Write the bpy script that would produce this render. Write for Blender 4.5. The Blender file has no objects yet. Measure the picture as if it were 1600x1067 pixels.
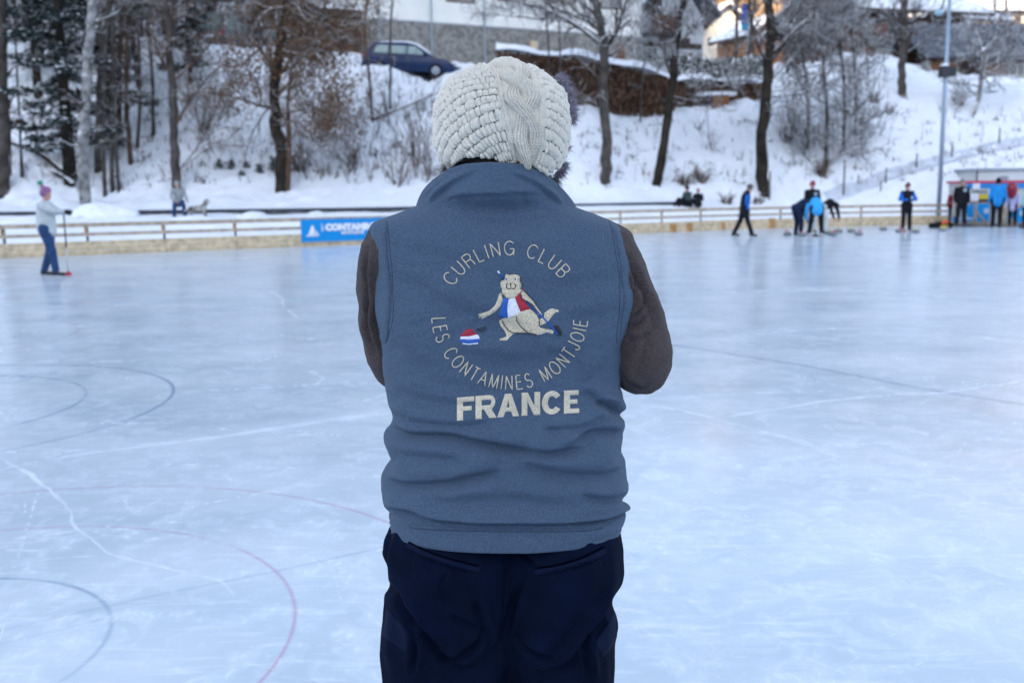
import bpy, bmesh, math, random
import numpy as np
from mathutils import Vector, Matrix, Euler
from mathutils.bvhtree import BVHTree
from mathutils.geometry import delaunay_2d_cdt
SC = bpy.context.scene
COL = SC.collection
R = math.radians
# ------------------------------------------------------------------ camera
CAMH = 1.55
FPX = 1555.56                      # focal length in pixels of the 1600 px wide photograph (35 mm on 36 mm)
HY = 300.0                         # horizon row in the middle of the frame
PITCH = math.atan((533.5 - HY) / FPX)
ROLL = -R(0.62)
cam_d = bpy.data.cameras.new('camera')
cam_d.lens = 35.0; cam_d.sensor_width = 36.0
cam_d.clip_start = 0.05; cam_d.clip_end = 3000
cam = bpy.data.objects.new('camera', cam_d); COL.objects.link(cam)
CR = Matrix.Rotation(math.pi/2 - PITCH, 4, 'X') @ Matrix.Rotation(ROLL, 4, 'Z')
cam.matrix_world = Matrix.Translation((0, 0, CAMH)) @ CR
cam_d.dof.use_dof = True
cam_d.dof.focus_distance = 1.86
cam_d.dof.aperture_fstop = 5.0
SC.camera = cam
CRn = np.array(CR.to_3x3())
# ------------------------------------------------------------------ sky, sun, exposure
SUN_EL, SUN_AZ = 14.0, 200.0       # degrees; azimuth clockwise from +Y (the sun stands behind the camera, low, behind an added ridge)
world = bpy.data.worlds.new("World"); SC.world = world; world.use_nodes = True
wn = world.node_tree; wn.nodes.clear()
sky = wn.nodes.new('ShaderNodeTexSky'); sky.sky_type = 'NISHITA'; sky.sun_disc = False
sky.sun_elevation = R(SUN_EL + 10); sky.sun_rotation = R(SUN_AZ)
sky.altitude = 1200; sky.air_density = 1.0; sky.dust_density = 1.4; sky.ozone_density = 1.0
hs = wn.nodes.new('ShaderNodeHueSaturation'); hs.inputs['Saturation'].default_value = 0.65
bg = wn.nodes.new('ShaderNodeBackground'); bg.inputs['Strength'].default_value = 0.15
wo = wn.nodes.new('ShaderNodeOutputWorld')
wn.links.new(sky.outputs[0], hs.inputs['Color']); wn.links.new(hs.outputs[0], bg.inputs[0]); wn.links.new(bg.outputs[0], wo.inputs[0])
sun_d = bpy.data.lights.new('sun', 'SUN'); sun_d.energy = 3.2; sun_d.angle = R(0.5); sun_d.color = (1.0, 0.80, 0.58)
sun = bpy.data.objects.new('sun', sun_d); COL.objects.link(sun)
sdir = Vector((math.sin(R(SUN_AZ))*math.cos(R(SUN_EL)), math.cos(R(SUN_AZ))*math.cos(R(SUN_EL)), math.sin(R(SUN_EL))))
sun.rotation_euler = sdir.to_track_quat('Z', 'Y').to_euler(); sun.location = (0, 0, 60)
SC.view_settings.view_transform = 'Standard'; SC.view_settings.look = 'None'
SC.view_settings.exposure = 1.86; SC.view_settings.gamma = 1.0
SC.cycles.use_denoising = True
SC.cycles.max_bounces = 6; SC.cycles.diffuse_bounces = 3; SC.cycles.glossy_bounces = 3; SC.cycles.transparent_max_bounces = 8
SC.cycles.sample_clamp_indirect = 6
# ------------------------------------------------------------------ projection helpers
def ray(px, py):
    c = np.stack([(np.asarray(px, float)-800)/FPX, (533.5-np.asarray(py, float))/FPX, -np.ones_like(np.asarray(px, float)+np.asarray(py, float))], -1)
    return c @ CRn.T
def atY(px, py, Y):
    d = ray(px, py); k = np.asarray(Y)/d[..., 1]
    p = d*k[..., None]; p[..., 2] += CAMH
    return p
def atZ(px, py, z=0.0):
    d = ray(px, py); k = (z-CAMH)/d[..., 2]
    p = d*k[..., None]; p[..., 2] += CAMH
    return p
def proj(P):
    q = (np.asarray(P, float) - np.array([0, 0, CAMH])) @ CRn
    return 800 + FPX*q[..., 0]/(-q[..., 2]), 533.5 - FPX*q[..., 1]/(-q[..., 2])
# ------------------------------------------------------------------ noise (numpy)
def _h(ix, iy, iz, s):
    n = (ix.astype(np.int64)*374761393 + iy.astype(np.int64)*668265263 + iz.astype(np.int64)*2147483647 + s*974634777) & 0x7fffffff
    n = ((n ^ (n >> 13))*1274126177) & 0x7fffffff
    return ((n ^ (n >> 16)) & 0xffff)/65535.0
def vnoise(x, y, z=None, seed=0):
    x = np.asarray(x, float); y = np.asarray(y, float); z = np.zeros_like(x) if z is None else np.asarray(z, float)
    ix, iy, iz = np.floor(x), np.floor(y), np.floor(z)
    fx, fy, fz = x-ix, y-iy, z-iz
    fx, fy, fz = fx*fx*(3-2*fx), fy*fy*(3-2*fy), fz*fz*(3-2*fz)
    r = 0
    for a in (0, 1):
        for b in (0, 1):
            for c in (0, 1):
                w = (fx if a else 1-fx)*(fy if b else 1-fy)*(fz if c else 1-fz)
                r = r + w*_h(ix+a, iy+b, iz+c, seed)
    return r*2-1
def fbm(x, y, z=None, seed=0, octv=4, gain=.5):
    r = 0; a = 1
    for k in range(octv):
        r = r + a*vnoise(np.asarray(x)*2**k, np.asarray(y)*2**k, None if z is None else np.asarray(z)*2**k, seed+k*17); a *= gain
    return r
def sstep(a, b, x):
    t = np.clip((x-a)/(b-a), 0, 1); return t*t*(3-2*t)
# ------------------------------------------------------------------ materials
def mat(name, col, rough=.7, metal=0, spec=.5, sheen=0, bump=None, var=None, snow=None, trans=0, emis=None, alpha=None, coat=0):
    """bump=(scale, strength, distance)  var=(scale, amount)  snow=(threshold, softness)"""
    m = bpy.data.materials.new(name); m.use_nodes = True
    nt = m.node_tree; b = nt.nodes['Principled BSDF']; L = nt.links.new
    b.inputs['Base Color'].default_value = (*col, 1); b.inputs['Roughness'].default_value = rough
    b.inputs['Metallic'].default_value = metal; b.inputs['Specular IOR Level'].default_value = spec
    b.inputs['Sheen Weight'].default_value = sheen; b.inputs['Transmission Weight'].default_value = trans
    b.inputs['Coat Weight'].default_value = coat
    tc = nt.nodes.new('ShaderNodeTexCoord')
    out = None
    if var:
        n = nt.nodes.new('ShaderNodeTexNoise'); n.inputs['Scale'].default_value = var[0]; n.inputs['Detail'].default_value = 5
        L(tc.outputs['Object'], n.inputs['Vector'])
        mx = nt.nodes.new('ShaderNodeMix'); mx.data_type = 'RGBA'
        mx.inputs['A'].default_value = (*[c*(1-var[1]) for c in col], 1); mx.inputs['B'].default_value = (*[min(1, c*(1+var[1])) for c in col], 1)
        if len(var) > 2: mx.inputs['B'].default_value = (*var[2], 1)
        rp = nt.nodes.new('ShaderNodeMapRange'); rp.inputs['From Min'].default_value = .32; rp.inputs['From Max'].default_value = .68
        L(n.outputs['Fac'], rp.inputs['Value']); L(rp.outputs[0], mx.inputs['Factor']); out = mx.outputs['Result']; L(out, b.inputs['Base Color'])
    if snow:
        g = nt.nodes.new('ShaderNodeNewGeometry'); sx = nt.nodes.new('ShaderNodeSeparateXYZ'); L(g.outputs['Normal'], sx.inputs[0])
        n2 = nt.nodes.new('ShaderNodeTexNoise'); n2.inputs['Scale'].default_value = 2.2; n2.inputs['Detail'].default_value = 3
        L(tc.outputs['Object'], n2.inputs['Vector'])
        ad = nt.nodes.new('ShaderNodeMath'); ad.operation = 'MULTIPLY_ADD'; ad.inputs[1].default_value = 1.3; L(n2.outputs['Fac'], ad.inputs[0])
        L(sx.outputs['Z'], ad.inputs[2])
        mr = nt.nodes.new('ShaderNodeMapRange'); mr.inputs['From Min'].default_value = snow[0]+.65; mr.inputs['From Max'].default_value = snow[0]+.65+snow[1]
        L(ad.outputs[0], mr.inputs['Value'])
        mx = nt.nodes.new('ShaderNodeMix'); mx.data_type = 'RGBA'; mx.inputs['A'].default_value = (*col, 1); mx.inputs['B'].default_value = (.86, .88, .9, 1)
        if out: L(out, mx.inputs['A'])
        L(mr.outputs[0], mx.inputs['Factor']); L(mx.outputs['Result'], b.inputs['Base Color'])
    if bump:
        n = nt.nodes.new('ShaderNodeTexNoise'); n.inputs['Scale'].default_value = bump[0]; n.inputs['Detail'].default_value = 4
        L(tc.outputs['Object'], n.inputs['Vector'])
        bp = nt.nodes.new('ShaderNodeBump'); bp.inputs['Strength'].default_value = bump[1]; bp.inputs['Distance'].default_value = bump[2]
        L(n.outputs['Fac'], bp.inputs['Height']); L(bp.outputs[0], b.inputs['Normal'])
    if emis:
        b.inputs['Emission Color'].default_value = (*emis[0], 1); b.inputs['Emission Strength'].default_value = emis[1]
    return m
# ------------------------------------------------------------------ mesh + object helpers
def npmesh(name, V, F, smooth=True):
    """V (n,3), F (m,k) array or list of arrays with equal k"""
    me = bpy.data.meshes.new(name)
    V = np.asarray(V, np.float32); Fs = F if isinstance(F, list) else [F]
    Fs = [np.asarray(f, np.int32) for f in Fs if len(f)]
    me.vertices.add(len(V)); me.vertices.foreach_set('co', V.ravel())
    lt = np.concatenate([np.full(len(f), f.shape[1], np.int32) for f in Fs]); li = np.concatenate([f.ravel() for f in Fs])
    me.loops.add(len(li)); me.loops.foreach_set('vertex_index', li)
    me.polygons.add(len(lt)); me.polygons.foreach_set('loop_start', np.concatenate([[0], np.cumsum(lt)[:-1]]).astype(np.int32))
    me.polygons.foreach_set('loop_total', lt)
    me.polygons.foreach_set('use_smooth', np.full(len(lt), smooth))
    me.update(); me.validate()
    return me
def ob(name, me, material=None, parent=None, world_parent=False):
    o = bpy.data.objects.new(name, me); COL.objects.link(o)
    if material is not None and me is not None:
        for mm in (material if isinstance(material, (list, tuple)) else [material]): me.materials.append(mm)
    if parent is not None:
        o.parent = parent
        if world_parent: o.matrix_parent_inverse = parent.matrix_basis.inverted()
    return o
def tag(o, label=None, cat=None, group=None, kind=None):
    if label: o['label'] = label
    if cat: o['category'] = cat
    if group: o['group'] = group
    if kind: o['kind'] = kind
    return o
def empty(name, loc, rz=0):
    o = bpy.data.objects.new(name, None); COL.objects.link(o); o.location = loc; o.rotation_euler = (0, 0, rz); o.empty_display_size = .1
    return o
class MB:
    def __init__(s): s.V = []; s.F = {3: [], 4: []}; s.n = 0
    def add(s, V, F):
        V = np.asarray(V, float).reshape(-1, 3); F = np.asarray(F, int); s.V.append(V); s.F[F.shape[1]].append(F+s.n); s.n += len(V); return s
    def box(s, a, b, rz=0, piv=None, M=None):
        (x0, y0, z0), (x1, y1, z1) = a, b
        V = np.array([[x, y, z] for z in (z0, z1) for x, y in ((x0, y0), (x1, y0), (x1, y1), (x0, y1))], float)
        if rz:
            p = np.array(piv if piv is not None else [(x0+x1)/2, (y0+y1)/2]); c, q = math.cos(rz), math.sin(rz)
            d = V[:, :2]-p; V[:, 0] = p[0]+d[:, 0]*c-d[:, 1]*q; V[:, 1] = p[1]+d[:, 0]*q+d[:, 1]*c
        if M is not None: V = V @ np.array(M.to_3x3()).T + np.array(M.translation)
        return s.add(V, [[0, 3, 2, 1], [4, 5, 6, 7], [0, 1, 5, 4], [1, 2, 6, 5], [2, 3, 7, 6], [3, 0, 4, 7]])
    def beam(s, p, q, w, h, up=(0, 0, 1)):
        p = np.array(p, float); q = np.array(q, float); d = q-p; d /= np.linalg.norm(d); u = np.array(up, float)
        r = np.cross(d, u); r /= np.linalg.norm(r)+1e-9; u = np.cross(r, d)
        V = [e + sx*r*w/2 + sz*u*h/2 for e in (p, q) for sx, sz in ((-1, -1), (1, -1), (1, 1), (-1, 1))]
        return s.add(V, [[0, 1, 2, 3], [7, 6, 5, 4], [0, 4, 5, 1], [1, 5, 6, 2], [2, 6, 7, 3], [3, 7, 4, 0]])
    def tube(s, pts, rad, n=8, cap=True):
        P = np.asarray(pts, float); rad = np.broadcast_to(np.asarray(rad, float), (len(P),))
        T = np.gradient(P, axis=0); T /= np.linalg.norm(T, axis=1)[:, None]+1e-9
        a = np.array([0, 0, 1.]) if abs(T[0, 2]) < .9 else np.array([1., 0, 0])
        V = []
        for i in range(len(P)):
            r = np.cross(T[i], a); r /= np.linalg.norm(r)+1e-9; a = np.cross(r, T[i])
            t = np.arange(n)*2*math.pi/n
            V.append(P[i]+rad[i]*(np.cos(t)[:, None]*r+np.sin(t)[:, None]*a))
        m = len(P); k = np.arange(n); k1 = (k+1) % n
        F = np.concatenate([np.stack([i*n+k, i*n+k1, (i+1)*n+k1, (i+1)*n+k], 1) for i in range(m-1)])
        V = np.concatenate(V)
        if cap:
            V = np.concatenate([V, P[:1], P[-1:]]); a0, b0 = m*n, m*n+1
            base = s.n; s.add(V, F); s.F[3].append(np.stack([k1, k, np.full(n, a0)], 1)+base); s.F[3].append(np.stack([(m-1)*n+k, (m-1)*n+k1, np.full(n, b0)], 1)+base)
            return s
        return s.add(V, F)
    def lathe(s, prof, n=24, c=(0, 0, 0)):
        prof = np.asarray(prof, float); t = np.arange(n)*2*math.pi/n
        V = np.concatenate([np.stack([c[0]+r*np.cos(t), c[1]+r*np.sin(t), np.full(n, c[2]+z)], 1) for r, z in prof])
        k = np.arange(n); k1 = (k+1) % n
        F = np.concatenate([np.stack([i*n+k, i*n+k1, (i+1)*n+k1, (i+1)*n+k], 1) for i in range(len(prof)-1)])
        return s.add(V, F)
    def ell(s, c, r, n=16, m=10):
        th = np.linspace(0.001, math.pi-.001, m); t = np.arange(n)*2*math.pi/n
        V = np.concatenate([np.stack([c[0]+r[0]*math.sin(a)*np.cos(t), c[1]+r[1]*math.sin(a)*np.sin(t), np.full(n, c[2]+r[2]*math.cos(a))], 1) for a in th])
        k = np.arange(n); k1 = (k+1) % n
        F = np.concatenate([np.stack([i*n+k, (i+1)*n+k, (i+1)*n+k1, i*n+k1], 1) for i in range(m-1)])
        return s.add(V, F)
    def mesh(s, name, smooth=False):
        return npmesh(name, np.concatenate(s.V), [np.concatenate(f) for f in s.F.values() if f], smooth)
    def ob(s, name, material, parent=None, smooth=False, wp=False):
        return ob(name, s.mesh(name, smooth), material, parent, wp)
def grid_faces(nr, nc, wrap=False):
    r = np.arange(nr-1)[:, None]; c = np.arange(nc if wrap else nc-1)[None]; c1 = (c+1) % nc
    return np.stack([r*nc+c, r*nc+c1, (r+1)*nc+c1, (r+1)*nc+c], -1).reshape(-1, 4)
def polydist(X, Y, poly):
    """distance, signed side (positive = below/right of travel), t in 0..1"""
    poly = np.asarray(poly, float); seg = np.diff(poly, axis=0); L = np.linalg.norm(seg, axis=1); cum = np.concatenate([[0], np.cumsum(L)])
    best = np.full(np.shape(X), 1e9); sg = np.zeros_like(best); tt = np.zeros_like(best)
    for i in range(len(seg)):
        dx, dy = seg[i]/L[i]; ax, ay = X-poly[i, 0], Y-poly[i, 1]
        u = np.clip(ax*dx+ay*dy, 0, L[i]); ex, ey = ax-u*dx, ay-u*dy; d = np.hypot(ex, ey)
        k = d < best; best = np.where(k, d, best); sg = np.where(k, dx*ay-dy*ax, sg); tt = np.where(k, (cum[i]+u)/cum[-1], tt)
    return best, np.sign(sg), tt
def smooth_poly(pts, n=8):
    P = np.asarray(pts, float)
    if len(P) < 3: return P
    Q = np.concatenate([[2*P[0]-P[1]], P, [2*P[-1]-P[-2]]]); out = []
    for i in range(1, len(Q)-2):
        for t in np.linspace(0, 1, n, endpoint=False):
            a, b, c, d = Q[i-1], Q[i], Q[i+1], Q[i+2]
            out.append(.5*((2*b)+(-a+c)*t+(2*a-5*b+4*c-d)*t*t+(-a+3*b-3*c+d)*t**3))
    out.append(P[-1]); return np.array(out)
def remesh(caps, voxel, smooth_it=3, name='m'):
    """union of tapered capsules [(p, q, r0, r1[, squash])] and ('e', c, (rx,ry,rz)) ellipsoids as ONE continuous surface"""
    mb = MB()
    for c in caps:
        if isinstance(c[0], str) and c[0] == 'e': mb.ell(c[1], c[2], 20, 14); continue
        if isinstance(c[0], str) and c[0] == 'm': mb.add(c[1], c[2]); continue
        p, q, r0, r1 = np.array(c[0], float), np.array(c[1], float), c[2], c[3]
        L = np.linalg.norm(q-p)
        if L < 1e-5: q = p+np.array([0, 0, 1e-4]); L = 1e-4
        d = (q-p)/L; pts = []; rr = []
        for a in (90, 70, 50, 30, 12): pts.append(p-d*r0*math.sin(R(a))); rr.append(max(r0*math.cos(R(a)), 1e-4))
        for t in (0, .5, 1): pts.append(p+(q-p)*t); rr.append(r0+(r1-r0)*t)
        for a in (12, 30, 50, 70, 90): pts.append(q+d*r1*math.sin(R(a))); rr.append(max(r1*math.cos(R(a)), 1e-4))
        mb.tube(pts, rr, 14)
    me = mb.mesh('tmp'); o = bpy.data.objects.new('tmp', me); COL.objects.link(o)
    md = o.modifiers.new('r', 'REMESH'); md.mode = 'VOXEL'; md.voxel_size = voxel; md.use_smooth_shade = True
    if smooth_it:
        s2 = o.modifiers.new('s', 'SMOOTH'); s2.iterations = smooth_it; s2.factor = .5
    dg = bpy.context.evaluated_depsgraph_get(); dg.update()
    res = bpy.data.meshes.new_from_object(o.evaluated_get(dg)); res.name = name
    bpy.data.objects.remove(o); bpy.data.meshes.remove(me)
    return res
def mverts(me):
    a = np.empty(len(me.vertices)*3, np.float32); me.vertices.foreach_get('co', a); return a.reshape(-1, 3).astype(float)
def setverts(me, V):
    me.vertices.foreach_set('co', np.asarray(V, np.float32).ravel()); me.update()
# ================================================================== GROUND, ICE, SNOW SLOPE
def hz(px): return HY - 0.0108*(np.asarray(px, float)-800)          # horizon row at a column
# fence line on the ice, from the photographed foot of the boards
F_PX = [(-1300, 470), (-420, 424), (-200, 413.5), (0, 404), (240, 394.5), (350, 390), (565, 382), (990, 365), (1120, 359.5), (1230, 356), (1360, 352.5), (1480, 350.5), (1600, 349.5), (1800, 350), (2100, 356), (2800, 372)]
F_W = np.array([atZ(a, b) for a, b in F_PX])
def fence_y(px):                     # forward distance of the fence in a bearing column
    return np.interp(px, [a for a, b in F_PX], F_W[:, 1])
# --- ice, one sheet with the painted curling rings, skate and frost marks as attributes
nr, nc = 640, 1000
pyr = np.concatenate([np.linspace(0, 1, nr)])
pcol = np.linspace(-120, 1720, nc)
rowpy = 334 + (1135-334)*pyr**1.25
PX, PY = np.meshgrid(pcol, rowpy)
G = atZ(PX, PY - 0.0108*(PX-800))
G[..., 1] = np.minimum(G[..., 1], 60)
X, Y = G[..., 0], G[..., 1]
def fitc(pts):
    W = np.array([atZ(a, b) for a, b in pts]); A = np.c_[2*W[:, 0], 2*W[:, 1], np.ones(len(W))]; b = (W[:, :2]**2).sum(1)
    s = np.linalg.lstsq(A, b, rcond=None)[0]; return s[0], s[1], math.sqrt(s[2]+s[0]**2+s[1]**2)
cA = fitc([(0, 704), (75, 692), (155, 670), (215, 650), (258, 623), (268, 603), (250, 588), (205, 577), (130, 572)])
cA2 = fitc([(0, 669), (60, 656), (110, 632), (134, 612), (115, 597), (60, 589), (0, 587)])
cB = fitc([(0, 903), (55, 905), (110, 917), (160, 942), (178, 965), (165, 1000), (140, 1030), (90, 1066)])
cB2 = fitc([(0, 828), (100, 823), (200, 823), (300, 837), (390, 865), (440, 900), (460, 945), (455, 990), (430, 1035), (405, 1067)])
cB3 = fitc([(0, 773), (100, 763), (240, 759), (360, 764), (470, 779), (560, 800), (606, 815)])
cC = fitc([(0, 548), (60, 538), (105, 524), (121, 512), (100, 501), (40, 497)])
print('rings', cA, cA2, cB, cB2, cB3, cC)
def ringd(c): return np.abs(np.hypot(X-c[0], Y-c[1])-c[2])
w0 = 0.0085
wpx = np.maximum(w0, 0.0)
wear = np.clip(.95+.6*fbm(X*2.3, Y*2.3, seed=5, octv=3), .12, 1)
def line(d, w): return np.exp(-(d/w)**2)
lw = 0.0072 + 0.0007*Y
blue = np.maximum.reduce([line(ringd(cA), lw), line(ringd(cA2), lw)*1.0, line(ringd(cB), lw)*.85])*wear
red = np.maximum.reduce([line(ringd(cB2), lw*.8)*.95, line(ringd(cB3), lw*.8), line(ringd(cC), lw*1.2)*.7])*wear
def gl(pts): return np.array([atZ(a, b)[:2] for a, b in pts])
JX, JY, W4, W9, W25 = fbm(X*3, Y*3, seed=40, octv=3), fbm(X*3+9, Y*3, seed=43, octv=3), fbm(X*4, Y*4, seed=60, octv=3), fbm(X*9, Y*9, seed=90, octv=3), fbm(X*25, Y*25, seed=2, octv=2)
def ldist(pts, jit=0.0, sd=0):
    W = gl(pts); k = slice(None)
    return polydist(X+jit*JX, Y+jit*JY, W)
for pts, w, a in (([(1040, 537), (1250, 570), (1430, 605), (1720, 652)], 1.6, .95), ([(0, 985), (240, 930), (430, 892), (620, 850)], .9, .4), ([(0, 1006), (180, 962)], .8, .35),
                  ([(330, 402), (580, 432), (900, 470)], 1.6, .45)):
    d, _, t = ldist(pts, .004, 3); blue = np.maximum(blue, line(d, lw*w)*a*np.clip(.4+wear*.7, 0, 1))
frost = np.zeros_like(X)
SCR = [([(-20, 735), (110, 712), (230, 696), (330, 684), (430, 670), (520, 655), (620, 640)], .024, .5), ([(150, 704), (260, 694), (390, 676), (480, 660)], .012, .8),
       ([(0, 712), (45, 740), (75, 765), (100, 785), (113, 805), (112, 822), (140, 842), (165, 862), (200, 874), (240, 882), (300, 897), (340, 905), (372, 935), (400, 950)], .0065, 1.0),
       ([(980, 632), (1060, 640), (1120, 655), (1180, 672), (1250, 690), (1330, 722)], .02, .5), ([(1120, 655), (1200, 640), (1290, 626), (1400, 616), (1470, 614), (1540, 603), (1640, 588)], .010, .8),
       ([(1060, 620), (1150, 616), (1240, 612)], .02, .3), ([(1455, 762), (1490, 795), (1540, 815), (1530, 870)], .006, .7), ([(1160, 890), (1195, 912), (1230, 918)], .012, .5),
       ([(460, 575), (492, 583), (497, 600), (400, 606), (270, 612)], .008, .6), ([(415, 452), (440, 465), (445, 480), (470, 500)], .012, .6), ([(130, 566), (220, 563)], .03, .5),
       ([(640, 640), (300, 690)], .008, .5), ([(1010, 700), (1140, 725), (1300, 740), (1450, 735)], .10, .35), ([(-10, 1040), (60, 1000), (180, 965), (250, 950)], .04, .3),
       ([(0, 882), (90, 872), (150, 868)], .005, .4), ([(990, 900), (1060, 960), (1110, 1010), (1080, 1060)], .09, .30), ([(1480, 720), (1620, 700)], .006, .3), ([(200, 545), (420, 548), (560, 530)], .02, .25),
       ([(1080, 460), (1300, 452), (1600, 470)], .12, .22), ([(1150, 520), (1400, 512), (1620, 540)], .07, .25), ([(20, 480), (220, 476), (500, 486)], .08, .2)]
for i, (pts, w, a) in enumerate(SCR):
    d, _, t = ldist(smooth_poly(pts, 2), .018, 40+i)
    ww = w*(.6+.7*np.clip(.5+W4, 0, 1.3))*(1+.05*Y)
    frost = np.maximum(frost, .8*a*np.exp(-(d/ww)**2)*np.clip(.75+.6*W9, .35, 1)*np.minimum(1, 6*np.minimum(t, 1-t)+.15))
rr = np.random.RandomState(8)
for i in range(170):                                               # small scuffs, frost blots
    cx, cy = atZ(rr.uniform(-50, 1650), rr.uniform(420, 1060)**1.0)[:2]; an = rr.uniform(-.5, .5) if i < 50 else rr.uniform(-1.3, 1.3); s1, s2 = ((rr.uniform(.03, .16), rr.uniform(.01, .035)) if i < 50 else (rr.uniform(.08, .7), rr.uniform(.004, .010)))
    dx, dy = X-cx, Y-cy; u, v = dx*math.cos(an)+dy*math.sin(an), -dx*math.sin(an)+dy*math.cos(an)
    frost = np.maximum(frost, rr.uniform(.25, .6)*np.exp(-(u/s1)**2-(v/s2)**2)*np.clip(.4+1.2*W25, 0, 1))
for cx, cy, sx in ((98, 930, .03), (100, 965, .035), (170, 968, .03), (1030, 742, .07), (110, 1000, .05)):
    c = atZ(cx, cy); frost = np.maximum(frost, .6*np.exp(-((X-c[0])/sx)**2-((Y-c[1])/(sx*1.3))**2))
me = npmesh('ice', G.reshape(-1, 3), grid_faces(nr, nc)[:, ::-1])
for nm, arr in (('ring_blue', blue), ('ring_red', red), ('frost', frost)):
    at = me.attributes.new(nm, 'FLOAT', 'POINT'); at.data.foreach_set('value', arr.ravel().astype(np.float32))
m = bpy.data.materials.new('rink_ice'); m.use_nodes = True; nt = m.node_tree; L = nt.links.new; b = nt.nodes['Principled BSDF']
def N(t, **k):
    n = nt.nodes.new(t)
    for a, v in k.items():
        if a.startswith('i_'): n.inputs[int(a[2:]) if a[2:].isdigit() else a[2:].replace('_', ' ')].default_value = v
        else: setattr(n, a, v)
    return n
tc = N('ShaderNodeTexCoord')
def noise(scale, detail=5, stretch=(1, 1, 1), dist=0):
    mp = N('ShaderNodeMapping'); mp.inputs['Scale'].default_value = stretch; L(tc.outputs['Object'], mp.inputs[0])
    n = N('ShaderNodeTexNoise'); n.inputs['Scale'].default_value = scale; n.inputs['Detail'].default_value = detail; n.inputs['Distortion'].default_value = dist
    L(mp.outputs[0], n.inputs['Vector']); return n.outputs['Fac']
def mixc(f, a, b_):
    x = N('ShaderNodeMix', data_type='RGBA')
    for k, v in (('Factor', f), ('A', a), ('B', b_)):
        if isinstance(v, (tuple, float)): x.inputs[k].default_value = v if not isinstance(v, tuple) else (*v, 1)
        else: L(v, x.inputs[k])
    return x.outputs['Result']
def mrange(v, a, b_, c=0., d=1.):
    x = N('ShaderNodeMapRange'); L(v, x.inputs[0]); x.inputs[1].default_value = a; x.inputs[2].default_value = b_; x.inputs[3].default_value = c; x.inputs[4].default_value = d; return x.outputs[0]
def mul(a, b_, op='MULTIPLY'):
    x = N('ShaderNodeMath', operation=op)
    for i, v in enumerate((a, b_)):
        if isinstance(v, (int, float)): x.inputs[i].default_value = v
        else: L(v, x.inputs[i])
    return x.outputs[0]
def attr(n_): x = N('ShaderNodeAttribute'); x.attribute_name = n_; return x.outputs['Fac']
cloud = mrange(noise(.55, 6, (1, 1.8, 1), .6), .35, .68)
patch = mrange(noise(5.0, 8, (1, 1, 1), 1.2), .45, .72)
fine = mrange(noise(38, 6, (1, .45, 1), .3), .5, .78)
ICE_A, ICE_B, FROST_C = (.455, .54, .600), (.60, .66, .71), (.88, .90, .92)
c = mixc(cloud, ICE_A, ICE_B)
c = mixc(mul(patch, .42), c, (.74, .81, .88))
c = mixc(mul(mul(fine, patch), .85), c, FROST_C)
c = mixc(mul(attr('ring_blue'), .80), c, (.10, .20, .34))
c = mixc(mul(attr('ring_red'), .58), c, (.42, .16, .30))
c = mixc(mul(attr('frost'), mrange(noise(55, 6, (1, .6, 1)), .36, .62, .25, 1.0)), c, FROST_C)
L(c, b.inputs['Base Color'])
b.inputs['IOR'].default_value = 1.31; b.inputs['Specular IOR Level'].default_value = .5
rg = mul(mrange(noise(1.2, 4), .3, .7, .15, .27), mul(attr('frost'), .4), 'ADD')
L(rg, b.inputs['Roughness'])
bm1 = N('ShaderNodeBump'); bm1.inputs['Strength'].default_value = .35; bm1.inputs['Distance'].default_value = .002
skate = mrange(noise(3.0, 8, (1, 9, 1), .8), .56, .72)
c2_in = b.inputs['Base Color'].links[0].from_socket
L(mixc(mul(skate, .35), c2_in, FROST_C), b.inputs['Base Color'])
hgt = mul(mul(noise(14, 3, (1, 1, 1), .4), .8), mul(noise(90, 3), .20), 'ADD')
L(hgt, bm1.inputs['Height']); L(bm1.outputs[0], b.inputs['Normal'])
ICE_M = m
o = ob('ice', me, m); tag(o, kind='structure')
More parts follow.
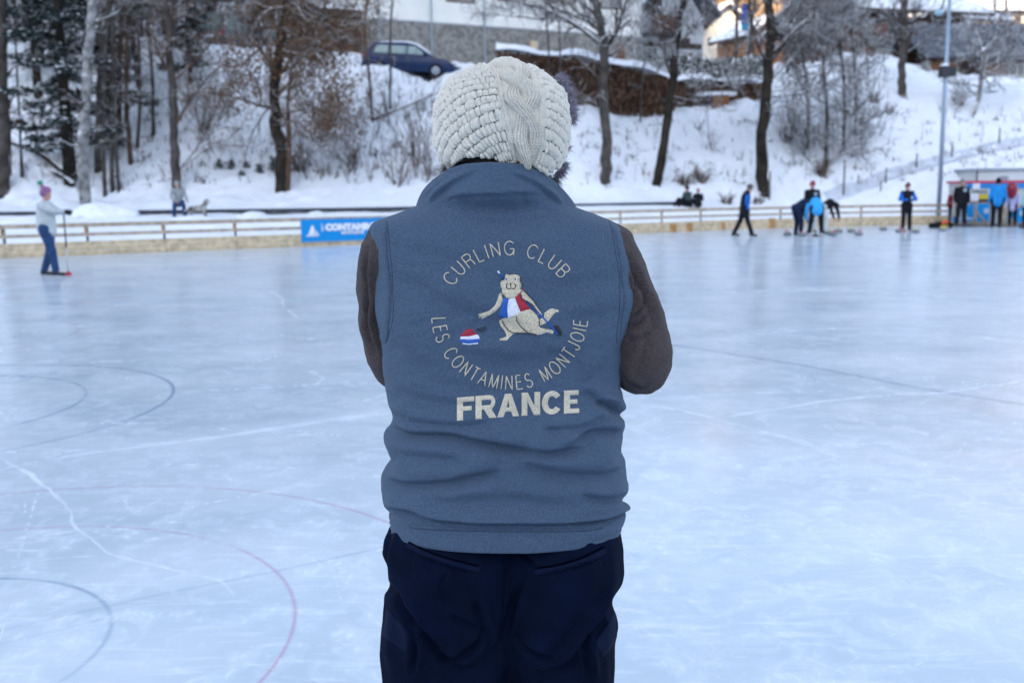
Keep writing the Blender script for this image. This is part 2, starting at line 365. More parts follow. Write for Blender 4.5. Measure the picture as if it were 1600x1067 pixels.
# --- snow: one sheet from the fence outward over the slope to the hills
PROF = {  # column: [(forward distance, image row) ...] then [(distance, z) ...]
 -500: ([(31, 341), (33.0, 338.5), (33.7, 328.5), (36, 325), (38, 316), (44, 190), (49, 80), (56, 20)], [(70, 19.5), (100, 30), (160, 60)]),
 0:    ([(31, 341), (33.0, 338.5), (33.7, 328.5), (36, 324), (38, 313), (44, 190), (49, 82), (56, 40)], [(70, 17), (100, 30), (160, 60)]),
 150:  ([(31, 340), (33.0, 337.5), (33.7, 327.5), (36, 322), (38, 311), (44, 180), (49, 84), (56, 45)], [(70, 15), (100, 28), (160, 58)]),
 350:  ([(31.5, 338), (33.0, 335.5), (33.7, 326), (36, 322), (38, 308), (42, 210), (46.5, 77), (52, 70)], [(58, 9.3), (80, 17), (160, 50)]),
 640:  ([(33, 334.5), (34.4, 332.5), (35.1, 323), (36.5, 321), (38.5, 306), (42, 215), (45.7, 111), (47.5, 104)], [(50, 7.7), (70, 8.2), (100, 11), (160, 30)]),
 720: ([(33.8, 332.5), (35.9, 330.5), (36.6, 321.5), (37.6, 319), (39.2, 304), (42.2, 216), (45.7, 117), (47.5, 110)], [(50, 7.5), (70, 8.0), (100, 11), (160, 30)]),
 900:  ([(38.2, 326), (39.5, 322.5), (40.2, 318.5), (41, 316), (42.2, 300), (44, 250), (47.5, 172), (49, 165)], [(55, 6.8), (70, 7.4), (100, 10), (160, 30)]),
 1050: ([(40.3, 322), (41.6, 319.5), (42.3, 315.5), (43, 312), (44, 298), (46, 240), (49.5, 177), (51, 172)], [(58, 7.0), (70, 7.8), (90, 9.5), (160, 34)]),
 1190: ([(41.5, 326), (43, 318), (44.3, 298), (46.8, 235), (51, 168), (54, 158)], [(62, 8.2), (80, 10.8), (100, 15), (160, 40)]),
 1330: ([(42.3, 325), (43.6, 318), (45, 300), (48.5, 215), (53, 130), (58, 90)], [(64, 9.8), (80, 10.6), (100, 15), (160, 42)]),
 1460: ([(42.3, 325), (43.6, 318), (45, 296), (49, 215), (53, 155), (57, 128)], [(62, 8.4), (80, 11), (100, 15), (160, 42)]),
 1600: ([(42.3, 325), (43.6, 318), (45, 292), (49, 215), (53, 165), (55, 140)], [(62, 8.0), (80, 11), (100, 15), (160, 42)]),
 2200: ([(42.3, 325), (43.6, 318), (45, 292), (49, 215), (53, 165), (55, 140)], [(62, 8.0), (80, 11), (100, 15), (160, 42)]),
}
ks = sorted(PROF)
def prof_dz(k):
    A = [];
    fy = float(fence_y(k))
    A += [(fy-.5, -.25), (fy+.12, .06), (fy+.8, .22), (max(fy+2.2, 0), .38)]
    for d, py in PROF[k][0]: A.append((d, float(atY(k, py - 0*0, d)[2])))
    A += PROF[k][1] + [(400, PROF[k][1][-1][1]+70)]
    A = [a for i, a in enumerate(A) if i < 4 or a[0] > fy+2.6]
    return np.array(A)
PD = {k: prof_dz(k) for k in ks}
NS = 420
def prof_s(k):   # resample a profile on a common parameter so columns can be blended
    A = PD[k]; n0 = 4
    return A
# blend in (px, dist) space: z(px, d) = lerp of z_k(d shifted by the fence)
def zprof(k, d):
    A = PD[k]
    dd = A[:, 0]; zz = A[:, 1]
    # monotone smooth: linear then slight blur by averaging neighbours
    return (np.interp(d-.35, dd, zz)+np.interp(d, dd, zz)*2+np.interp(d+.35, dd, zz))/4
def terr_z(px, d):
    px = np.asarray(px, float); d = np.asarray(d, float); out = np.zeros(np.broadcast(px, d).shape)
    px = np.broadcast_to(px, out.shape); d = np.broadcast_to(d, out.shape)
    rel = d - fence_y(px)
    Z = []
    for k in ks:
        dk = np.where(rel < 2.2, rel+float(fence_y(k)), d)
        t = np.clip((rel-2.2)/3, 0, 1); dk = np.where(rel < 2.2, rel+float(fence_y(k)), (float(fence_y(k))+rel)*(1-t)+d*t)
        Z.append(zprof(k, dk))
    Z = np.array(Z); i = np.clip(np.searchsorted(ks, px, side='right')-1, 0, len(ks)-2)
    a = np.array(ks)[i]; b_ = np.array(ks)[i+1]; t = np.clip((px-a)/(b_-a), 0, 1)
    z0 = np.take_along_axis(Z.reshape(len(ks), -1), i.reshape(1, -1), 0).reshape(out.shape); z1 = np.take_along_axis(Z.reshape(len(ks), -1), (i+1).reshape(1, -1), 0).reshape(out.shape)
    return z0*(1-t)+z1*t
tc_, tr_ = 860, 430
cpx = np.linspace(-1250, 2750, tc_)
relr = np.concatenate([np.linspace(-.4, 3, 46), np.linspace(3.08, 26, 270), 26+ (np.linspace(0, 1, tr_-316+1)[1:]**2)*330])
tr_ = len(relr)
CP, RL = np.meshgrid(cpx, relr)
D = fence_y(CP)+RL
TX = D*(CP-800)/FPX
TZ = terr_z(CP, D)
lump = fbm(TX*.55, D*.55, seed=3, octv=5)*.16 + fbm(TX*2.3, D*2.3, seed=9, octv=3)*.045
bank = .45*np.clip(fbm(TX*.35+4, D*.5, seed=21, octv=3), -.3, 1)*.30*np.exp(-((RL-4.5)/2.6)**2)*(CP < 1150)
wallRL = np.interp(CP, [-300, 350, 640, 900, 1100], [33.0, 33.2, 34.8, 39.6, 42.3])-fence_y(CP)
lump = lump*(1-.85*np.exp(-((RL-wallRL)/1.6)**2)*(CP < 1100)); bank = bank*(1-.9*np.exp(-((RL-wallRL)/1.2)**2))
TZ = TZ + lump*sstep(.3, 2.5, RL)*(1+.8*sstep(8, 14, RL)) + bank
# trodden path climbing to the right across the lower slope, from its row in the photo
PATH = [(1290, 309), (1345, 292), (1400, 273), (1455, 257), (1520, 240), (1600, 222), (1680, 205)]
Tv = np.stack([TX, D, TZ], -1)
ppx, ppy = proj(Tv)
dpt, _, _ = polydist(ppx, ppy+0, smooth_poly(PATH, 4))
TZ = TZ - .16*np.exp(-(dpt/3.0)**2)*(RL > 4)
Tv = np.stack([TX, D, TZ], -1)
me = npmesh('snow_slope', Tv.reshape(-1, 3), grid_faces(tr_, tc_))
m = mat('snow', (.83, .86, .895), rough=.75, spec=.25, bump=(7, .5, .05), var=(3.0, .035))
m.node_tree.nodes['Principled BSDF'].inputs['Subsurface Weight'].default_value = 0.0
SNOW = m
tag(ob('snow_ground', me, m), kind='structure')
TBVH = BVHTree.FromPolygons([tuple(v) for v in Tv.reshape(-1, 3)], [tuple(f) for f in grid_faces(tr_, tc_).tolist()])
def onground(px, py, dflt=45.0):
    d = Vector(ray(px, py).tolist()).normalized(); h = TBVH.ray_cast(Vector((0, 0, CAMH)), d)
    if h[0] is None: p = atY(px, py, dflt); return np.array([p[0], p[1], p[2]])
    return np.array(h[0])
def groundz(x, y):
    h = TBVH.ray_cast(Vector((x, y, 200)), Vector((0, 0, -1)))
    return h[0].z if h[0] else 0.0
# wide base of snow under and round everything, and an unseen ridge added behind the camera to shade the rink
mb = MB(); mb.box((-400, -400, -.9), (400, 60, -.35)); tag(mb.ob('snow_field', SNOW), kind='structure')
mb = MB(); mb.add([[-60, -40, -.004], [60, -40, -.004], [60, 60, -.004], [-60, 60, -.004]], [[0, 1, 2, 3]])
tag(mb.ob('ice_sheet', mat('rink_ice_far', (.54, .63, .70), rough=.2, spec=.5, var=(1.2, .1))), kind='structure')
gx = np.linspace(-420, 420, 90); gy = np.linspace(-300, -45, 40); GX, GY = np.meshgrid(gx, gy)
RT = RIDGE_H = 69.0
HZ = RT*sstep(-45, -135, GY)*(1+.5*sstep(-72, -92, GX)-.09*sstep(-44, -54, GX)) + 1.5*fbm(GX*.02, GY*.02, seed=4)*sstep(-45, -90, GY) + 2*fbm(GX*.1, GY*.1, seed=7)*sstep(-45, -90, GY) - .3  # crest height varied across x to steer where the sun reaches
me = npmesh('ridge', np.stack([GX, GY, HZ], -1).reshape(-1, 3), grid_faces(40, 90))
tag(ob('added_shade_ridge', me, mat('pale_bounce_ridge', (.55, .58, .61), rough=.9, var=(.05, .4))), kind='structure')  # unseen sun blocker, coloured pale to bounce light onto the slope

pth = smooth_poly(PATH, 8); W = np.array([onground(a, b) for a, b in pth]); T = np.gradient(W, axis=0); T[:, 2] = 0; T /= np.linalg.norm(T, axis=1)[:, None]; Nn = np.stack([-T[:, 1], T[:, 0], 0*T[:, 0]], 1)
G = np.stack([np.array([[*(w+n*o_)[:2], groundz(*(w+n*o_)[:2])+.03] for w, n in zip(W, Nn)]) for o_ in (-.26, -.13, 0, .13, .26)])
tag(ob('path', npmesh('path', G.reshape(-1, 3), grid_faces(5, len(pth))[:, ::-1]), mat('trodden_shaded_snow', (.56, .60, .66), rough=.9, var=(2, .15), bump=(6, .6, .05))), kind='structure')  # trodden snow, with the rut's shade put into the darker colour
# ================================================================== THE PERSON SEEN FROM BEHIND
YC = 2.0
def interp_tab(tab, y): t = np.array(tab, float); return np.interp(y, t[:, 0], t[:, 1])
def blur1(a, k):
    if k < 1: return a
    w = np.exp(-(np.arange(-3*k, 3*k+1)/k)**2/2.); w /= w.sum(); p = np.pad(a, 3*k, mode='edge'); return np.convolve(p, w, 'valid')
person = empty('person', (0, 2.0, 0)); tag(person, 'person seen from behind in slate blue fleece vest, cream cable-knit hat and navy trousers', 'person')
def pob(name, me, m, parent=person):
    o = ob(name, me, m); o.parent = parent
    if parent is person: o.matrix_parent_inverse = Matrix.Translation((0, -2.0, 0))
    return o
def fleece(name, col, col2, scale, strength, dist=.0014, sheen=.06, spots=None):
    m = mat(name, col, rough=.95, spec=.12, sheen=sheen); nt = m.node_tree; L = nt.links.new; b = nt.nodes['Principled BSDF']
    b.inputs['Sheen Roughness'].default_value = .5
    tc = nt.nodes.new('ShaderNodeTexCoord')
    n = nt.nodes.new('ShaderNodeTexNoise'); n.inputs['Scale'].default_value = scale; n.inputs['Detail'].default_value = 2.5; n.inputs['Roughness'].default_value = .6
    n2 = nt.nodes.new('ShaderNodeTexNoise'); n2.inputs['Scale'].default_value = scale*.33; n2.inputs['Detail'].default_value = 2
    L(tc.outputs['Object'], n.inputs['Vector']); L(tc.outputs['Object'], n2.inputs['Vector'])
    mr = nt.nodes.new('ShaderNodeMapRange'); mr.inputs[1].default_value = .36; mr.inputs[2].default_value = .66; L(n.outputs['Fac'], mr.inputs[0])
    mx = nt.nodes.new('ShaderNodeMix'); mx.data_type = 'RGBA'; mx.inputs['A'].default_value = (*col2, 1); mx.inputs['B'].default_value = (*col, 1)
    L(mr.outputs[0], mx.inputs['Factor']); L(mx.outputs['Result'], b.inputs['Base Color'])
    ad = nt.nodes.new('ShaderNodeMath'); ad.operation = 'ADD'; L(n.outputs['Fac'], ad.inputs[0]); L(n2.outputs['Fac'], ad.inputs[1])
    bp = nt.nodes.new('ShaderNodeBump'); bp.inputs['Strength'].default_value = strength; bp.inputs['Distance'].default_value = dist
    L(ad.outputs[0], bp.inputs['Height']); L(bp.outputs[0], b.inputs['Normal'])
    return m
M_VEST = fleece('slate_fleece', (.086, .126, .187), (.058, .088, .133), 330, 1.0, .0018)
M_SEAM = fleece('slate_thread', (.030, .046, .075), (.022, .034, .055), 300, .3)
M_SLEEVE = fleece('brown_melange_fleece', (.115, .090, .088), (.032, .025, .026), 620, .8, .0014, sheen=.05)
M_PANTS = mat('navy_canvas', (.0026, .0058, .0190), rough=.85, spec=.05, sheen=.0, bump=(500, .25, .0004), var=(14, .22))
M_SKIN = mat('skin', (.55, .34, .26), rough=.55)
# ---------------------------------------------------------------- vest torso: a closed sleeve of cloth with folds
VL = [(318, 662), (322, 650), (327, 636), (333, 622), (339, 605), (344, 590), (349, 581), (357, 577), (378, 582), (410, 586), (446, 586), (477, 588), (511, 591), (534, 594), (554, 600), (600, 603), (622, 608), (640, 614), (655, 616), (664, 613),
      (672, 604), (688, 602), (706, 609), (716, 612), (724, 606), (732, 600), (745, 598), (760, 598), (784, 602), (792, 608), (797, 610), (804, 607), (812, 607), (820, 611), (835, 618)]
VR = [(318, 886), (322, 896), (327, 908), (333, 925), (339, 941), (344, 953), (349, 962), (357, 969), (384, 978), (425, 987), (463, 989), (490, 987), (520, 979), (556, 974), (584, 967), (600, 965), (620, 969), (638, 966), (658, 967),
      (672, 971), (688, 970), (704, 966), (716, 974), (732, 979), (750, 980), (764, 977), (772, 968), (782, 968), (790, 976), (797, 979), (806, 978), (815, 970), (835, 962)]
HEMY = 815.0
VN = 560; VC = 980
ys = np.linspace(316, HEMY, VN)
xl = blur1(interp_tab(VL, ys), 2); xr = blur1(interp_tab(VR, ys), 2)
Lp = atY(xl, ys, YC); Rp = atY(xr, ys, YC)
zc = (Lp[:, 2]+Rp[:, 2])/2; xc = (Lp[:, 0]+Rp[:, 0])/2; aw = (Rp[:, 0]-Lp[:, 0])/2; tilt = (Rp[:, 2]-Lp[:, 2])/2
bd = np.interp(ys, [316, 330, 345, 360, 400, 480, 560, 640, 740, 800, 835], [.100, .112, .121, .128, .141, .152, .146, .150, .166, .165, .160])
fd = np.interp(ys, [316, 345, 400, 560, 700, 835], [.09, .10, .13, .15, .165, .155])
yo = np.interp(ys, [316, 330, 345, 370, 420, 560, 835], [.014, .006, .002, 0, 0, 0, 0])
bd = blur1(bd, 14); fd = blur1(fd, 14); yo = blur1(yo, 14)
# angles: dense over the back
s_ = np.linspace(-1, 1, VC, endpoint=False)
phi = np.sign(s_)*np.where(np.abs(s_) < .78, np.abs(s_)/.78*R(112), R(112)+(np.abs(s_)-.78)/.22*R(68))
nexp = np.interp(ys, [316, 350, 400, 835], [2.0, 2.5, 2.5, 2.35])[:, None]
sx = np.sign(np.sin(phi))*np.abs(np.sin(phi))[None]**(2/nexp); cy = np.sign(np.cos(phi))*np.abs(np.cos(phi))[None]**(2/nexp)
VX = xc[:, None]+aw[:, None]*sx; VY = YC+yo[:, None]-np.where(cy > 0, bd[:, None], fd[:, None])*cy; VZ = zc[:, None]+tilt[:, None]*sx
P = np.stack([VX, VY, VZ], -1)
nrm = np.stack([sx*1.0, -cy*1.6, np.zeros_like(sx)], -1); nrm /= np.linalg.norm(nrm, axis=-1)[..., None]+1e-9
px, py = proj(P); back = cy > -.05
D_ = np.zeros_like(px)
def step_fold(pts, amp, wu, wd, sharp=1.6, rt=.18, ra=None, hard=False):
    """overhanging fold: bulges above the line, tucked in below it"""
    pl = smooth_poly(pts, 5); pl = np.array(pl); d, sg, t = polydist(px, py, pl); s = d*sg
    if pl[-1, 0] < pl[0, 0]: s = -s
    ta = np.clip(np.minimum(t, 1-t)/rt, 0, 1); ta = ta*ta*(3-2*ta)
    if ra: ta = np.clip((t if ra == 'R' else 1-t)/rt, 0, 1)          # open towards one side
    k = .5+.5*np.tanh(s/sharp)
    if hard: return back*ta*amp*((1-k)*np.exp(-(np.minimum(s, 0)/wu)**2) - k*np.exp(-np.maximum(s, 0)/wd)*1.0)
    vw = 3.2+1.3*sharp; e = np.where(s < 0, vw*.8, vw*1.5)
    return back*ta*amp*(.75*np.exp(-((s+wu*.8)/(wu*1.05))**2)-1.0*np.exp(-(s/e)**2)+.25*np.exp(-((s-wd*1.1)/wd)**2))
def ridge_fold(pts, amp, w, rt=.3):
    d, sg, t = polydist(px, py, smooth_poly(pts, 5)); ta = np.clip(np.minimum(t, 1-t)/rt, 0, 1); ta = ta*ta*(3-2*ta)
    return back*amp*ta*np.exp(-(d/w)**2)
mm = .001
FO = [  # points, amplitude mm, width above, width below
 ([(606, 664), (622, 670), (645, 679), (700, 681), (745, 690), (800, 700), (848, 706), (880, 704), (925, 699)], 8.0, 20, 17, 2.2, .12),
 ([(595, 742), (610, 750), (640, 757), (700, 754), (735, 746), (790, 735)], 6.5, 20, 17, 2.4, .15),
 ([(600, 789), (622, 793), (645, 797), (665, 806), (690, 812), (760, 816), (880, 816), (935, 811), (962, 802), (985, 790)], 7.5, 14, 14, 1.2, .04),
 ([(870, 700), (905, 683), (930, 674), (955, 674), (975, 682)], 6.5, 14, 14, 2.0, .2),
 ([(800, 722), (850, 734), (900, 742), (945, 742), (985, 730)], 7.0, 20, 24, 4.0, .2),
 ([(900, 772), (940, 779), (968, 775), (985, 768)], 5.5, 10, 10, 2.0, .25),
 ([(925, 628), (945, 632), (958, 640), (972, 656)], 7.0, 9, 10, 2.0, .25),
 ([(905, 606), (925, 620), (945, 630), (972, 638)], 4.0, 12, 10, 2.5, .25),
 ([(600, 632), (618, 646), (650, 657), (690, 662), (730, 664), (780, 658)], 4.5, 14, 14, 3.0, .2),
 ([(836, 672), (880, 670), (915, 663), (940, 650), (965, 645)], 5.0, 12, 14, 2.5, .2),
 ([(585, 505), (600, 520), (618, 540), (640, 560), (680, 578)], 3.2, 18, 22, 6, .25),
 ([(990, 505), (975, 530), (955, 560), (930, 590), (900, 606)], 3.6, 20, 22, 6, .25),
 ([(612, 600), (650, 622), (700, 632), (760, 634)], 2.6, 16, 20, 5, .3),
 ([(640, 590), (690, 600), (760, 606), (830, 604)], 2.0, 18, 20, 6, .3),
 ([(610, 418), (660, 455), (730, 492), (800, 512), (860, 545)], 3.6, 26, 30, 9, .3),
 ([(700, 545), (760, 562), (830, 566), (900, 550), (960, 520)], 3.6, 26, 26, 8, .3),
 ([(600, 380), (650, 400), (720, 412), (760, 440)], 2.0, 22, 26, 9, .3),
 ([(985, 420), (930, 440), (880, 452), (840, 440)], 2.2, 24, 26, 9, .3),
 ([(985, 470), (940, 490), (900, 500), (870, 490)], 2.4, 22, 24, 8, .3),
 ([(660, 330), (720, 344), (800, 348), (870, 340), (905, 330)], 2.2, 14, 18, 4, .2),
 ([(604, 700), (640, 712), (680, 716), (740, 722)], 3.2, 16, 18, 4, .3),
 ([(640, 776), (700, 784), (790, 780), (860, 788), (930, 784)], 2.6, 16, 16, 5, .3),
]
for f in FO: D_ += step_fold(f[0], f[1]*mm*(1.9 if f[0][0][1] == 789 else 2.5), f[2]*1.15, f[3]*1.15, f[4]*1.3+.3, f[5], None, f[0][0][1] == 789)
D_ += ridge_fold([(640, 400), (700, 380), (800, 372), (880, 380)], -2.0*mm, 40)
D_ += ridge_fold([(628, 470), (660, 530), (670, 600)], 3.0*mm, 30)
D_ += ridge_fold([(950, 400), (958, 480), (930, 560)], 3.0*mm, 28)
D_ += ridge_fold([(796, 360), (797, 480), (800, 640)], -5.0*mm, 46)      # the hollow along the spine
# armhole hems: a raised band and its seam
SEAM_L = [(601, 346), (604, 366), (606, 395), (609, 420), (610, 450), (611, 480), (610, 500), (604, 522), (598, 540)]
SEAM_R = [(955, 345), (961, 372), (966, 400), (971, 430), (972, 462), (971, 492), (968, 515), (966, 540)]
for sm in (SEAM_L, SEAM_R):
    d, sg, t = polydist(px, py, smooth_poly(sm, 6)); e = np.clip(np.minimum(t, 1-t)/.06, 0, 1)
    D_ -= back*e*3.4*mm*np.exp(-(d/1.6)**2); D_ += back*e*3.4*mm*np.exp(-((d-7)/6)**2)*.6
# hem seam
HS = [(612, 806), (640, 818), (655, 823), (760, 827), (900, 827), (945, 822), (976, 803)]
d, sg, t = polydist(px, py, smooth_poly(HS, 6)); D_ -= back*2.0*mm*np.exp(-(d/1.4)**2)
D_ += back*(fbm(px/70, py/34, seed=31, octv=3)*3.0*mm + fbm(px/22, py/13, seed=35, octv=2)*.45*mm)*sstep(318, 345, py)
P = P+nrm*D_[..., None]
# hem turned under
def ringrow(scale, dz):
    r = P[-1].copy(); c = np.array([xc[-1], YC, 0]); r[:, :2] = c[:2]+(r[:, :2]-c[:2])*scale; r[:, 2] += dz; return r
hem = np.stack([ringrow(1.004, -.004), ringrow(.998, -.008), ringrow(.98, -.009), ringrow(.95, .01), ringrow(.93, .05)])
neckc = np.stack([np.stack([xc[0]+(P[0, :, 0]-xc[0])*k, YC+.05+(P[0, :, 1]-YC-.05)*k, P[0, :, 2]+.012*(1-k)], -1) for k in (.7, .85)])
P = np.concatenate([neckc, P, hem]); nrow = len(P)
vme = npmesh('vest', P.reshape(-1, 3), grid_faces(nrow, VC, True)[:, ::-1])
vest = pob('vest', vme, M_VEST)
VB = BVHTree.FromPolygons([tuple(v) for v in P.reshape(-1, 3)], [tuple(f) for f in grid_faces(nrow, VC, True).tolist()])
def onvest(px_, py_, lift):
    d = Vector(ray(px_, py_).tolist()).normalized(); h = VB.ray_cast(Vector((0, 0, CAMH)), d)
    if h[0] is None: return None
    n = h[1] if h[1].dot(d) < 0 else -h[1]
    return np.array(h[0]+ (n*.5-d*.5).normalized()*lift)
# ---------------------------------------------------------------- embroidery
def thread_mat(name, col, s=900):
    m = mat(name, col, rough=.45, spec=.45); nt = m.node_tree; L = nt.links.new; b = nt.nodes['Principled BSDF']
    tc = nt.nodes.new('ShaderNodeTexCoord'); w = nt.nodes.new('ShaderNodeTexNoise'); w.inputs['Scale'].default_value = s; w.inputs['Detail'].default_value = 2
    L(tc.outputs['Object'], w.inputs['Vector']); bp = nt.nodes.new('ShaderNodeBump'); bp.inputs['Strength'].default_value = .5; bp.inputs['Distance'].default_value = .0008
    L(w.outputs['Fac'], bp.inputs['Height']); L(bp.outputs[0], b.inputs['Normal'])
    mx = nt.nodes.new('ShaderNodeMix'); mx.data_type = 'RGBA'; mx.inputs['A'].default_value = (*[c*.72 for c in col], 1); mx.inputs['B'].default_value = (*[min(1, c*1.12) for c in col], 1)
    w2 = nt.nodes.new('ShaderNodeTexNoise'); w2.inputs['Scale'].default_value = s*.5; L(tc.outputs['Object'], w2.inputs['Vector'])
    mr = nt.nodes.new('ShaderNodeMapRange'); mr.inputs[1].default_value = .35; mr.inputs[2].default_value = .65; L(w2.outputs['Fac'], mr.inputs[0]); L(mr.outputs[0], mx.inputs['Factor']); L(mx.outputs['Result'], b.inputs['Base Color'])
    return m
T_CREAM = thread_mat('cream_thread', (.66, .57, .42)); T_TAN = thread_mat('tan_thread', (.62, .53, .38), 600)
T_BLUE = thread_mat('royal_blue_thread', (.012, .10, .42)); T_RED = thread_mat('red_thread', (.40, .008, .03)); T_WHITE = thread_mat('white_thread', (.78, .78, .84))
T_BLACK = thread_mat('black_thread', (.012, .012, .018)); T_NAVY = thread_mat('navy_thread', (.02, .03, .14))
def arc(cx, cy, rx, ry, a0, a1, n=10): return [(cx+rx*math.cos(R(a)), cy+ry*math.sin(R(a))) for a in np.linspace(a0, a1, n)]
# single-stroke capitals in a box (0..w, 0..1), y up
GL = {
 'C': (.82, [arc(.44, .5, .41, .5, 42, 318, 18)]), 'U': (.74, [[(.04, 1), (.04, .34)]+arc(.37, .34, .33, .34, 180, 360, 12)+[(.70, .34), (.70, 1)]]),
 'R': (.72, [[(.04, 0), (.04, 1), (.42, 1)]+arc(.42, .76, .24, .24, 90, -90, 9)+[(.04, .52)], [(.42, .52), (.56, .44), (.62, .28), (.66, 0)]]),
 'L': (.58, [[(.04, 1), (.04, 0), (.54, 0)]]), 'I': (.10, [[(.05, 0), (.05, 1)]]), 'N': (.74, [[(.04, 0), (.04, 1), (.68, 0), (.68, 1)]]),
 'G': (.86, [arc(.45, .5, .42, .5, 45, 318, 18)+[(.82, .46)], [(.82, .0), (.82, .46), (.50, .46)]]),
 'B': (.70, [[(.04, 0), (.04, 1), (.38, 1)]+arc(.38, .765, .235, .235, 90, -90, 8)+[(.04, .53)], [(.38, .53)]+arc(.40, .265, .25, .265, 90, -90, 9)+[(.04, 0)]]),
 'E': (.62, [[(.58, 1), (.04, 1), (.04, 0), (.60, 0)], [(.04, .53), (.54, .53)]]),
 'S': (.70, [arc(.35, .745, .28, .255, 25, 270, 12)[:-1]+arc(.36, .26, .31, .26, 90, -155, 13)]),
 'O': (.90, [arc(.45, .5, .42, .5, 90, 450, 26)]), 'T': (.66, [[(.0, 1), (.66, 1)], [(.33, 1), (.33, 0)]]),
 'A': (.74, [[(.0, 0), (.37, 1), (.74, 0)], [(.13, .35), (.61, .35)]]), 'M': (.84, [[(.04, 0), (.04, 1), (.42, .02), (.80, 1), (.80, 0)]]),
 'J': (.50, [[(.46, 1), (.46, .27)]+arc(.24, .27, .22, .27, 0, -180, 9)]), ' ': (.42, []),
}
CX, CY, RX, RY = 796.5, 493.0, 111.0, 105.0
def stitch_text(text, a_mid, span, top, h=21.5, gap=.34, sw=1.35):
    adv = [GL[c][0]+gap for c in text]; tot = sum(adv)-gap; cur = 0; mb = MB(); word = ''
    for c, ad in zip(text, adv):
        w, strokes = GL[c]
        for stv in strokes:
            pts = []
            for i in range(len(stv)-1):
                (x0, y0), (x1, y1) = stv[i], stv[i+1]; n = max(1, int(math.hypot(x1-x0, y1-y0)*h/3.0))
                for k in range(n): pts.append((x0+(x1-x0)*k/n, y0+(y1-y0)*k/n))
            pts.append(stv[-1]); W = []
            for x, y in pts:
                u = (cur+x)/tot; a = a_mid+(u-.5)*span*(1 if top else -1); off = (y-.5)*h*(1 if top else -1)
                cxx = CX+(RX+off)*math.sin(R(a)); cyy = CY-(RY+off)*math.cos(R(a))
                q = onvest(cxx, cyy, .0009)
                if q is not None: W.append(q)
            if len(W) > 1: mb.tube(W, .0013*sw/1.55, 6)
        cur += ad; word += c
        if c == ' ' or cur > tot:
            pob('embroidered_word', mb.mesh('embroidered_word', True), T_CREAM, vest)['label'] = 'arched cream word ' + word.strip(); mb = MB(); word = ''
stitch_text('CURLING CLUB', -4.2, 113, True)
vest_inv = None
stitch_text('LES CONTAMINES MONTJOIE', 181, 174, False)
def seglen(p): return sum(math.hypot(p[i+1][0]-p[i][0], p[i+1][1]-p[i][1]) for i in range(len(p)-1))
def patch(mb, outer, lift, holes=(), step=2.6, mi=None):
    """flat appliqué of thread: polygon in photo pixels laid on the cloth"""
    pts = []; edges = []; n0 = 0
    for loop in [outer]+list(holes):
        lp = []
        for i in range(len(loop)):
            a, b_ = np.array(loop[i]), np.array(loop[(i+1) % len(loop)]); n = max(1, int(np.linalg.norm(b_-a)/step))
            lp += [tuple(a+(b_-a)*k/n) for k in range(n)]
        n0 = len(pts); pts += lp; edges += [(n0+i, n0+(i+1) % len(lp)) for i in range(len(lp))]
    A = np.array(pts); x0, y0 = A.min(0); x1, y1 = A.max(0)
    def inside(x, y, loop):
        c = False
        for i in range(len(loop)):
            (xa, ya), (xb, yb) = loop[i], loop[i-1]
            if (ya > y) != (yb > y) and x < (xb-xa)*(y-ya)/(yb-ya)+xa: c = not c
        return c
    for gx_ in np.arange(x0+step/2, x1, step):
        for gy_ in np.arange(y0+step/2, y1, step):
            if inside(gx_, gy_, outer) and not any(inside(gx_, gy_, h) for h in holes) and np.min(np.hypot(A[:, 0]-gx_, A[:, 1]-gy_)) > step*.55: pts.append((gx_, gy_))
    r = delaunay_2d_cdt([Vector(p) for p in pts], edges, [], 1 if not holes else 2, 1e-4)
    vs, fs = r[0], r[2]
    W = []; edge_pts = A
    for v in vs:
        de = np.min(np.hypot(A[:, 0]-v[0], A[:, 1]-v[1])); q = onvest(v[0], v[1], lift*(.35+.65*min(1, de/1.6)))
        W.append(q if q is not None else np.zeros(3))
    f3 = []
    for f in fs:
        c = sum((vs[i] for i in f), Vector((0, 0)))/len(f)
        if inside(c[0], c[1], outer) and not any(inside(c[0], c[1], h) for h in holes): f3.append(list(f)[::-1] if True else f)
    f3 = [f for f in f3 if len(f) == 3]
    if f3: mb.add(W, np.array(f3))
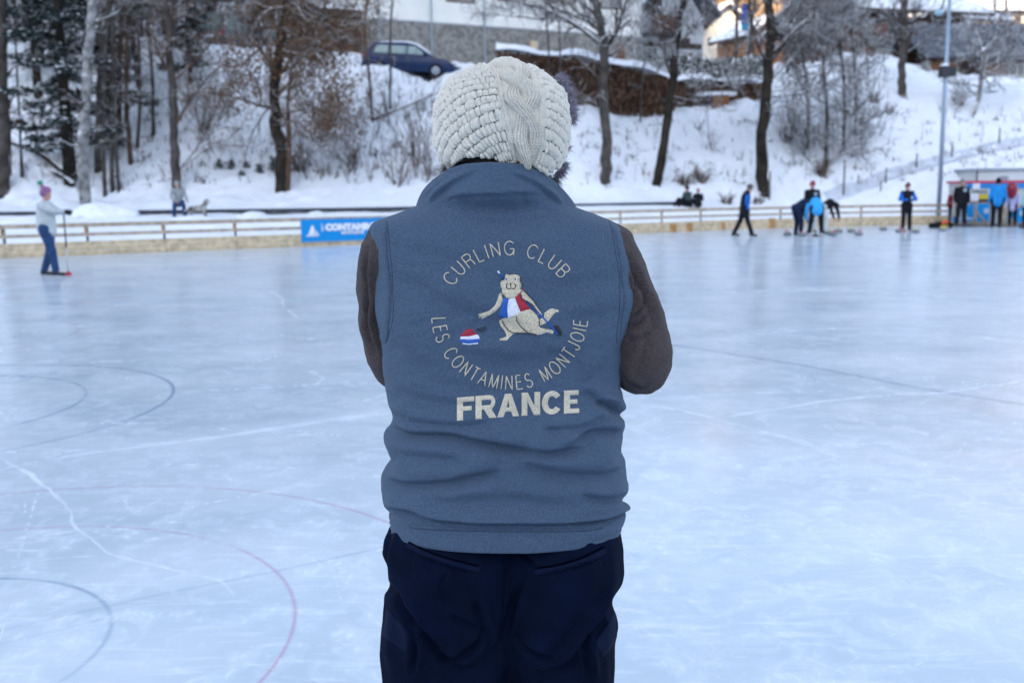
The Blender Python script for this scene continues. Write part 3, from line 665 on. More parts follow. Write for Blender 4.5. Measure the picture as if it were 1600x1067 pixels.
    # low side wall so that the thread has a body
# FRANCE, bold
def rot_fr(x, y): return (714+x*1.0+y*-.045*0, 656-y-.063*x + .00013*(x-95)**2)
def bold(letter, x0, w, h=36.0, t=9.6):
    def m_(p): return [rot_fr(x0+x, y) for x, y in p]
    if letter == 'F': return m_([(0, 0), (t, 0), (t, 14.5), (w-4, 14.5), (w-4, 21.5), (t, 21.5), (t, h-7.5), (w, h-7.5), (w, h), (0, h)]), []
    if letter == 'E': return m_([(0, 0), (w, 0), (w, 7.5), (t, 7.5), (t, 14.8), (w-3, 14.8), (w-3, 21.8), (t, 21.8), (t, h-7.5), (w-1, h-7.5), (w-1, h), (0, h)]), []
    if letter == 'N': return m_([(0, 0), (t-.6, 0), (t-.6, h-14), (w-t, 0), (w, 0), (w, h), (w-t+.6, h), (w-t+.6, 14), (t, h), (0, h)]), []
    if letter == 'A': return m_([(0, 0), (t, 0), (t+3.0, 8), (w-t-3.0, 8), (w-t, 0), (w, 0), (w/2+5, h), (w/2-5, h)]), [m_([(t+5.2, 14.8), (w/2, h-10), (w-t-5.2, 14.8)])]
    if letter == 'R':
        o_ = [(0, 0), (t, 0), (t, 14), (t+3.5, 14), (w-t-2, 0), (w, 0), (w-7.5, 13.0)]+[(w-11+9*math.cos(R(a)), 25+11*math.sin(R(a))) for a in np.linspace(-60, 90, 8)]+[(0, h)]
        h_ = [(t, 20.5), (w-11, 20.5)]+[(w-11+2.6*math.cos(R(a)), 24.7+4.2*math.sin(R(a))) for a in np.linspace(-80, 80, 5)]+[(w-11, 29), (t, 29)]
        return m_(o_), [m_(h_)]
    if letter == 'C':
        a = np.linspace(35, 325, 22); o_ = [(w/2+(w/2+.5)*math.cos(R(v)), h/2+(h/2+.6)*math.sin(R(v))) for v in a]; i_ = [(w/2+(w/2-9)*math.cos(R(v)), h/2+(h/2-8)*math.sin(R(v))) for v in a[::-1]]
        return m_(o_+i_), []
mb = MB()
for ch, x0, w in (('F', 0, 27), ('R', 29, 33), ('A', 63, 34), ('N', 101, 29), ('C', 133, 31), ('E', 167, 24)):
    o_, h_ = bold(ch, x0, w); patch(mb, o_, .0021, h_, 2.0)
pob('country_lettering', mb.mesh('country_lettering', True), T_CREAM, vest)
# emblem: marmot lunging with a broom and a curling stone, traced in a 7.114x enlargement of (690, 410)
def Z(pts): return [(690+x/7.114, 410+y/7.114) for x, y in pts]
emb = empty('club_emblem', (0, 0, 0)); emb.parent = vest
def epatch(name, polys, m, lift, step=2.4):
    mb = MB()
    for p in polys: patch(mb, Z(p), lift, (), step)
    return ob(name, mb.mesh(name, True), m, emb)
def eline(name, lines, m, r, lift=.0024):
    mb = MB()
    for l in lines:
        pl = Z(l); d = []
        for i in range(len(pl)-1):
            n = max(1, int(math.hypot(pl[i+1][0]-pl[i][0], pl[i+1][1]-pl[i][1])/2))
            d += [(pl[i][0]+(pl[i+1][0]-pl[i][0])*k/n, pl[i][1]+(pl[i+1][1]-pl[i][1])*k/n) for k in range(n)]
        d.append(pl[-1]); W = [onvest(a, b_, lift) for a, b_ in d]; mb.tube([w for w in W if w is not None], r, 5)
    return ob(name, mb.mesh(name, True), m, emb)
eline('broom_handle', [[(625, 98), (700, 185)]], T_BLUE, .0017, .0010); eline('broom_handle', [[(940, 425), (1060, 545), (1180, 668), (1290, 800)]], T_BLUE, .0017, .0010)
eline('broom_tip', [[(622, 95), (645, 122)]], T_WHITE, .0019, .0016)
TORSO_LEG = [(672, 625), (640, 650), (650, 700), (690, 745), (715, 790), (722, 825), (650, 848), (645, 865), (725, 868), (755, 835), (795, 795), (870, 785), (950, 785), (1060, 805), (1110, 800), (1170, 775), (1235, 795), (1250, 770), (1230, 750), (1160, 742), (1090, 722), (1085, 650), (1060, 590), (1020, 545), (980, 520), (880, 540), (760, 600)]
TAIL = [(1085, 640), (1140, 600), (1145, 560), (1200, 520), (1230, 510), (1300, 530), (1300, 552), (1265, 555), (1225, 600), (1190, 650), (1150, 680), (1085, 705)]
ARM_L = [(640, 350), (615, 430), (590, 480), (540, 530), (500, 548), (440, 565), (405, 575), (408, 590), (432, 585), (410, 610), (425, 614), (450, 596), (440, 625), (455, 628), (500, 600), (525, 590), (600, 545), (650, 490), (680, 420), (684, 350), (665, 335)]
ARM_R = [(905, 305), (960, 370), (1020, 425), (1060, 480), (1095, 545), (1118, 580), (1095, 592), (1068, 575), (1060, 545), (1000, 470), (930, 435), (885, 400), (875, 350)]
HEAD = [(700, 150), (720, 132), (760, 142), (800, 132), (850, 140), (875, 165), (870, 200), (888, 230), (890, 262), (870, 295), (905, 310), (860, 350), (820, 390), (770, 406), (720, 396), (690, 360), (668, 330), (672, 300), (658, 270), (655, 225), (672, 200), (690, 180)]
epatch('marmot_body', [TORSO_LEG, TAIL], T_TAN, .0014)
epatch('marmot_arm', [ARM_L], T_TAN, .0021); epatch('marmot_arm', [ARM_R], T_TAN, .0021)
epatch('shirt_blue_stripe', [[(683, 385), (745, 408), (732, 480), (730, 550), (738, 618), (690, 615), (635, 602), (655, 530), (672, 450)]], T_BLUE, .0022)
epatch('shirt_white_stripe', [[(746, 408), (790, 402), (815, 392), (840, 460), (878, 552), (820, 592), (740, 618), (731, 550), (733, 480)]], T_WHITE, .0022)
epatch('shirt_red_stripe', [[(815, 390), (850, 360), (880, 320), (905, 290), (912, 300), (880, 345), (885, 395), (925, 440), (985, 515), (935, 530), (880, 555), (842, 460)]], T_RED, .0022)
epatch('marmot_head', [HEAD], T_TAN, .0030)
epatch('marmot_eyes', [[(706, 165), (725, 152), (742, 165), (745, 200), (728, 215), (712, 205)], [(806, 165), (825, 155), (842, 170), (842, 200), (828, 212), (810, 205)], [(752, 278), (785, 278), (782, 300), (756, 300)]], T_WHITE, .0037, 1.6)
epatch('marmot_pupils', [[(712, 170), (736, 170), (738, 202), (716, 204)], [(808, 170), (832, 170), (834, 202), (812, 204)]], T_NAVY, .0052, 1.2)
eline('marmot_outline', [[(718, 285), (745, 298), (775, 290), (800, 298), (820, 285)], [(768, 240), (768, 275)], [(758, 236), (778, 236)], [(735, 232), (718, 255), (722, 280)], [(805, 235), (822, 255), (818, 280)],
  [(675, 640), (700, 700), (745, 760), (800, 785), (950, 785)], [(835, 600), (840, 650), (890, 720), (960, 780), (1060, 800)], [(1085, 640), (1085, 705)], [(880, 350), (890, 400), (940, 435), (1005, 472), (1062, 545)],
  [(905, 305), (1020, 425), (1095, 540)], [(668, 335), (684, 400)], [(700, 150), (690, 185), (672, 200)], [(875, 165), (872, 200), (890, 235), (890, 262)]], T_BLACK, .00085, .0036)
epatch('broom_head', [[(1245, 705), (1295, 698), (1338, 770), (1335, 812), (1290, 812)]], T_BLACK, .0020)
epatch('stone_handle', [[(215, 800), (255, 770), (270, 745), (350, 740), (352, 768), (330, 778), (385, 778), (395, 800), (300, 822), (215, 825)]], T_RED, .0024, 1.8)
epatch('stone_band', [[(207, 830), (215, 822), (300, 820), (390, 800), (412, 812), (425, 850), (330, 862), (205, 855)], [(225, 893), (300, 903), (410, 888), (400, 905), (310, 914), (240, 908)]], T_WHITE, .0019, 1.8)
epatch('stone_body', [[(202, 850), (300, 858), (422, 845), (428, 868), (412, 890), (310, 903), (225, 894), (203, 875)]], T_BLUE, .0024, 1.8)
eline('speed_marks', [[(385, 745), (498, 712)], [(390, 762), (500, 735)], [(425, 775), (480, 760)]], T_BLACK, .0006, .0012)
# seam threads
def dashes(parent, name, pts, off, m, r=.0008, gap=3.4, fill=.6):
    pl = smooth_poly(pts, 10); s = np.concatenate([[0], np.cumsum(np.linalg.norm(np.diff(pl, axis=0), axis=1))]); mb = MB(); t = 0
    while t < s[-1]-gap:
        q = []
        for k in (0, .5, 1):
            u = t+k*gap*fill; x = np.interp(u, s, pl[:, 0])+off[0]; y = np.interp(u, s, pl[:, 1])+off[1]; w = onvest(x, y, .0006)
            if w is not None: q.append(w)
        if len(q) == 3: mb.tube(q, r, 4)
        t += gap
    if mb.n: pob(name, mb.mesh(name), m, parent)
dashes(vest, 'armhole_stitching', SEAM_L, (3.5, 0), M_SEAM); dashes(vest, 'armhole_stitching', SEAM_R, (-3.5, 0), M_SEAM)
dashes(vest, 'hem_stitching', HS[1:-1], (0, 3), M_SEAM)
# ---------------------------------------------------------------- collar
def collar(name, outline, ybk, yfr, hgt, thick, m, parent, lean=.35, drop_front=.02, nA=360, nB=46, folds=True, z_add=0):
    """outline: photographed top edge from left to right, read as the left and right flanks of a tilted loop"""
    O = np.array(outline, float); s = np.concatenate([[0], np.cumsum(np.linalg.norm(np.diff(O, axis=0), axis=1))]); s /= s[-1]
    a = np.linspace(-1, 1, nA)                 # -1..1 from front-left round the back to front-right
    th = a*R(150); inb = np.clip((a*150/96+1)/2, 0, 1)          # the back 96 degrees each side follow the outline
    ox = np.interp(inb, s, O[:, 0]); oy = np.interp(inb, s, O[:, 1]); ox = blur1(ox, 4); oy = blur1(oy, 4)
    depth = ybk+(yfr-ybk)*(1-np.cos(np.clip(np.abs(th), 0, R(180))))/2
    T = atY(ox, oy, depth); beyond = np.clip((np.abs(a*150)-96)/54, 0, 1)
    T[:, 0] *= 1-.0*beyond; cxm = (T[0, 0]+T[-1, 0])/2; T[:, 0] = cxm+(T[:, 0]-cxm)*(1-.62*beyond**1.3); T[:, 2] -= drop_front*beyond
    ctr = np.array([cxm, (ybk+yfr)/2, 0]); out = T-ctr; out[:, 2] = 0; out /= np.linalg.norm(out, axis=1)[:, None]
    rows = []
    q = np.linspace(0, 1, nB)
    for u in q:                                 # cross-section: inside up, rolled edge, outside down
        ang = u*math.pi
        if u < .18: o_, z_ = -thick*.5, -hgt*.8*(1-u/.18)
        elif u < .42: w = (u-.18)/.24*math.pi; o_, z_ = -thick*.5*math.cos(w), thick*.5*math.sin(w)
        else: w = (u-.42)/.58; o_, z_ = thick*.5+lean*hgt*(w-1.9*max(0, w-.72)**1.0*1.5)+.004*math.sin(w*math.pi), -hgt*w
        rows.append(T+out*o_+np.array([0, 0, z_-thick*.5+z_add]))
    G = np.stack(rows)
    if folds:
        for r_i in range(nB):
            w = (q[r_i]-.42)/.58
            if w < .30: continue
            t = float(sstep(.30, .80, w)); qx, qy = proj(G[r_i])
            for c_i in range(nA):
                if abs(a[c_i]) < .66:
                    hit = onvest(qx[c_i], qy[c_i], .007*(1-t)-.005*t)
                    if hit is not None and abs(hit[1]-G[r_i, c_i, 1]) < .15: G[r_i, c_i] = G[r_i, c_i]*(1-t)+hit*t
        lo_ = q > .50
        for it in range(14):
            S_ = G.copy(); S_[1:-1] += (G[:-2]+G[2:]-2*G[1:-1])*.22; S_[:, 3:-3] += (G[:, 2:-4]+G[:, 4:-2]-2*G[:, 3:-3])*.24; G[lo_] = S_[lo_]
        gx_, gy_ = proj(G); w = (np.clip((q-.40)/.2, 0, 1)*(1-sstep(.74, .90, q)))[:, None]*(np.cos(th)[None] > -.1)
        dd = np.zeros_like(gx_)
        for pts, amp, wu, wd, sh in (([(668, 320), (690, 296), (715, 280), (742, 268), (760, 264)], 10, 8, 9, 1.8), ([(790, 268), (818, 277), (840, 288), (858, 302), (880, 322)], 10, 8, 9, 1.8),
                                     ([(690, 312), (730, 305), (775, 304), (830, 302), (856, 306)], 5.0, 9, 7, 1.0), ([(664, 306), (684, 287), (706, 270)], 6, 6, 6, 1.5)):
            d, sg, t = polydist(gx_, gy_, smooth_poly(pts, 5)); s2 = d*sg; ta = np.clip(np.minimum(t, 1-t)/.2, 0, 1); k = .5+.5*np.tanh(s2/sh)
            dd += ta*amp*mm*((1-k)*np.exp(-(np.minimum(s2, 0)/wu)**2)-k*np.exp(-np.maximum(s2, 0)/wd))
        dd += 1.2*mm*fbm(gx_/24, gy_/12, seed=77, octv=2)
        G = G+out[None]*(dd*w)[..., None]
    return pob(name, npmesh(name, G.reshape(-1, 3), grid_faces(nB, nA)), m, parent)
COL_O = [(655, 325), (659, 308), (668, 291), (684, 276), (703, 263), (725, 256), (762, 253), (811, 255), (835, 263), (859, 278), (877, 296), (890, 312), (897, 327)]
collar('collar', COL_O, 1.888, 2.14, .104, .019, M_VEST, vest, lean=.22)
# ---------------------------------------------------------------- jumper: sleeves reaching forward + neck band
def caps_poly(pts, rads): return [(pts[i], pts[i+1], rads[i], rads[i+1]) for i in range(len(pts)-1)]
def PW(x, y, Y): return atY(x, y, Y)
R_ARM = [PW(925, 405, 2.0), PW(957, 440, 2.01), PW(982, 500, 2.01), PW(996, 555, 1.99), PW(1002, 570, 2.0), PW(996, 572, 2.12), PW(955, 560, 2.27), PW(890, 545, 2.36)]
R_RAD = [.085, .072, .070, .066, .060, .056, .050, .045]
L_ARM = [PW(625, 405, 2.0), PW(605, 450, 2.02), PW(603, 500, 2.03), PW(612, 550, 2.03), PW(620, 572, 2.06), PW(630, 574, 2.16), PW(680, 562, 2.28), PW(740, 548, 2.35)]
L_RAD = [.080, .062, .056, .054, .052, .052, .048, .044]
sl = remesh(caps_poly(R_ARM, R_RAD)+caps_poly(L_ARM, L_RAD)+[(PW(690, 400, 2.02), PW(880, 400, 2.02), .09, .09), (PW(790, 400, 2.03), PW(785, 330, 2.02), .085, .062)], .0045, 6, 'jumper')
V = mverts(sl)
# fit the flanks to the photographed outline, then press folds in
RO = [(345, 962), (350, 969), (361, 985), (400, 1004), (451, 1023), (486, 1037), (524, 1048), (546, 1052), (575, 1050), (603, 1039), (619, 1018), (624, 990)]
LO = [(350, 577), (357, 574), (381, 564), (410, 559), (455, 557), (482, 560), (518, 565), (549, 571), (570, 575), (595, 588), (608, 600)]
vx, vy = proj(V)
def fit_side(V, vx, vy, tab, sgn, core):
    t = np.array(tab, float); n = 60; yb = np.linspace(t[0, 0], t[-1, 0]-4, n); cur = np.full(n, np.nan)
    for i, y in enumerate(yb):
        k = (np.abs(vy-y) < 3) & ((vx-800)*sgn > 100)
        if k.any(): cur[i] = vx[k].max() if sgn > 0 else vx[k].min()
    ok = ~np.isnan(cur); cur = np.interp(yb, yb[ok], cur[ok]); tgt = np.interp(yb, t[:, 0], t[:, 1]); c = np.interp(vy, yb, cur); g = np.interp(vy, yb, tgt)
    f = np.clip((vx-core)/(c-core), 0, 1)*(vy < t[-1, 0]+10)*(vy > t[0, 0]-20)
    V[:, 0] += f**1.2*(g-c)*V[:, 1]/FPX
    return V
V = fit_side(V, vx, vy, RO, 1, 930.); vx, vy = proj(V); V = fit_side(V, vx, vy, LO, -1, 640.)
setverts(sl, V)
sl_n = np.empty(len(sl.vertices)*3, np.float32); sl.vertex_normals.foreach_get('vector', sl_n); sl_n = sl_n.reshape(-1, 3)
vx, vy = proj(V); d_ = np.zeros(len(V)); facing = sl_n[:, 1] < .3
for pts, amp, wu, wd, sh in (([(972, 385), (985, 420), (1000, 452), (1012, 480), (1022, 520)], 4, 10, 8, 2), ([(980, 500), (1000, 485), (1012, 450)], 3.5, 7, 8, 2), ([(978, 512), (998, 506), (1008, 486)], 3, 6, 7, 2),
                             ([(990, 590), (1005, 560), (1010, 520)], 3.0, 12, 10, 3), ([(970, 590), (990, 602), (1005, 608)], 3, 8, 8, 2), ([(983, 470), (992, 440), (990, 420)], 3, 6, 6, 2), ([(975, 530), (1000, 530), (1020, 515)], 2.5, 8, 8, 3),
                             ([(576, 370), (574, 420), (575, 470), (576, 520), (588, 560)], 4, 6, 6, 1.6), ([(583, 460), (577, 480), (580, 520), (590, 560)], 4, 5, 6, 1.6), ([(562, 470), (572, 500), (584, 520)], 2.5, 6, 6, 2)):
    d, sg, t = polydist(vx, vy, smooth_poly(pts, 5)); s2 = d*sg; ta = np.clip(np.minimum(t, 1-t)/.25, 0, 1); k = .5+.5*np.tanh(s2/sh)
    d_ += ta*amp*mm*3.4*(.7*np.exp(-((s2+wu*.8)/wu)**2)-np.exp(-(s2/(sh*1.6+1))**2)+.3*np.exp(-((s2-wd)/wd)**2))
V = V+sl_n*(d_*facing + 2.4*mm*fbm(V[:, 0]*22, V[:, 1]*22, V[:, 2]*22, seed=5, octv=2))[:, None]; setverts(sl, V)
jumper = pob('jumper', sl, M_SLEEVE)
collar('neck_band', [(690, 285), (697, 268), (712, 256), (735, 248), (765, 245), (800, 247), (828, 257), (846, 270), (858, 290)], 1.915, 2.10, .05, .010, M_SLEEVE, jumper, lean=.1, folds=False, nA=160, nB=24)
# ---------------------------------------------------------------- body: one continuous figure inside the clothes (head, neck, trunk, arms, hands, legs)
def hand(c, d, up, side, s=1.0, curl=.6):
    """palm and five bent fingers; c wrist, d forward, up back of hand, side = thumb side"""
    c = np.array(c, float); d = np.array(d, float)/np.linalg.norm(d); up = np.array(up, float); up -= d*np.dot(up, d); up /= np.linalg.norm(up); r = np.cross(d, up)*side
    out = [(c, c+d*.075*s, .024*s, .026*s), (c+r*.022*s, c+d*.085*s+r*.03*s, .017*s, .013*s), (c-r*.018*s, c+d*.08*s-r*.028*s, .016*s, .012*s)]
    for k, (off, L) in enumerate(((.030, .070), (.010, .078), (-.010, .072), (-.030, .056))):
        p = c+d*.085*s+r*off*s; a = curl; q = p+(d*math.cos(a*.5)-up*math.sin(a*.5))*L*.45*s; w = q+(d*math.cos(a*1.4)-up*math.sin(a*1.4))*L*.33*s; e = w+(d*math.cos(a*2.2)-up*math.sin(a*2.2))*L*.27*s
        out += [(p, q, .0092*s, .0086*s), (q, w, .0086*s, .008*s), (w, e, .008*s, .007*s)]
    p = c+d*.03*s+r*.030*s; q = p+(d*.6+r*.7-up*.2)*.034*s; e = q+(d*.9+r*.25-up*.35)*.034*s
    return out+[(p, q, .012*s, .0105*s), (q, e, .0105*s, .0085*s)]
HC = PW(784, 190, 2.0); 
def head_caps(c, f, r=(.075, .095, .115), s=1.0):
    """f = facing unit vector (xy); skull, jaw, nose, ears"""
    c = np.array(c, float); f = np.array([f[0], f[1], f[2] if len(f) > 2 else 0.], float); f /= np.linalg.norm(f); rt = np.array([f[1], -f[0], 0]); rt /= np.linalg.norm(rt)+1e-9; u = np.cross(rt, f)
    L = [(c-f*.022*s+u*.025*s, c+f*.02*s+u*.03*s, .082*s, .078*s), (c+f*.03*s-u*.05*s, c+f*.052*s-u*.078*s, .052*s, .034*s), (c+f*.085*s+u*.005*s, c+f*.104*s-u*.018*s, .010*s, .013*s)]
    for k in (-1, 1): L += [(c+rt*k*.078*s-f*.005*s+u*.012*s, c+rt*k*.083*s-f*.008*s-u*.022*s, .012*s, .010*s), (c+f*.074*s+rt*k*.03*s+u*.022*s, c+f*.076*s+rt*k*.02*s+u*.024*s, .014*s, .012*s)]
    L += [(c+f*.078*s-u*.044*s-rt*.018*s, c+f*.078*s-u*.044*s+rt*.018*s, .011*s, .011*s)]
    return L
hipz = .88
HIPc = [np.array([(-.10 if k < 0 else .10)-.01, 2.02, .84]) for k in (-1, 1)]
body_c = [(np.array([-.01, 2.02, .97]), np.array([-.01, 2.02, 1.15]), .09, .10), (np.array([-.01, 2.02, 1.15]), np.array([-.01, 2.03, 1.36]), .10, .09), (np.array([-.15, 2.03, 1.42]), np.array([.13, 2.03, 1.42]), .07, .07),
          (np.array([-.02, 2.03, 1.42]), np.array([-.02, 2.02, 1.60]), .06, .055)]
body_c += head_caps((HC[0], HC[1]-.005, HC[2]-.03), (.12, 1, -.35), s=.95)
for A, rr_ in ((R_ARM, R_RAD), (L_ARM, L_RAD)): body_c += caps_poly([np.array(a) for a in A], [r*.68 for r in rr_])
body_c += hand(R_ARM[-1], (-1, .35, -.05), (0, .2, 1), 1)+hand(L_ARM[-1], (1, .35, -.05), (0, .2, 1), -1)
for k, h in zip((-1, 1), HIPc):
    kn = np.array([k*.105-.01, 2.0, .48]); an = np.array([k*.11-.01, 2.03, .09]); body_c += [(h, kn, .09, .06), (kn, an, .058, .042), (an, an+np.array([k*.01, .15, -.045]), .04, .028)]
pob('body', remesh(body_c, .006, 2, 'body'), M_SKIN)
# ---------------------------------------------------------------- trousers
PLt = [(790, 622), (812, 614), (825, 606), (840, 600), (864, 595), (892, 600), (920, 604), (948, 599), (984, 594), (1020, 591), (1067, 595), (1110, 600)]
PRt = [(790, 955), (812, 962), (835, 970), (856, 974), (896, 977), (918, 974), (940, 965), (960, 966), (980, 967), (1024, 961), (1067, 960), (1110, 952)]
tc2 = []
for k in (-1, 1):
    hx = k*.105-.012
    tc2 += [(np.array([hx*.75, 2.01, .98]), np.array([hx, 2.005, .90]), .115, .124), (np.array([hx, 2.005, .90]), np.array([hx, 1.975, .80]), .124, .138), (np.array([hx, 1.975, .80]), np.array([hx*.92, 1.99, .62]), .138, .118),
            (np.array([hx*.92, 1.99, .62]), np.array([hx*1.1, 2.0, .45]), .118, .095), (np.array([hx*1.1, 2.0, .45]), np.array([hx*1.12, 2.03, .10]), .095, .082)]
pt = remesh(tc2, .005, 8, 'trousers'); V = mverts(pt)
for tab, sg_ in ((PRt, 1), (PLt, -1)):
    vx, vy = proj(V); yb = np.linspace(812, 1110, 50); cur = np.array([(vx[(np.abs(vy-y) < 4)].max() if sg_ > 0 else vx[(np.abs(vy-y) < 4)].min()) for y in yb])
    tgt = interp_tab(tab, yb); c = np.interp(vy, yb, cur); g = np.interp(vy, yb, tgt); core = 785.
    f = np.clip((vx-core)/(c-core), 0, 1)*(vy < 1200)*(vy > 700); V[:, 0] += f*(g-c)*V[:, 1]/FPX
setverts(pt, V); nn = np.empty(len(V)*3, np.float32); pt.vertex_normals.foreach_get('vector', nn); nn = nn.reshape(-1, 3); vx, vy = proj(V); fc = (nn[:, 1] < .25); d_ = np.zeros(len(V))
PF = [([(600, 905), (625, 935), (660, 985), (700, 1030), (750, 1045)], 4, 14, 10, 3), ([(966, 905), (945, 945), (915, 985), (880, 1030), (830, 1045)], -4, 12, 14, 3), ([(757, 985), (740, 1010), (700, 1030), (670, 1036)], 3, 8, 10, 2),
      ([(800, 985), (830, 1015), (870, 1036)], 3, 10, 8, 2), ([(740, 930), (752, 970), (766, 1008)], 2.5, 10, 8, 3), ([(815, 900), (800, 950), (786, 1008)], 2.5, 8, 10, 3), ([(696, 890), (692, 920), (700, 950)], 1.5, 6, 6, 2),
      ([(640, 862), (700, 884), (752, 898)], 1.6, 5, 8, 1.2), ([(836, 899), (890, 888), (948, 870)], 1.6, 5, 8, 1.2), ([(612, 830), (602, 870), (606, 920)], 2, 6, 6, 2), ([(805, 850), (825, 872), (840, 892)], 2.4, 7, 7, 2),
      ([(640, 960), (650, 1000), (645, 1060)], 3, 8, 8, 2.5), ([(925, 985), (918, 1020), (922, 1067)], 3, 8, 8, 2.5), ([(700, 960), (730, 975), (760, 990)], 2, 10, 10, 3)]
for pts, amp, wu, wd, sh in PF:
    d, sg, t = polydist(vx, vy, smooth_poly(pts, 4)); s2 = d*sg; ta = np.clip(np.minimum(t, 1-t)/.25, 0, 1); k = .5+.5*np.tanh(s2/sh); d_ += ta*amp*mm*6.5*(.7*np.exp(-((s2+wu*.8)/wu)**2)-np.exp(-(s2/(sh*1.8+1.5))**2)+.3*np.exp(-((s2-wd)/wd)**2))
# centre seam crease
d, sg, t = polydist(vx, vy, np.array([(796, 840), (793, 900), (786, 960), (777, 1010)])); d_ -= 5*mm*np.exp(-(d/3.0)**2)
# gathers under the pocket welts
for x in np.arange(645, 750, 9): d, sg, t = polydist(vx, vy, np.array([(x, 866+(x-640)*.36), (x-3, 884+(x-640)*.36)])); d_ -= 2.6*mm*np.exp(-(d/2.0)**2)
for x in np.arange(842, 945, 9): d, sg, t = polydist(vx, vy, np.array([(x, 902-(x-836)*.28), (x+3, 918-(x-836)*.28)])); d_ -= 2.6*mm*np.exp(-(d/2.0)**2)
d_ += 4.0*mm*fbm(V[:, 0]*14, V[:, 1]*14, V[:, 2]*9, seed=15, octv=3)
V = V+nn*(d_*fc)[:, None]; setverts(pt, V)
trousers = pob('trousers', pt, M_PANTS)
me_ = pt; fcs = np.empty(len(pt.polygons)*4, np.int32)
TB = BVHTree.FromPolygons([tuple(v) for v in V], [tuple(p.vertices) for p in pt.polygons])
def ontrou(x, y, lift):
    d = Vector(ray(x, y).tolist()).normalized(); h = TB.ray_cast(Vector((0, 0, CAMH)), d)
    if h[0] is None: return None
    return np.array(h[0]-d*lift)
M_PANTS2 = mat('navy_canvas_edge', (.0042, .0090, .028), rough=.8, spec=.07, bump=(500, .3, .0004))
def strip(name, pts, w, lift, parent=trousers, m=M_PANTS2, n=40):
    pl = smooth_poly(pts, 12); T = np.gradient(pl, axis=0); T /= np.linalg.norm(T, axis=1)[:, None]; Nn = np.stack([-T[:, 1], T[:, 0]], 1); rows = []
    for o_, l_ in ((-.5, -.002), (-.47, lift), (-.16, lift*1.15), (.16, lift*1.15), (.47, lift), (.5, -.002)):
        rr_ = [ontrou(*(p+q*o_*w), l_) for p, q in zip(pl, Nn)]
        if any(r is None for r in rr_): return
        rows.append(np.array(rr_))
    G = np.stack(rows); pob(name, npmesh(name, G.reshape(-1, 3), grid_faces(6, len(pl))), m, parent)
strip('pocket_welt', [(636, 850), (668, 867), (705, 879), (750, 890)], 9, .0022); strip('pocket_welt', [(836, 894), (870, 889), (908, 878), (947, 860)], 9, .0022)
M_DARK = mat('pocket_slit_black', (.001, .0015, .004), rough=1, spec=0)
strip('pocket_slit', [(638, 846), (668, 861), (705, 873), (748, 884)], 2.0, .0028, m=M_DARK); strip('pocket_slit', [(840, 887), (870, 882), (908, 871), (945, 853)], 2.0, .0028, m=M_DARK)
def flap(name, pts, lift):
    mb = MB(); A = [np.array(p, float) for p in pts]; W = []; n = 12
    for i in range(n):
        for j in range(n):
            u, v = i/(n-1), j/(n-1); p = (A[0]*(1-u)+A[1]*u)*(1-v)+(A[3]*(1-u)+A[2]*u)*v; e = min(u, 1-u, v, 1-v)*n
            q = ontrou(p[0], p[1], lift*min(1, .25+e))
            W.append(q if q is not None else (W[-1] if W else np.array([0, 2, .7])))
    pob(name, npmesh(name, np.array(W), grid_faces(n, n)), M_PANTS2, trousers)
flap('cargo_pocket_flap', [(599, 945), (641, 990), (634, 1018), (596, 992)], .006); flap('cargo_pocket_flap', [(962, 955), (930, 1000), (941, 1028), (964, 1002)], .006)
# boots
for k in (-1, 1):
    a = np.array([k*.115-.012, 2.03, .09])
    pob('boot', remesh([(a+np.array([0, -.01, .08]), a+np.array([0, -.01, -.02]), .06, .058), (a+np.array([0, -.03, -.04]), a+np.array([k*.015, .17, -.05]), .048, .042)], .006, 3, 'boot'), mat('black_leather', (.012, .012, .014), rough=.5))
# ================================================================== KNITTED HAT
HSIL = [(679, 206), (679, 188), (680, 172), (685, 154), (694, 138), (706, 122), (720, 118), (742, 108), (767, 102), (796, 100), (825, 105), (841, 113), (854, 121), (866, 131), (875, 137), (882, 150), (886, 164), (889, 192), (889, 210), (887, 228), (884, 248), (878, 262), (869, 275), (866, 284), (856, 290),
        (840, 296), (812, 298), (785, 296), (760, 291), (735, 284), (713, 273), (697, 262), (689, 252), (682, 240), (680, 224)]
HC0 = np.array([785., 178.]); HY_ = 1.985
hs_ = np.array(HSIL, float)-HC0; ha = np.arctan2(-hs_[:, 1], hs_[:, 0]); hr = np.hypot(hs_[:, 0], hs_[:, 1]); o_ = np.argsort(ha); ha, hr = ha[o_], hr[o_]
aa = np.linspace(-math.pi, math.pi, 721); rs = np.interp(aa, np.r_[ha[-1]-2*math.pi, ha, ha[0]+2*math.pi], np.r_[hr[-1], hr, hr[0]]); w_ = np.exp(-(np.arange(-12, 13)/5.)**2); w_ /= w_.sum(); rs = np.convolve(np.r_[rs[-13:-1], rs, rs[1:13]], w_, 'valid')
# the knitted cap is modelled round its own pole (crown), which leans left and away
pole = np.array([-.20, .50, .86]); pole /= np.linalg.norm(pole)
e1 = np.array([0, -1, 0])-pole*np.dot([0, -1, 0], pole); e1 /= np.linalg.norm(e1); e2 = np.cross(pole, e1)    # e1: towards the viewer
if e2[0] < 0: e2 = -e2
RH = .128
nth, nph = 620, 1150
th = np.linspace(.01, 2.80, nth)[:, None]; ph = np.linspace(-math.pi, math.pi, nph, endpoint=False)[None]
d = (np.sin(th)*np.cos(ph))[..., None]*e1+(np.sin(th)*np.sin(ph))[..., None]*e2+(np.cos(th)+0*ph)[..., None]*pole
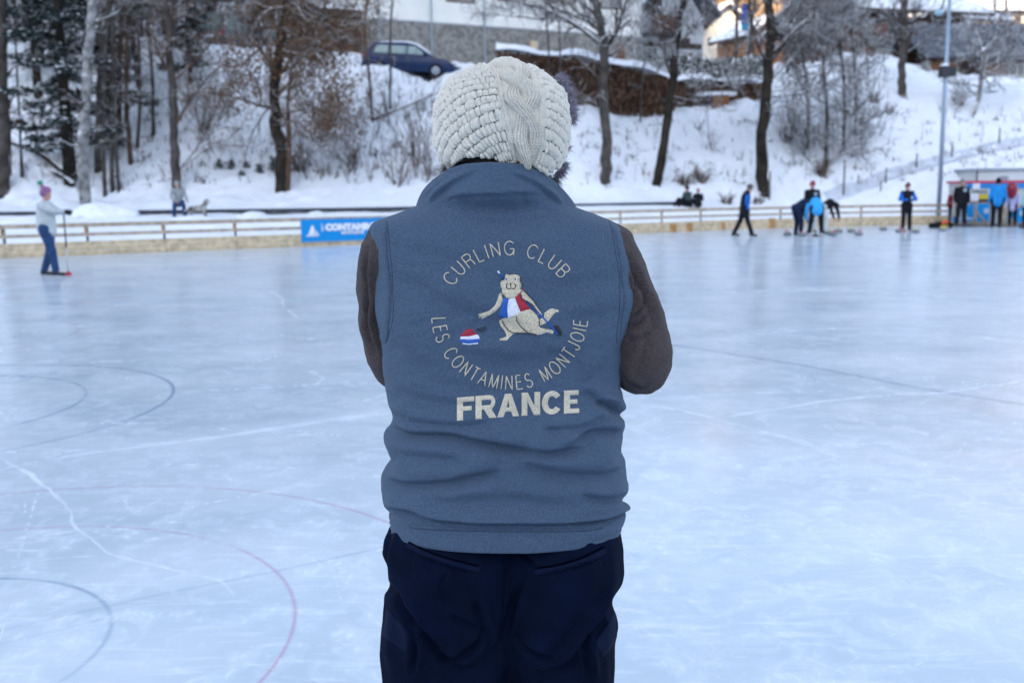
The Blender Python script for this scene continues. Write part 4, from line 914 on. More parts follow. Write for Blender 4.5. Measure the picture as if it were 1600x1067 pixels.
# pattern, metres
s_m = RH*th+0*ph
phc = R(24); 
wlat = (np.angle(np.exp(1j*(ph-phc))))*np.sin(np.clip(th, .25, 1.5))*RH*np.ones_like(th)
wm = wlat-.004*np.sin(s_m*14)
cable_w = .054
incab = sstep(cable_w+.002, cable_w-.002, np.abs(wm))
# basket stitch
cell = .0118
cv = cell*1.5; i_ = np.floor(s_m/cv); thi = (i_+.5)*cv/RH
nn_ = np.maximum(4, np.round(2*math.pi*RH*np.maximum(np.sin(np.minimum(thi, 1.57)), .12)/(cell*.92)))
jj = (ph+math.pi)/(2*math.pi)*nn_+.5*(i_ % 2); j_ = np.floor(jj); fu = jj-j_-.5; fv = s_m/cv-i_-.5
jit = _h(i_, j_, i_*0, 5); jit2 = _h(i_, j_, i_*0+3, 6)
fu2 = fu+(jit-.5)*.26; fv2 = fv+(jit2-.5)*.22
bob = np.clip(1-(np.abs(fu2)/.53)**2.0, 0, 1)*np.clip(1-(np.abs(fv2)/.55)**2.0, 0, 1)
strands = 1.0*np.cos(fu2*math.pi*5+np.where(i_ % 2 > 0, .6, -.6)*fv2*3)
hb = .0078*np.sqrt(bob)*(.85+.3*jit)+.0011*strands*bob+.0006*fbm(ph*70*np.ones_like(th), s_m*900, seed=3, octv=2)
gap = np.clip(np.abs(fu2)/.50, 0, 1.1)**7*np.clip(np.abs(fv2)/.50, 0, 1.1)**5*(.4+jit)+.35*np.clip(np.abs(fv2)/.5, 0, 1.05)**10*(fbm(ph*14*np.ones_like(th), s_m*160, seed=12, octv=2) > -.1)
# cable: two ropes of stitches crossing, flanked by ribs
Lc = .150; A_ = .0215; sw_ = .0195
hc = np.zeros_like(s_m)
for k in (0, 1):
    c_ = A_*np.sin(2*math.pi*s_m/Lc+k*math.pi+.9); dep = .0062*np.cos(2*math.pi*s_m/Lc+k*math.pi+.9)
    u_ = wm-c_; prof = np.sqrt(np.clip(1-(u_/sw_)**2, 0, 1))
    rib = (.0052*np.abs(np.cos(u_/.0070*math.pi))); st = .0011*np.sin((s_m+np.abs(((u_/.0070) % 1)-.5)*.006)/.0046*2*math.pi)
    hc = np.maximum(hc, (.0105+dep)*prof+(rib+st)*(prof > .15))
flank = np.where(np.abs(wm) > .040, .0060+.0034*np.abs(np.cos((np.abs(wm)-.040)/.0062*math.pi))+.0007*np.sin((s_m+np.abs((((np.abs(wm)-.040)/.0062) % 1)-.5)*.006)/.0046*2*math.pi), 0)
flank -= .0050*np.exp(-((np.abs(wm)-.040)/.0014)**2)
hc = np.maximum(hc, flank)
h_ = hb*(1-incab)+(hc-.0065)*incab-.0025*np.exp(-((np.abs(wm)-cable_w)/.002)**2)
h_ += .0022*fbm(d[..., 0]*9, d[..., 1]*9, d[..., 2]*9, seed=55, octv=2)
# base shape: photographed outline across, rounded in depth
ang = np.arctan2(d[..., 2], d[..., 0]); rpx = np.interp(ang, aa, rs); rb = rpx/FPX*HY_/math.cos(PITCH)*.985
C0 = atY(HC0[0], HC0[1], HY_)
low = np.clip(-d[..., 2], 0, 1)
dep_b, dep_f = .118, .138
def hatpos(dd, hh):
    a_ = np.arctan2(dd[..., 2], dd[..., 0]); r_ = np.interp(a_, aa, rs)/FPX*HY_*.972
    base = np.stack([dd[..., 0]*r_, dd[..., 1]*np.where(dd[..., 1] < 0, dep_b, dep_f), dd[..., 2]*r_], -1)
    return C0+base+dd*hh[..., None]
P = hatpos(d, h_-.004)
# trim below the brim: the brim plane, high at the nape left and low at the right flap
lat = np.degrees(th)*np.ones_like(ph)
# faces only while above the brim line
brim = np.interp(np.degrees(ph[0]), [-180, -120, -60, -20, 0, 30, 60, 90, 130, 180], [96, 118, 146, 153, 155, 153, 150, 140, 114, 96])
thb = R(1)*brim
YBL = np.array([(660, 256), (690, 268), (700, 262), (712, 249), (722, 243), (740, 241), (770, 245), (796, 255), (830, 270), (855, 286), (864, 291), (900, 296)], float)
Pt = hatpos(d, h_*0); qx, qy = proj(Pt); yb_ = np.interp(qx, YBL[:, 0], YBL[:, 1]); bad = (qy > yb_) & (th > 1.2)
first = np.where(bad.any(0), bad.argmax(0), nth-1); thf = th[first, 0]
wb = sstep(R(125), R(85), np.abs(ph[0])); thb = thf*wb+np.minimum(thb, thf)*(1-wb)
kk = np.exp(-(np.arange(-10, 11)/4.)**2); kk /= kk.sum(); thb = np.convolve(np.r_[thb[-10:], thb, thb[:10]], kk, 'valid')

th2 = th*0+np.linspace(.01, 1, nth)[:, None]*thb[None]
d2 = (np.sin(th2)*np.cos(ph))[..., None]*e1+(np.sin(th2)*np.sin(ph))[..., None]*e2+(np.cos(th2))[..., None]*pole
# resample the height field on the brim-adapted rows
idx = th2/2.79*(nth-1); idx = np.clip((th2-.01)/2.79*(nth-1), 0, nth-1.001); i0 = idx.astype(int); f_ = idx-i0; jcol = np.arange(nph)[None]+0*i0
h2 = h_[i0, jcol]*(1-f_)+h_[i0+1, jcol]*f_
edge = np.linspace(0, 1, nth)[:, None]*np.ones_like(ph)
P = hatpos(d2, h2-.004)
# turned-in brim
rows = [P]
for k, (sh, dz) in enumerate(((.985, -.004), (.95, -.004), (.90, .006), (.86, .03))):
    r_ = P[-1]; c_ = r_.mean(0); q_ = c_+(r_-c_)*sh; q_[:, 2] += dz; rows.append(q_[None])
P = np.concatenate(rows); nrow = len(P)
hme = npmesh('hat', P.reshape(-1, 3), grid_faces(nrow, nph, True))
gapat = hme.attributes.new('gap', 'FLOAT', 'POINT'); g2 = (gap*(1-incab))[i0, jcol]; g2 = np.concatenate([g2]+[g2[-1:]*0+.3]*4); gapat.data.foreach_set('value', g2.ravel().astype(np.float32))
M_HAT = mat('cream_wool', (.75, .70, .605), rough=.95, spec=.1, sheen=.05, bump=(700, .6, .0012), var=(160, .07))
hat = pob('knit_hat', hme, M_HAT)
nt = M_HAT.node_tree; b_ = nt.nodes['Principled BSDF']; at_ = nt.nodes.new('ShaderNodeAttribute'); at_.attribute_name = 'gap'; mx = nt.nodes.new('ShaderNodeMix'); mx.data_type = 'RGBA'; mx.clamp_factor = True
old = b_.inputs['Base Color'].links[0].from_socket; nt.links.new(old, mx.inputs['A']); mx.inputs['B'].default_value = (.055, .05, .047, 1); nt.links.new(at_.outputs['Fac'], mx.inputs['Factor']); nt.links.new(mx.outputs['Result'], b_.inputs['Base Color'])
hat['label'] = 'cream knitted hat with basket stitch and a wide cable'
# fur trim and loose fibres: tapered strands
def strands_mesh(roots, dirs, L, w, bend=.3, seg=4, seed=0):
    rr = np.random.RandomState(seed); n = len(roots); d_ = dirs/np.linalg.norm(dirs, axis=1)[:, None]; sd = np.cross(d_, rr.normal(size=(n, 3))); sd /= np.linalg.norm(sd, axis=1)[:, None]+1e-9
    cur = rr.normal(size=(n, 3))*bend; L = np.broadcast_to(L, (n,)); V = []
    for k in range(seg+1):
        t = k/seg; p = roots+d_*(L*t)[:, None]+cur*(L*t*t)[:, None]; ww = w*(1-t*.92)
        V += [p-sd*ww/2, p+sd*ww/2]
    V = np.stack(V, 1); F = []; b = np.arange(n)[:, None]*(2*(seg+1))
    for k in range(seg): F.append(np.concatenate([b+2*k, b+2*k+1, b+2*k+3, b+2*k+2], 1))
    return V.reshape(-1, 3), np.concatenate(F)
rr = np.random.RandomState(4)
k1 = rr.randint(5, nth-2, 3800); k2 = rr.randint(0, nph, 3800); roots = P[k1, k2]; dr = d2[k1, k2]
# keep those on the side that is seen or on the outline
V, F = strands_mesh(roots-dr*.001, dr*.7+rr.normal(size=dr.shape)*.55, rr.uniform(.004, .012, len(roots)), .00045, .5, 3, 2)
pob('loose_fibres', npmesh('loose_fibres', V, F), mat('wool_fibre', (.68, .66, .61), rough=.9), hat)
def fur(name, path, Y, rad, n, L, m, seed, out, w=.0009):
    pl = smooth_poly(path, 10); rr = np.random.RandomState(seed); t = rr.uniform(0, len(pl)-1, n); x = np.interp(t, np.arange(len(pl)), pl[:, 0]); y = np.interp(t, np.arange(len(pl)), pl[:, 1])
    r0 = atY(x, y, Y)+rr.normal(size=(n, 3))*np.array(rad)*.5; dr = np.array(out)[None]+rr.normal(size=(n, 3))*.42
    V, F = strands_mesh(r0, dr, rr.uniform(.5, 1, n)*L, w, .35, 5, seed); pob(name, npmesh(name, V, F), m, hat)
def furmat(nm, c1, c2):
    m = mat(nm, c1, rough=.8, sheen=.3); nt = m.node_tree; L = nt.links.new; tc = nt.nodes.new('ShaderNodeTexCoord'); n = nt.nodes.new('ShaderNodeTexNoise'); n.inputs['Scale'].default_value = 260; L(tc.outputs['Object'], n.inputs['Vector'])
    mx = nt.nodes.new('ShaderNodeMix'); mx.data_type = 'RGBA'; mx.inputs['A'].default_value = (*c1, 1); mx.inputs['B'].default_value = (*c2, 1); mr = nt.nodes.new('ShaderNodeMapRange'); mr.inputs[1].default_value = .4; mr.inputs[2].default_value = .62
    L(n.outputs['Fac'], mr.inputs[0]); L(mr.outputs[0], mx.inputs['Factor']); L(mx.outputs['Result'], nt.nodes['Principled BSDF'].inputs['Base Color']); return m
FM = furmat('grey_violet_fur', (.11, .09, .13), (.46, .42, .50))
fur('fur_trim', [(870, 124), (878, 133), (886, 150), (891, 168), (893, 188)], 2.01, (.006, .02, .006), 2600, .019, FM, 1, (.62, -.1, .42))
fur('fur_trim', [(889, 176), (894, 190)], 2.01, (.004, .02, .004), 700, .014, FM, 5, (.5, -.1, -.6))
fur('fur_trim', [(884, 228), (886, 236)], 2.0, (.003, .01, .003), 120, .014, FM, 2, (1, 0, .1))
fur('fur_trim', [(866, 276), (876, 268), (882, 254)], 2.0, (.006, .015, .006), 900, .017, FM, 3, (.6, -.1, -.35))
FD = furmat('dark_brown_fur', (.012, .009, .010), (.07, .055, .05))
fur('nape_fur', [(699, 266), (703, 258), (710, 249), (722, 243), (745, 245), (800, 254), (850, 276), (862, 284), (868, 286)], 1.975, (.010, .02, .010), 4200, .020, FD, 6, (-.25, -.35, -.75))
# ================================================================== FENCE, BANNER, WALL, KIOSK
def wood(nm, c, s=6, snow=None): return mat(nm, c, rough=.8, spec=.2, var=(s, .28), bump=(30, .3, .01), snow=snow)
PINE = wood('pale_pine_boards', (.60, .47, .30)); PINE2 = wood('weathered_rail', (.44, .35, .26)); POST = wood('dark_post', (.13, .10, .085)); ORANGEW = wood('new_larch', (.42, .24, .10))
fw = F_W[F_W[:, 0].argsort()]; seg = np.linalg.norm(np.diff(fw[:, :2], axis=0), axis=1); cum = np.r_[0, np.cumsum(seg)]
def fpt(s): return np.array([np.interp(s, cum, fw[:, 0]), np.interp(s, cum, fw[:, 1])])
s_of = lambda px: float(np.interp(px, [a for a, b in F_PX], cum))
END = s_of(1497)
fence = empty('rink_fence', (0, 30, 0)); tag(fence, 'long low wooden rink fence with pale boards, two rails and dark posts', 'fence')
def fo(mb, name, m, sm=False):
    o = mb.ob(name, m); o.parent = fence; o.matrix_parent_inverse = Matrix.Translation((0, -30, 0)); return o
ss = np.arange(s_of(-700), END, 2.0); ss = np.r_[ss, END]
def P3(s, z, off=0):
    p = fpt(s); q = fpt(s+.05)-fpt(s-.05); q /= np.linalg.norm(q); return np.array([p[0]-q[1]*off, p[1]+q[0]*off, z])
for nm, z, w, h, off, m in (('top_rail', .80, .05, .11, -.01, PINE2), ('middle_rail', .55, .04, .09, -.02, PINE2), ('base_board', .065, .03, .115, -.05, PINE), ('base_board', .19, .03, .115, -.052, PINE), ('base_board', .312, .03, .115, -.048, PINE)):
    mb = MB()
    for a, b in zip(ss[:-1], ss[1:]): mb.beam(P3(a+.004, z, off), P3(b-.004, z, off), w, h)
    fo(mb, nm, m)
mb0 = None
for s in ss:
    if s < s_of(-700): continue
    mb = MB(); a = P3(s, 0, .05); mb.beam(a-[0, 0, .3], a+[0, 0, .83], .05, .06, up=(0, 1, 0)); fo(mb, 'post', POST)
for s in np.arange(s_of(-60), END, 2.0):
    for z0, z1 in ((.60, .76),):
        mb = MB(); a = P3(s+.95, 0, .02); mb.box((a[0]-.035, a[1]-.03, z0), (a[0]+.035, a[1]+.03, z1)); fo(mb, 'rail_block', ORANGEW if int(s*3) % 3 == 0 else POST)
for px in (1047, 1072, 1125, 1203):
    a = P3(s_of(px)-.0, 0, -.09); mb = MB(); mb.box((a[0]-.13, a[1]-.05, 0), (a[0]+.13, a[1]-.01, .30 if px != 1203 else .40)); fo(mb, 'orange_brace', ORANGEW)
# banner on the fence
B0, B1 = s_of(466), s_of(466)+4.6
BAN = mat('blue_banner', (.0, .27, .66), rough=.5, spec=.3)
nb = 60; G = []
for z in np.linspace(.135, .80, 8):
    G.append([P3(s, z, -.11+.012*math.sin(s*2.1)*((z-.13)/.6)) for s in np.linspace(B0, B1, nb)])
G = np.array(G); back_ = G+np.array([0, .004, 0])
VV = np.concatenate([G.reshape(-1, 3), back_.reshape(-1, 3)]); gf = grid_faces(8, nb)
ban = ob('fence_banner', npmesh('fence_banner', VV, np.concatenate([gf[:, ::-1], gf+8*nb])), BAN); tag(ban, 'bright blue banner with white mountain logo and lettering hung on the rink fence', 'banner')
WHT = mat('white_print', (.82, .84, .86), rough=.5)
bx = P3(B1, 0)-P3(B0, 0); BL = np.linalg.norm(bx); 
def bpt(u, z, lift=.012):     # u metres along the banner
    return P3(B0+u, z, -.11-lift-.012+.012*math.sin((B0+u)*2.1)*((z-.13)/.6))
def text_mesh(txt, size, bold=.02, spacing=1.0):
    c = bpy.data.curves.new('t', 'FONT'); c.body = txt; c.size = size; c.offset = bold; c.space_character = spacing; c.extrude = .003; c.resolution_u = 3
    o = bpy.data.objects.new('t', c); COL.objects.link(o); dg = bpy.context.evaluated_depsgraph_get(); me = bpy.data.meshes.new_from_object(o.evaluated_get(dg)); bpy.data.objects.remove(o); bpy.data.curves.remove(c); return me
def banner_text(txt, u0, z0, size, bold, spacing=1.0, name='lettering', width=None):
    me = text_mesh(txt, size, bold, spacing); V = mverts(me); w = V[:, 0].max()-V[:, 0].min(); V[:, 0] -= V[:, 0].min()
    if width: V[:, 0] *= width/w
    W = np.array([bpt(u0+x, z0+y, .012+z) for x, y, z in V]); setverts(me, W); me.name = name
    for p in me.polygons: p.use_smooth = False
    return ob(name, me, WHT, ban)
banner_text('CONTAMINES', .74, .47, .25, .022, 1.02, width=1.80)
banner_text('MONTJOIE', 1.25, .345, .115, .006, 1.1, width=.72)
for k, ch in enumerate('les'): banner_text(ch, .63, .60-.075*k, .105, .008, name='small_lettering')
mb = MB()
def bq(pts): mb.add([bpt(u*.72+.02, z) for u, z in pts], [[0, 1, 2]] if len(pts) == 3 else [[0, 1, 2, 3]])
bq([(.26, .36), (.42, .62), (.48, .62), (.40, .36)][:4]); bq([(.40, .36), (.48, .62), (.52, .56), (.55, .36)]); bq([(.54, .52), (.60, .46), (.72, .36), (.60, .36)]); bq([(.16, .33), (.24, .35), (.70, .35), (.76, .33)])
bq([(.20, .30), (.16, .325), (.76, .325), (.60, .30)])
ob('mountain_logo', mb.mesh('mountain_logo'), WHT, ban)
# low retaining wall behind the rink
wpath = [(-260, 336), (0, 333), (150, 331), (300, 329.5), (450, 327.5), (600, 325.5), (760, 322), (900, 320), (1000, 318), (1072, 316.5)]
wd = np.interp([a for a, b in wpath], [-300, 350, 640, 900, 1100], [33.0, 33.2, 34.8, 39.6, 42.3])
W = np.array([atY(a, b-2.0*0, d) for (a, b), d in zip(wpath, wd)])
sw = empty('retaining_wall', tuple(W[0])); tag(sw, 'low stone retaining wall with dark capping running behind the rink fence', 'wall')
wi = Matrix.Translation(-Vector(W[0].tolist()))
mb = MB(); mbc = MB(); fine_ = []
for i in range(len(W)-1):
    n = 8
    for k in range(n): fine_.append(W[i]+(W[i+1]-W[i])*k/n)
fine_.append(W[-1])
for a, b in zip(fine_[:-1], fine_[1:]):
    mb.beam(a-[0, -.12, .42], b-[0, -.12, .42], .34, .78); mbc.beam(a-[0, -.09, .01], b-[0, -.09, .01], .46, .09)
stone = mat('field_stones', (.26, .26, .27), rough=.9, var=(7, .5), bump=(9, 1.0, .08)); 
nt = stone.node_tree; v = nt.nodes.new('ShaderNodeTexVoronoi'); v.inputs['Scale'].default_value = 5.0; tcn = nt.nodes.new('ShaderNodeTexCoord'); nt.links.new(tcn.outputs['Object'], v.inputs['Vector']); v.feature = 'DISTANCE_TO_EDGE'
mr = nt.nodes.new('ShaderNodeMapRange'); mr.inputs[1].default_value = .02; mr.inputs[2].default_value = .12; nt.links.new(v.outputs['Distance'], mr.inputs[0]); mx = nt.nodes.new('ShaderNodeMix'); mx.data_type = 'RGBA'
bs = nt.nodes['Principled BSDF']; oldl = bs.inputs['Base Color'].links[0].from_socket; nt.links.new(mr.outputs[0], mx.inputs['Factor']); mx.inputs['A'].default_value = (.06, .06, .065, 1); nt.links.new(oldl, mx.inputs['B']); nt.links.new(mx.outputs['Result'], bs.inputs['Base Color'])
STONE = stone
o = mb.ob('stonework', STONE, sw); o.matrix_parent_inverse = wi; o = mbc.ob('capping', mat('dark_capping', (.045, .05, .065), rough=.8), sw); o.matrix_parent_inverse = wi
# snow heaps shovelled against the wall, part of the snow
mb = MB(); rr = np.random.RandomState(12)
for px, w_, h_ in ((165, 1.6, .42), (185, 1.4, .36), (400, .9, .2), (500, .6, .16)):
    d_ = float(np.interp(px, [-300, 350, 640, 900, 1100], [32.4, 32.6, 34.2, 38.9, 41.6])); x = d_*(px-800)/FPX
    th_ = np.linspace(0, math.pi/2, 12); t_ = np.linspace(0, 2*math.pi, 40, endpoint=False); TH, TT = np.meshgrid(th_, t_, indexing='ij')
    rad = 1+.25*fbm(np.cos(TT)*2+px, np.sin(TT)*2, TH*2, seed=2, octv=3)
    Q = np.stack([x+w_*.6*np.sin(TH)*np.cos(TT)*rad, d_+.75*np.sin(TH)*np.sin(TT)*rad, groundz(x, d_)-.12+(h_+.12)*np.cos(TH)*(rad*.3+.7)], -1)
    mb.add(Q.reshape(-1, 3), grid_faces(12, 40, True)[:, ::-1])
tag(mb.ob('snow_banks', SNOW, smooth=True), 'shovelled snow heaped in soft banks along the low stone wall', 'snow', kind='stuff')
# ================================================================== FAR PEOPLE
def col(c, r=.85): return mat('cloth', c, rough=r, spec=.15, var=(9, .12))
SKINF = mat('skin_far', (.50, .27, .20), rough=.6); BLK = mat('black_cloth', (.012, .013, .018), rough=.85, spec=.15); BOOT = mat('dark_shoe', (.012, .012, .014), rough=.6); HAIR = mat('grey_hair', (.10, .095, .09), rough=.9)
def J(**k):
    d = dict(pel=(0, 0, .94), ch=(0, 0, 1.28), nk=(0, .0, 1.45), hd=(0, .03, 1.61), shL=(-.19, 0, 1.40), shR=(.19, 0, 1.40), elL=(-.25, .0, 1.12), elR=(.25, .0, 1.12), wrL=(-.24, .12, .90), wrR=(.24, .12, .90),
             hpL=(-.10, 0, .90), hpR=(.10, 0, .90), knL=(-.11, .03, .50), knR=(.11, .03, .50), anL=(-.12, 0, .09), anR=(.12, 0, .09), f=(0, 1, 0), hat=None, wide=1.0)
    d.update(k); return {a: (np.array(b, float) if isinstance(b, tuple) else b) for a, b in d.items()}
def figure(label, px, py, z, rz, H, top, bot, pose, hat=None, hair=None, glove=None, shoe=None, long=False, cuffs=None, patch=None, sleeve=None, group=None, name='person', dist=None, vox=.013, sunk=None):
    p = atZ(px, py, z) if dist is None else atY(px, py, dist); root = empty(name, (p[0], p[1], p[2]), rz); tag(root, label, 'person', group); s = H/1.75; j = pose; wd = j['wide']
    S = lambda v: np.array(v)*s
    def c(a, b, r0, r1): return (S(j[a]), S(j[b]), r0*s, r1*s)
    f = j['f']; hd = S(j['hd'])
    b = [c('pel', 'ch', .12, .115), c('ch', 'nk', .10, .05), c('nk', 'hd', .055, .055), c('shL', 'shR', .06, .06)]
    for k in 'LR': b += [c('sh'+k, 'el'+k, .047, .038), c('el'+k, 'wr'+k, .038, .028), c('hp'+k, 'kn'+k, .08, .055), c('kn'+k, 'an'+k, .052, .038)]
    b += head_caps(hd, f, s=s*.95)
    for k, sd in (('L', -1), ('R', 1)):
        d_ = S(j['wr'+k])-S(j['el'+k]); upv = np.array([sd*.9, -.3, .2]); b += hand(S(j['wr'+k]), d_, upv, sd, s, .5)
        fd = j.get('toe', np.array([0, 1, 0])); b += [(S(j['an'+k]), S(j['an'+k])+fd*.14*s+np.array([0, 0, -.04*s]), .035*s, .028*s)]
    ob('body', remesh(b, .011*s, 2, 'body'), SKINF, root)
    w = .022
    t = [(S(j['pel'])-(np.array([0, 0, .03*s]) if not long else np.array([0, 0, .12*s])), S(j['ch']), (.155*wd+w*.4)*s, (.150*wd+w*.3)*s), c('ch', 'nk', .14*wd, .085), (S(j['shL']), S(j['shR']), .082*s, .082*s)]
    tz = []
    for k in 'LR': tz += [c('sh'+k, 'el'+k, .075, .062), (S(j['el'+k]), S(j['wr'+k])*.93+S(j['el'+k])*.07, .06*s, .048*s)]
    if sleeve is None: ob('jacket', remesh(t+tz, vox*s, 3, 'jacket'), top, root)
    else:
        jk = ob('jacket', remesh(t, vox*s, 3, 'jacket'), top, root); ob('sleeves', remesh(tz, vox*s, 3, 'sleeves'), sleeve, jk)
    tr = [(S(j['hpL'])+np.array([0, 0, .05*s]), S(j['hpR'])+np.array([0, 0, .05*s]), .125*s, .125*s)]
    for k in 'LR': tr += [c('hp'+k, 'kn'+k, .115, .085), (S(j['kn'+k]), S(j['an'+k])+np.array([0, 0, .02*s]), .082*s, .07*s)]
    ob('trousers', remesh(tr, vox*s, 3, 'trousers'), bot, root)
    for k in 'LR':
        fd = j.get('toe', np.array([0, 1, 0])); a = S(j['an'+k]); ob('shoe', remesh([(a-fd*.03*s, a-fd*.04*s-np.array([0, 0, .035*s]), .05*s, .048*s), (a-np.array([0, 0, .03*s]), a+fd*.16*s-np.array([0, 0, .05*s]), .045*s, .036*s)], vox*s, 2, 'shoe'), shoe or BOOT, root)
    if glove:
        for k, sd in (('L', -1), ('R', 1)):
            d_ = S(j['wr'+k])-S(j['el'+k]); ob('glove', remesh([(a_, b_, r0*1.25, r1*1.25) for a_, b_, r0, r1 in hand(S(j['wr'+k]), d_, np.array([sd*.9, -.3, .2]), sd, s, .5)], .009*s, 1, 'glove'), glove, root)
    fu = f/np.linalg.norm(f); rt = np.cross(fu, [0, 0, 1.]); rt = rt/np.linalg.norm(rt) if np.linalg.norm(rt) > .1 else np.array([1., 0, 0]); up = np.cross(rt, fu)
    if hair or hat:
        m_ = hat[0] if hat else hair; hh = .03 if hat else .0
        h_ = ob('hat' if hat else 'hair', remesh([(hd-fu*.03*s+up*.035*s, hd+fu*(.012 if hat else -.005)*s+up*(.05+hh)*s, .098*s, .090*s)]+([(hd+up*.12*s-fu*.02*s, hd+up*.19*s-fu*.08*s, .055*s, .030*s)] if hat and hat[1] == 'pom' else [])+([(hd+up*.06*s+fu*.06*s, hd+up*.055*s+fu*.15*s, .045*s, .03*s)] if hat and hat[1] == 'cap' else [])+([(hd+up*.10*s, hd+up*.20*s-fu*.02*s, .06*s, .012*s)] if hat and hat[1] == 'point' else []), .009*s, 2, 'hat'), m_, root)
        if hat and hat[1] == 'pom':
            mbp = MB(); mbp.ell(hd+up*.235*s-fu*.10*s, (.05*s, .05*s, .05*s)); o = ob('pompom', mbp.mesh('pompom', True), mat('green_wool', (.01, .28, .16), rough=.95), h_)
        if hair and hat: pass
    if patch:
        c_, r_, off, m_ = patch; mbp = MB(); mbp.ell(S(off), (r_*s, .02*s, r_*s)); o = ob('chest_emblem', mbp.mesh('chest_emblem', True), m_, root)
    return root
def nudge(o): return o
# striped hat for the man on the left
PINKH = bpy.data.materials.new('striped_wool'); PINKH.use_nodes = True; nt = PINKH.node_tree
wv = nt.nodes.new('ShaderNodeTexWave'); wv.bands_direction = 'Z'; wv.inputs['Scale'].default_value = 5.5; wv.inputs['Distortion'].default_value = 1.2; wv.inputs['Detail Scale'].default_value = 12
cr = nt.nodes.new('ShaderNodeValToRGB'); tcn = nt.nodes.new('ShaderNodeTexCoord'); nt.links.new(tcn.outputs['Object'], wv.inputs['Vector']); nt.links.new(wv.outputs['Fac'], cr.inputs[0]); cr.color_ramp.interpolation = 'CONSTANT'
cr.color_ramp.elements[0].color = (.28, .03, .14, 1); cr.color_ramp.elements[1].position = .55; cr.color_ramp.elements[1].color = (.62, .55, .66, 1); e = cr.color_ramp.elements.new(.78); e.color = (.10, .05, .22, 1)
nt.links.new(cr.outputs[0], nt.nodes['Principled BSDF'].inputs['Base Color']); nt.nodes['Principled BSDF'].inputs['Roughness'].default_value = .95
WHITEJ = col((.50, .53, .54)); JEANS = mat('blue_denim', (.010, .045, .13), rough=.85, var=(12, .25)); BLUEJ = col((.01, .13, .50)); NAVY = col((.012, .022, .055)); LBLUE = col((.05, .38, .82)); GREY = col((.30, .32, .33)); REDH = col((.32, .03, .05)); GREENJ = col((.05, .075, .07)); DRED = col((.20, .012, .03))
WINE = col((.12, .012, .03)); PALE = col((.60, .62, .60)); LILAC = col((.48, .48, .72)); MINT = col((.36, .66, .58)); AZUR = col((.02, .25, .62)); DKH = mat('dark_hair', (.02, .016, .014), rough=.9)
GLV = mat('black_glove', (.008, .009, .012), rough=.8)
EMB = mat('silver_print', (.35, .42, .50), rough=.6)
# facing: rz=0 faces away (+Y); rz=-90deg faces right (+X)
FR, FB, FC = -math.pi/2, 0.0, math.pi
figure('person in pale grey jacket, blue jeans and striped pompom hat alone on left ice', 79, 431, 0, FR, 1.72, WHITEJ, JEANS,
       J(elR=(.20, .22, 1.30), wrR=(.16, .44, 1.29), elL=(-.18, .20, 1.28), wrL=(-.05, .42, 1.27), knL=(-.10, -.02, .5), anL=(-.10, -.16, .09), knR=(.10, .12, .5), anR=(.10, .16, .09), hd=(0, .04, 1.62), pel=(0, .0, .96), wide=1.15), hat=(PINKH, 'pom'), glove=GLV)
figure('person in grey coat and blue jeans sitting on the stone wall behind the fence', 281, 342, 0, R(-160), 1.50, GREY, JEANS, J(pel=(0, -.30, .60), ch=(-.02, -.22, .92), nk=(0, -.16, 1.10), hd=(.03, -.10, 1.25), shL=(-.19, -.20, 1.05), shR=(.19, -.20, 1.05), elR=(.26, -.08, .80), wrR=(.12, .08, .66), elL=(-.26, -.08, .80), wrL=(-.30, .12, .66), hpL=(-.10, -.25, .56), hpR=(.10, -.25, .56), knL=(-.16, .10, .50), knR=(.16, .10, .50), anL=(-.20, .10, .09), anR=(.20, .08, .09)), hat=(GREY, 'cap'), dist=32.4)
figure('person in dark green jacket sitting in snow behind the fence', 1075, 324, 0, R(120), 1.6, GREENJ, BLK, J(pel=(0, 0, .14), ch=(0, .04, .48), nk=(0, .06, .66), hd=(0, .09, .82), shL=(-.19, .04, .61), shR=(.19, .04, .61), elL=(-.27, .10, .36), elR=(.27, .10, .36), wrL=(-.18, .32, .36), wrR=(.18, .32, .36), hpL=(-.1, .05, .12), hpR=(.1, .05, .12), knL=(-.14, .42, .38), knR=(.14, .42, .38), anL=(-.15, .66, .06), anR=(.15, .66, .06)), hat=(BLK, 'beanie'), dist=41.4)
figure('person in black jacket with red hair sitting beside the green-jacketed spectator', 1091, 323.5, 0, R(150), 1.38, BLK, BLK, J(pel=(0, 0, .14), ch=(0, .04, .48), nk=(0, .06, .66), hd=(0, .09, .82), shL=(-.19, .04, .61), shR=(.19, .04, .61), elL=(-.27, .10, .36), elR=(.27, .10, .36), wrL=(-.18, .32, .36), wrR=(.18, .32, .36), hpL=(-.1, .05, .12), hpR=(.1, .05, .12), knL=(-.14, .42, .38), knR=(.14, .42, .38), anL=(-.15, .66, .06), anR=(.15, .66, .06)), hair=REDH, dist=41.4)
figure('grey-haired person in blue-sleeved black jacket walking to the right', 1162, 369.5, 0, FR, 1.76, BLK, BLK,
       J(ch=(0, .04, 1.28), nk=(0, .09, 1.45), hd=(0, .17, 1.58), shL=(-.19, .06, 1.39), shR=(.19, .06, 1.39), elR=(.24, .02, 1.12), wrR=(.22, .08, .90), elL=(-.24, .05, 1.12), wrL=(-.22, .15, .9), knR=(.1, .10, .5), anR=(.1, .24, .09), knL=(-.1, -.10, .52), anL=(-.1, -.30, .10), f=(0, 1, -.45)), hair=HAIR, glove=GLV, sleeve=BLUEJ)
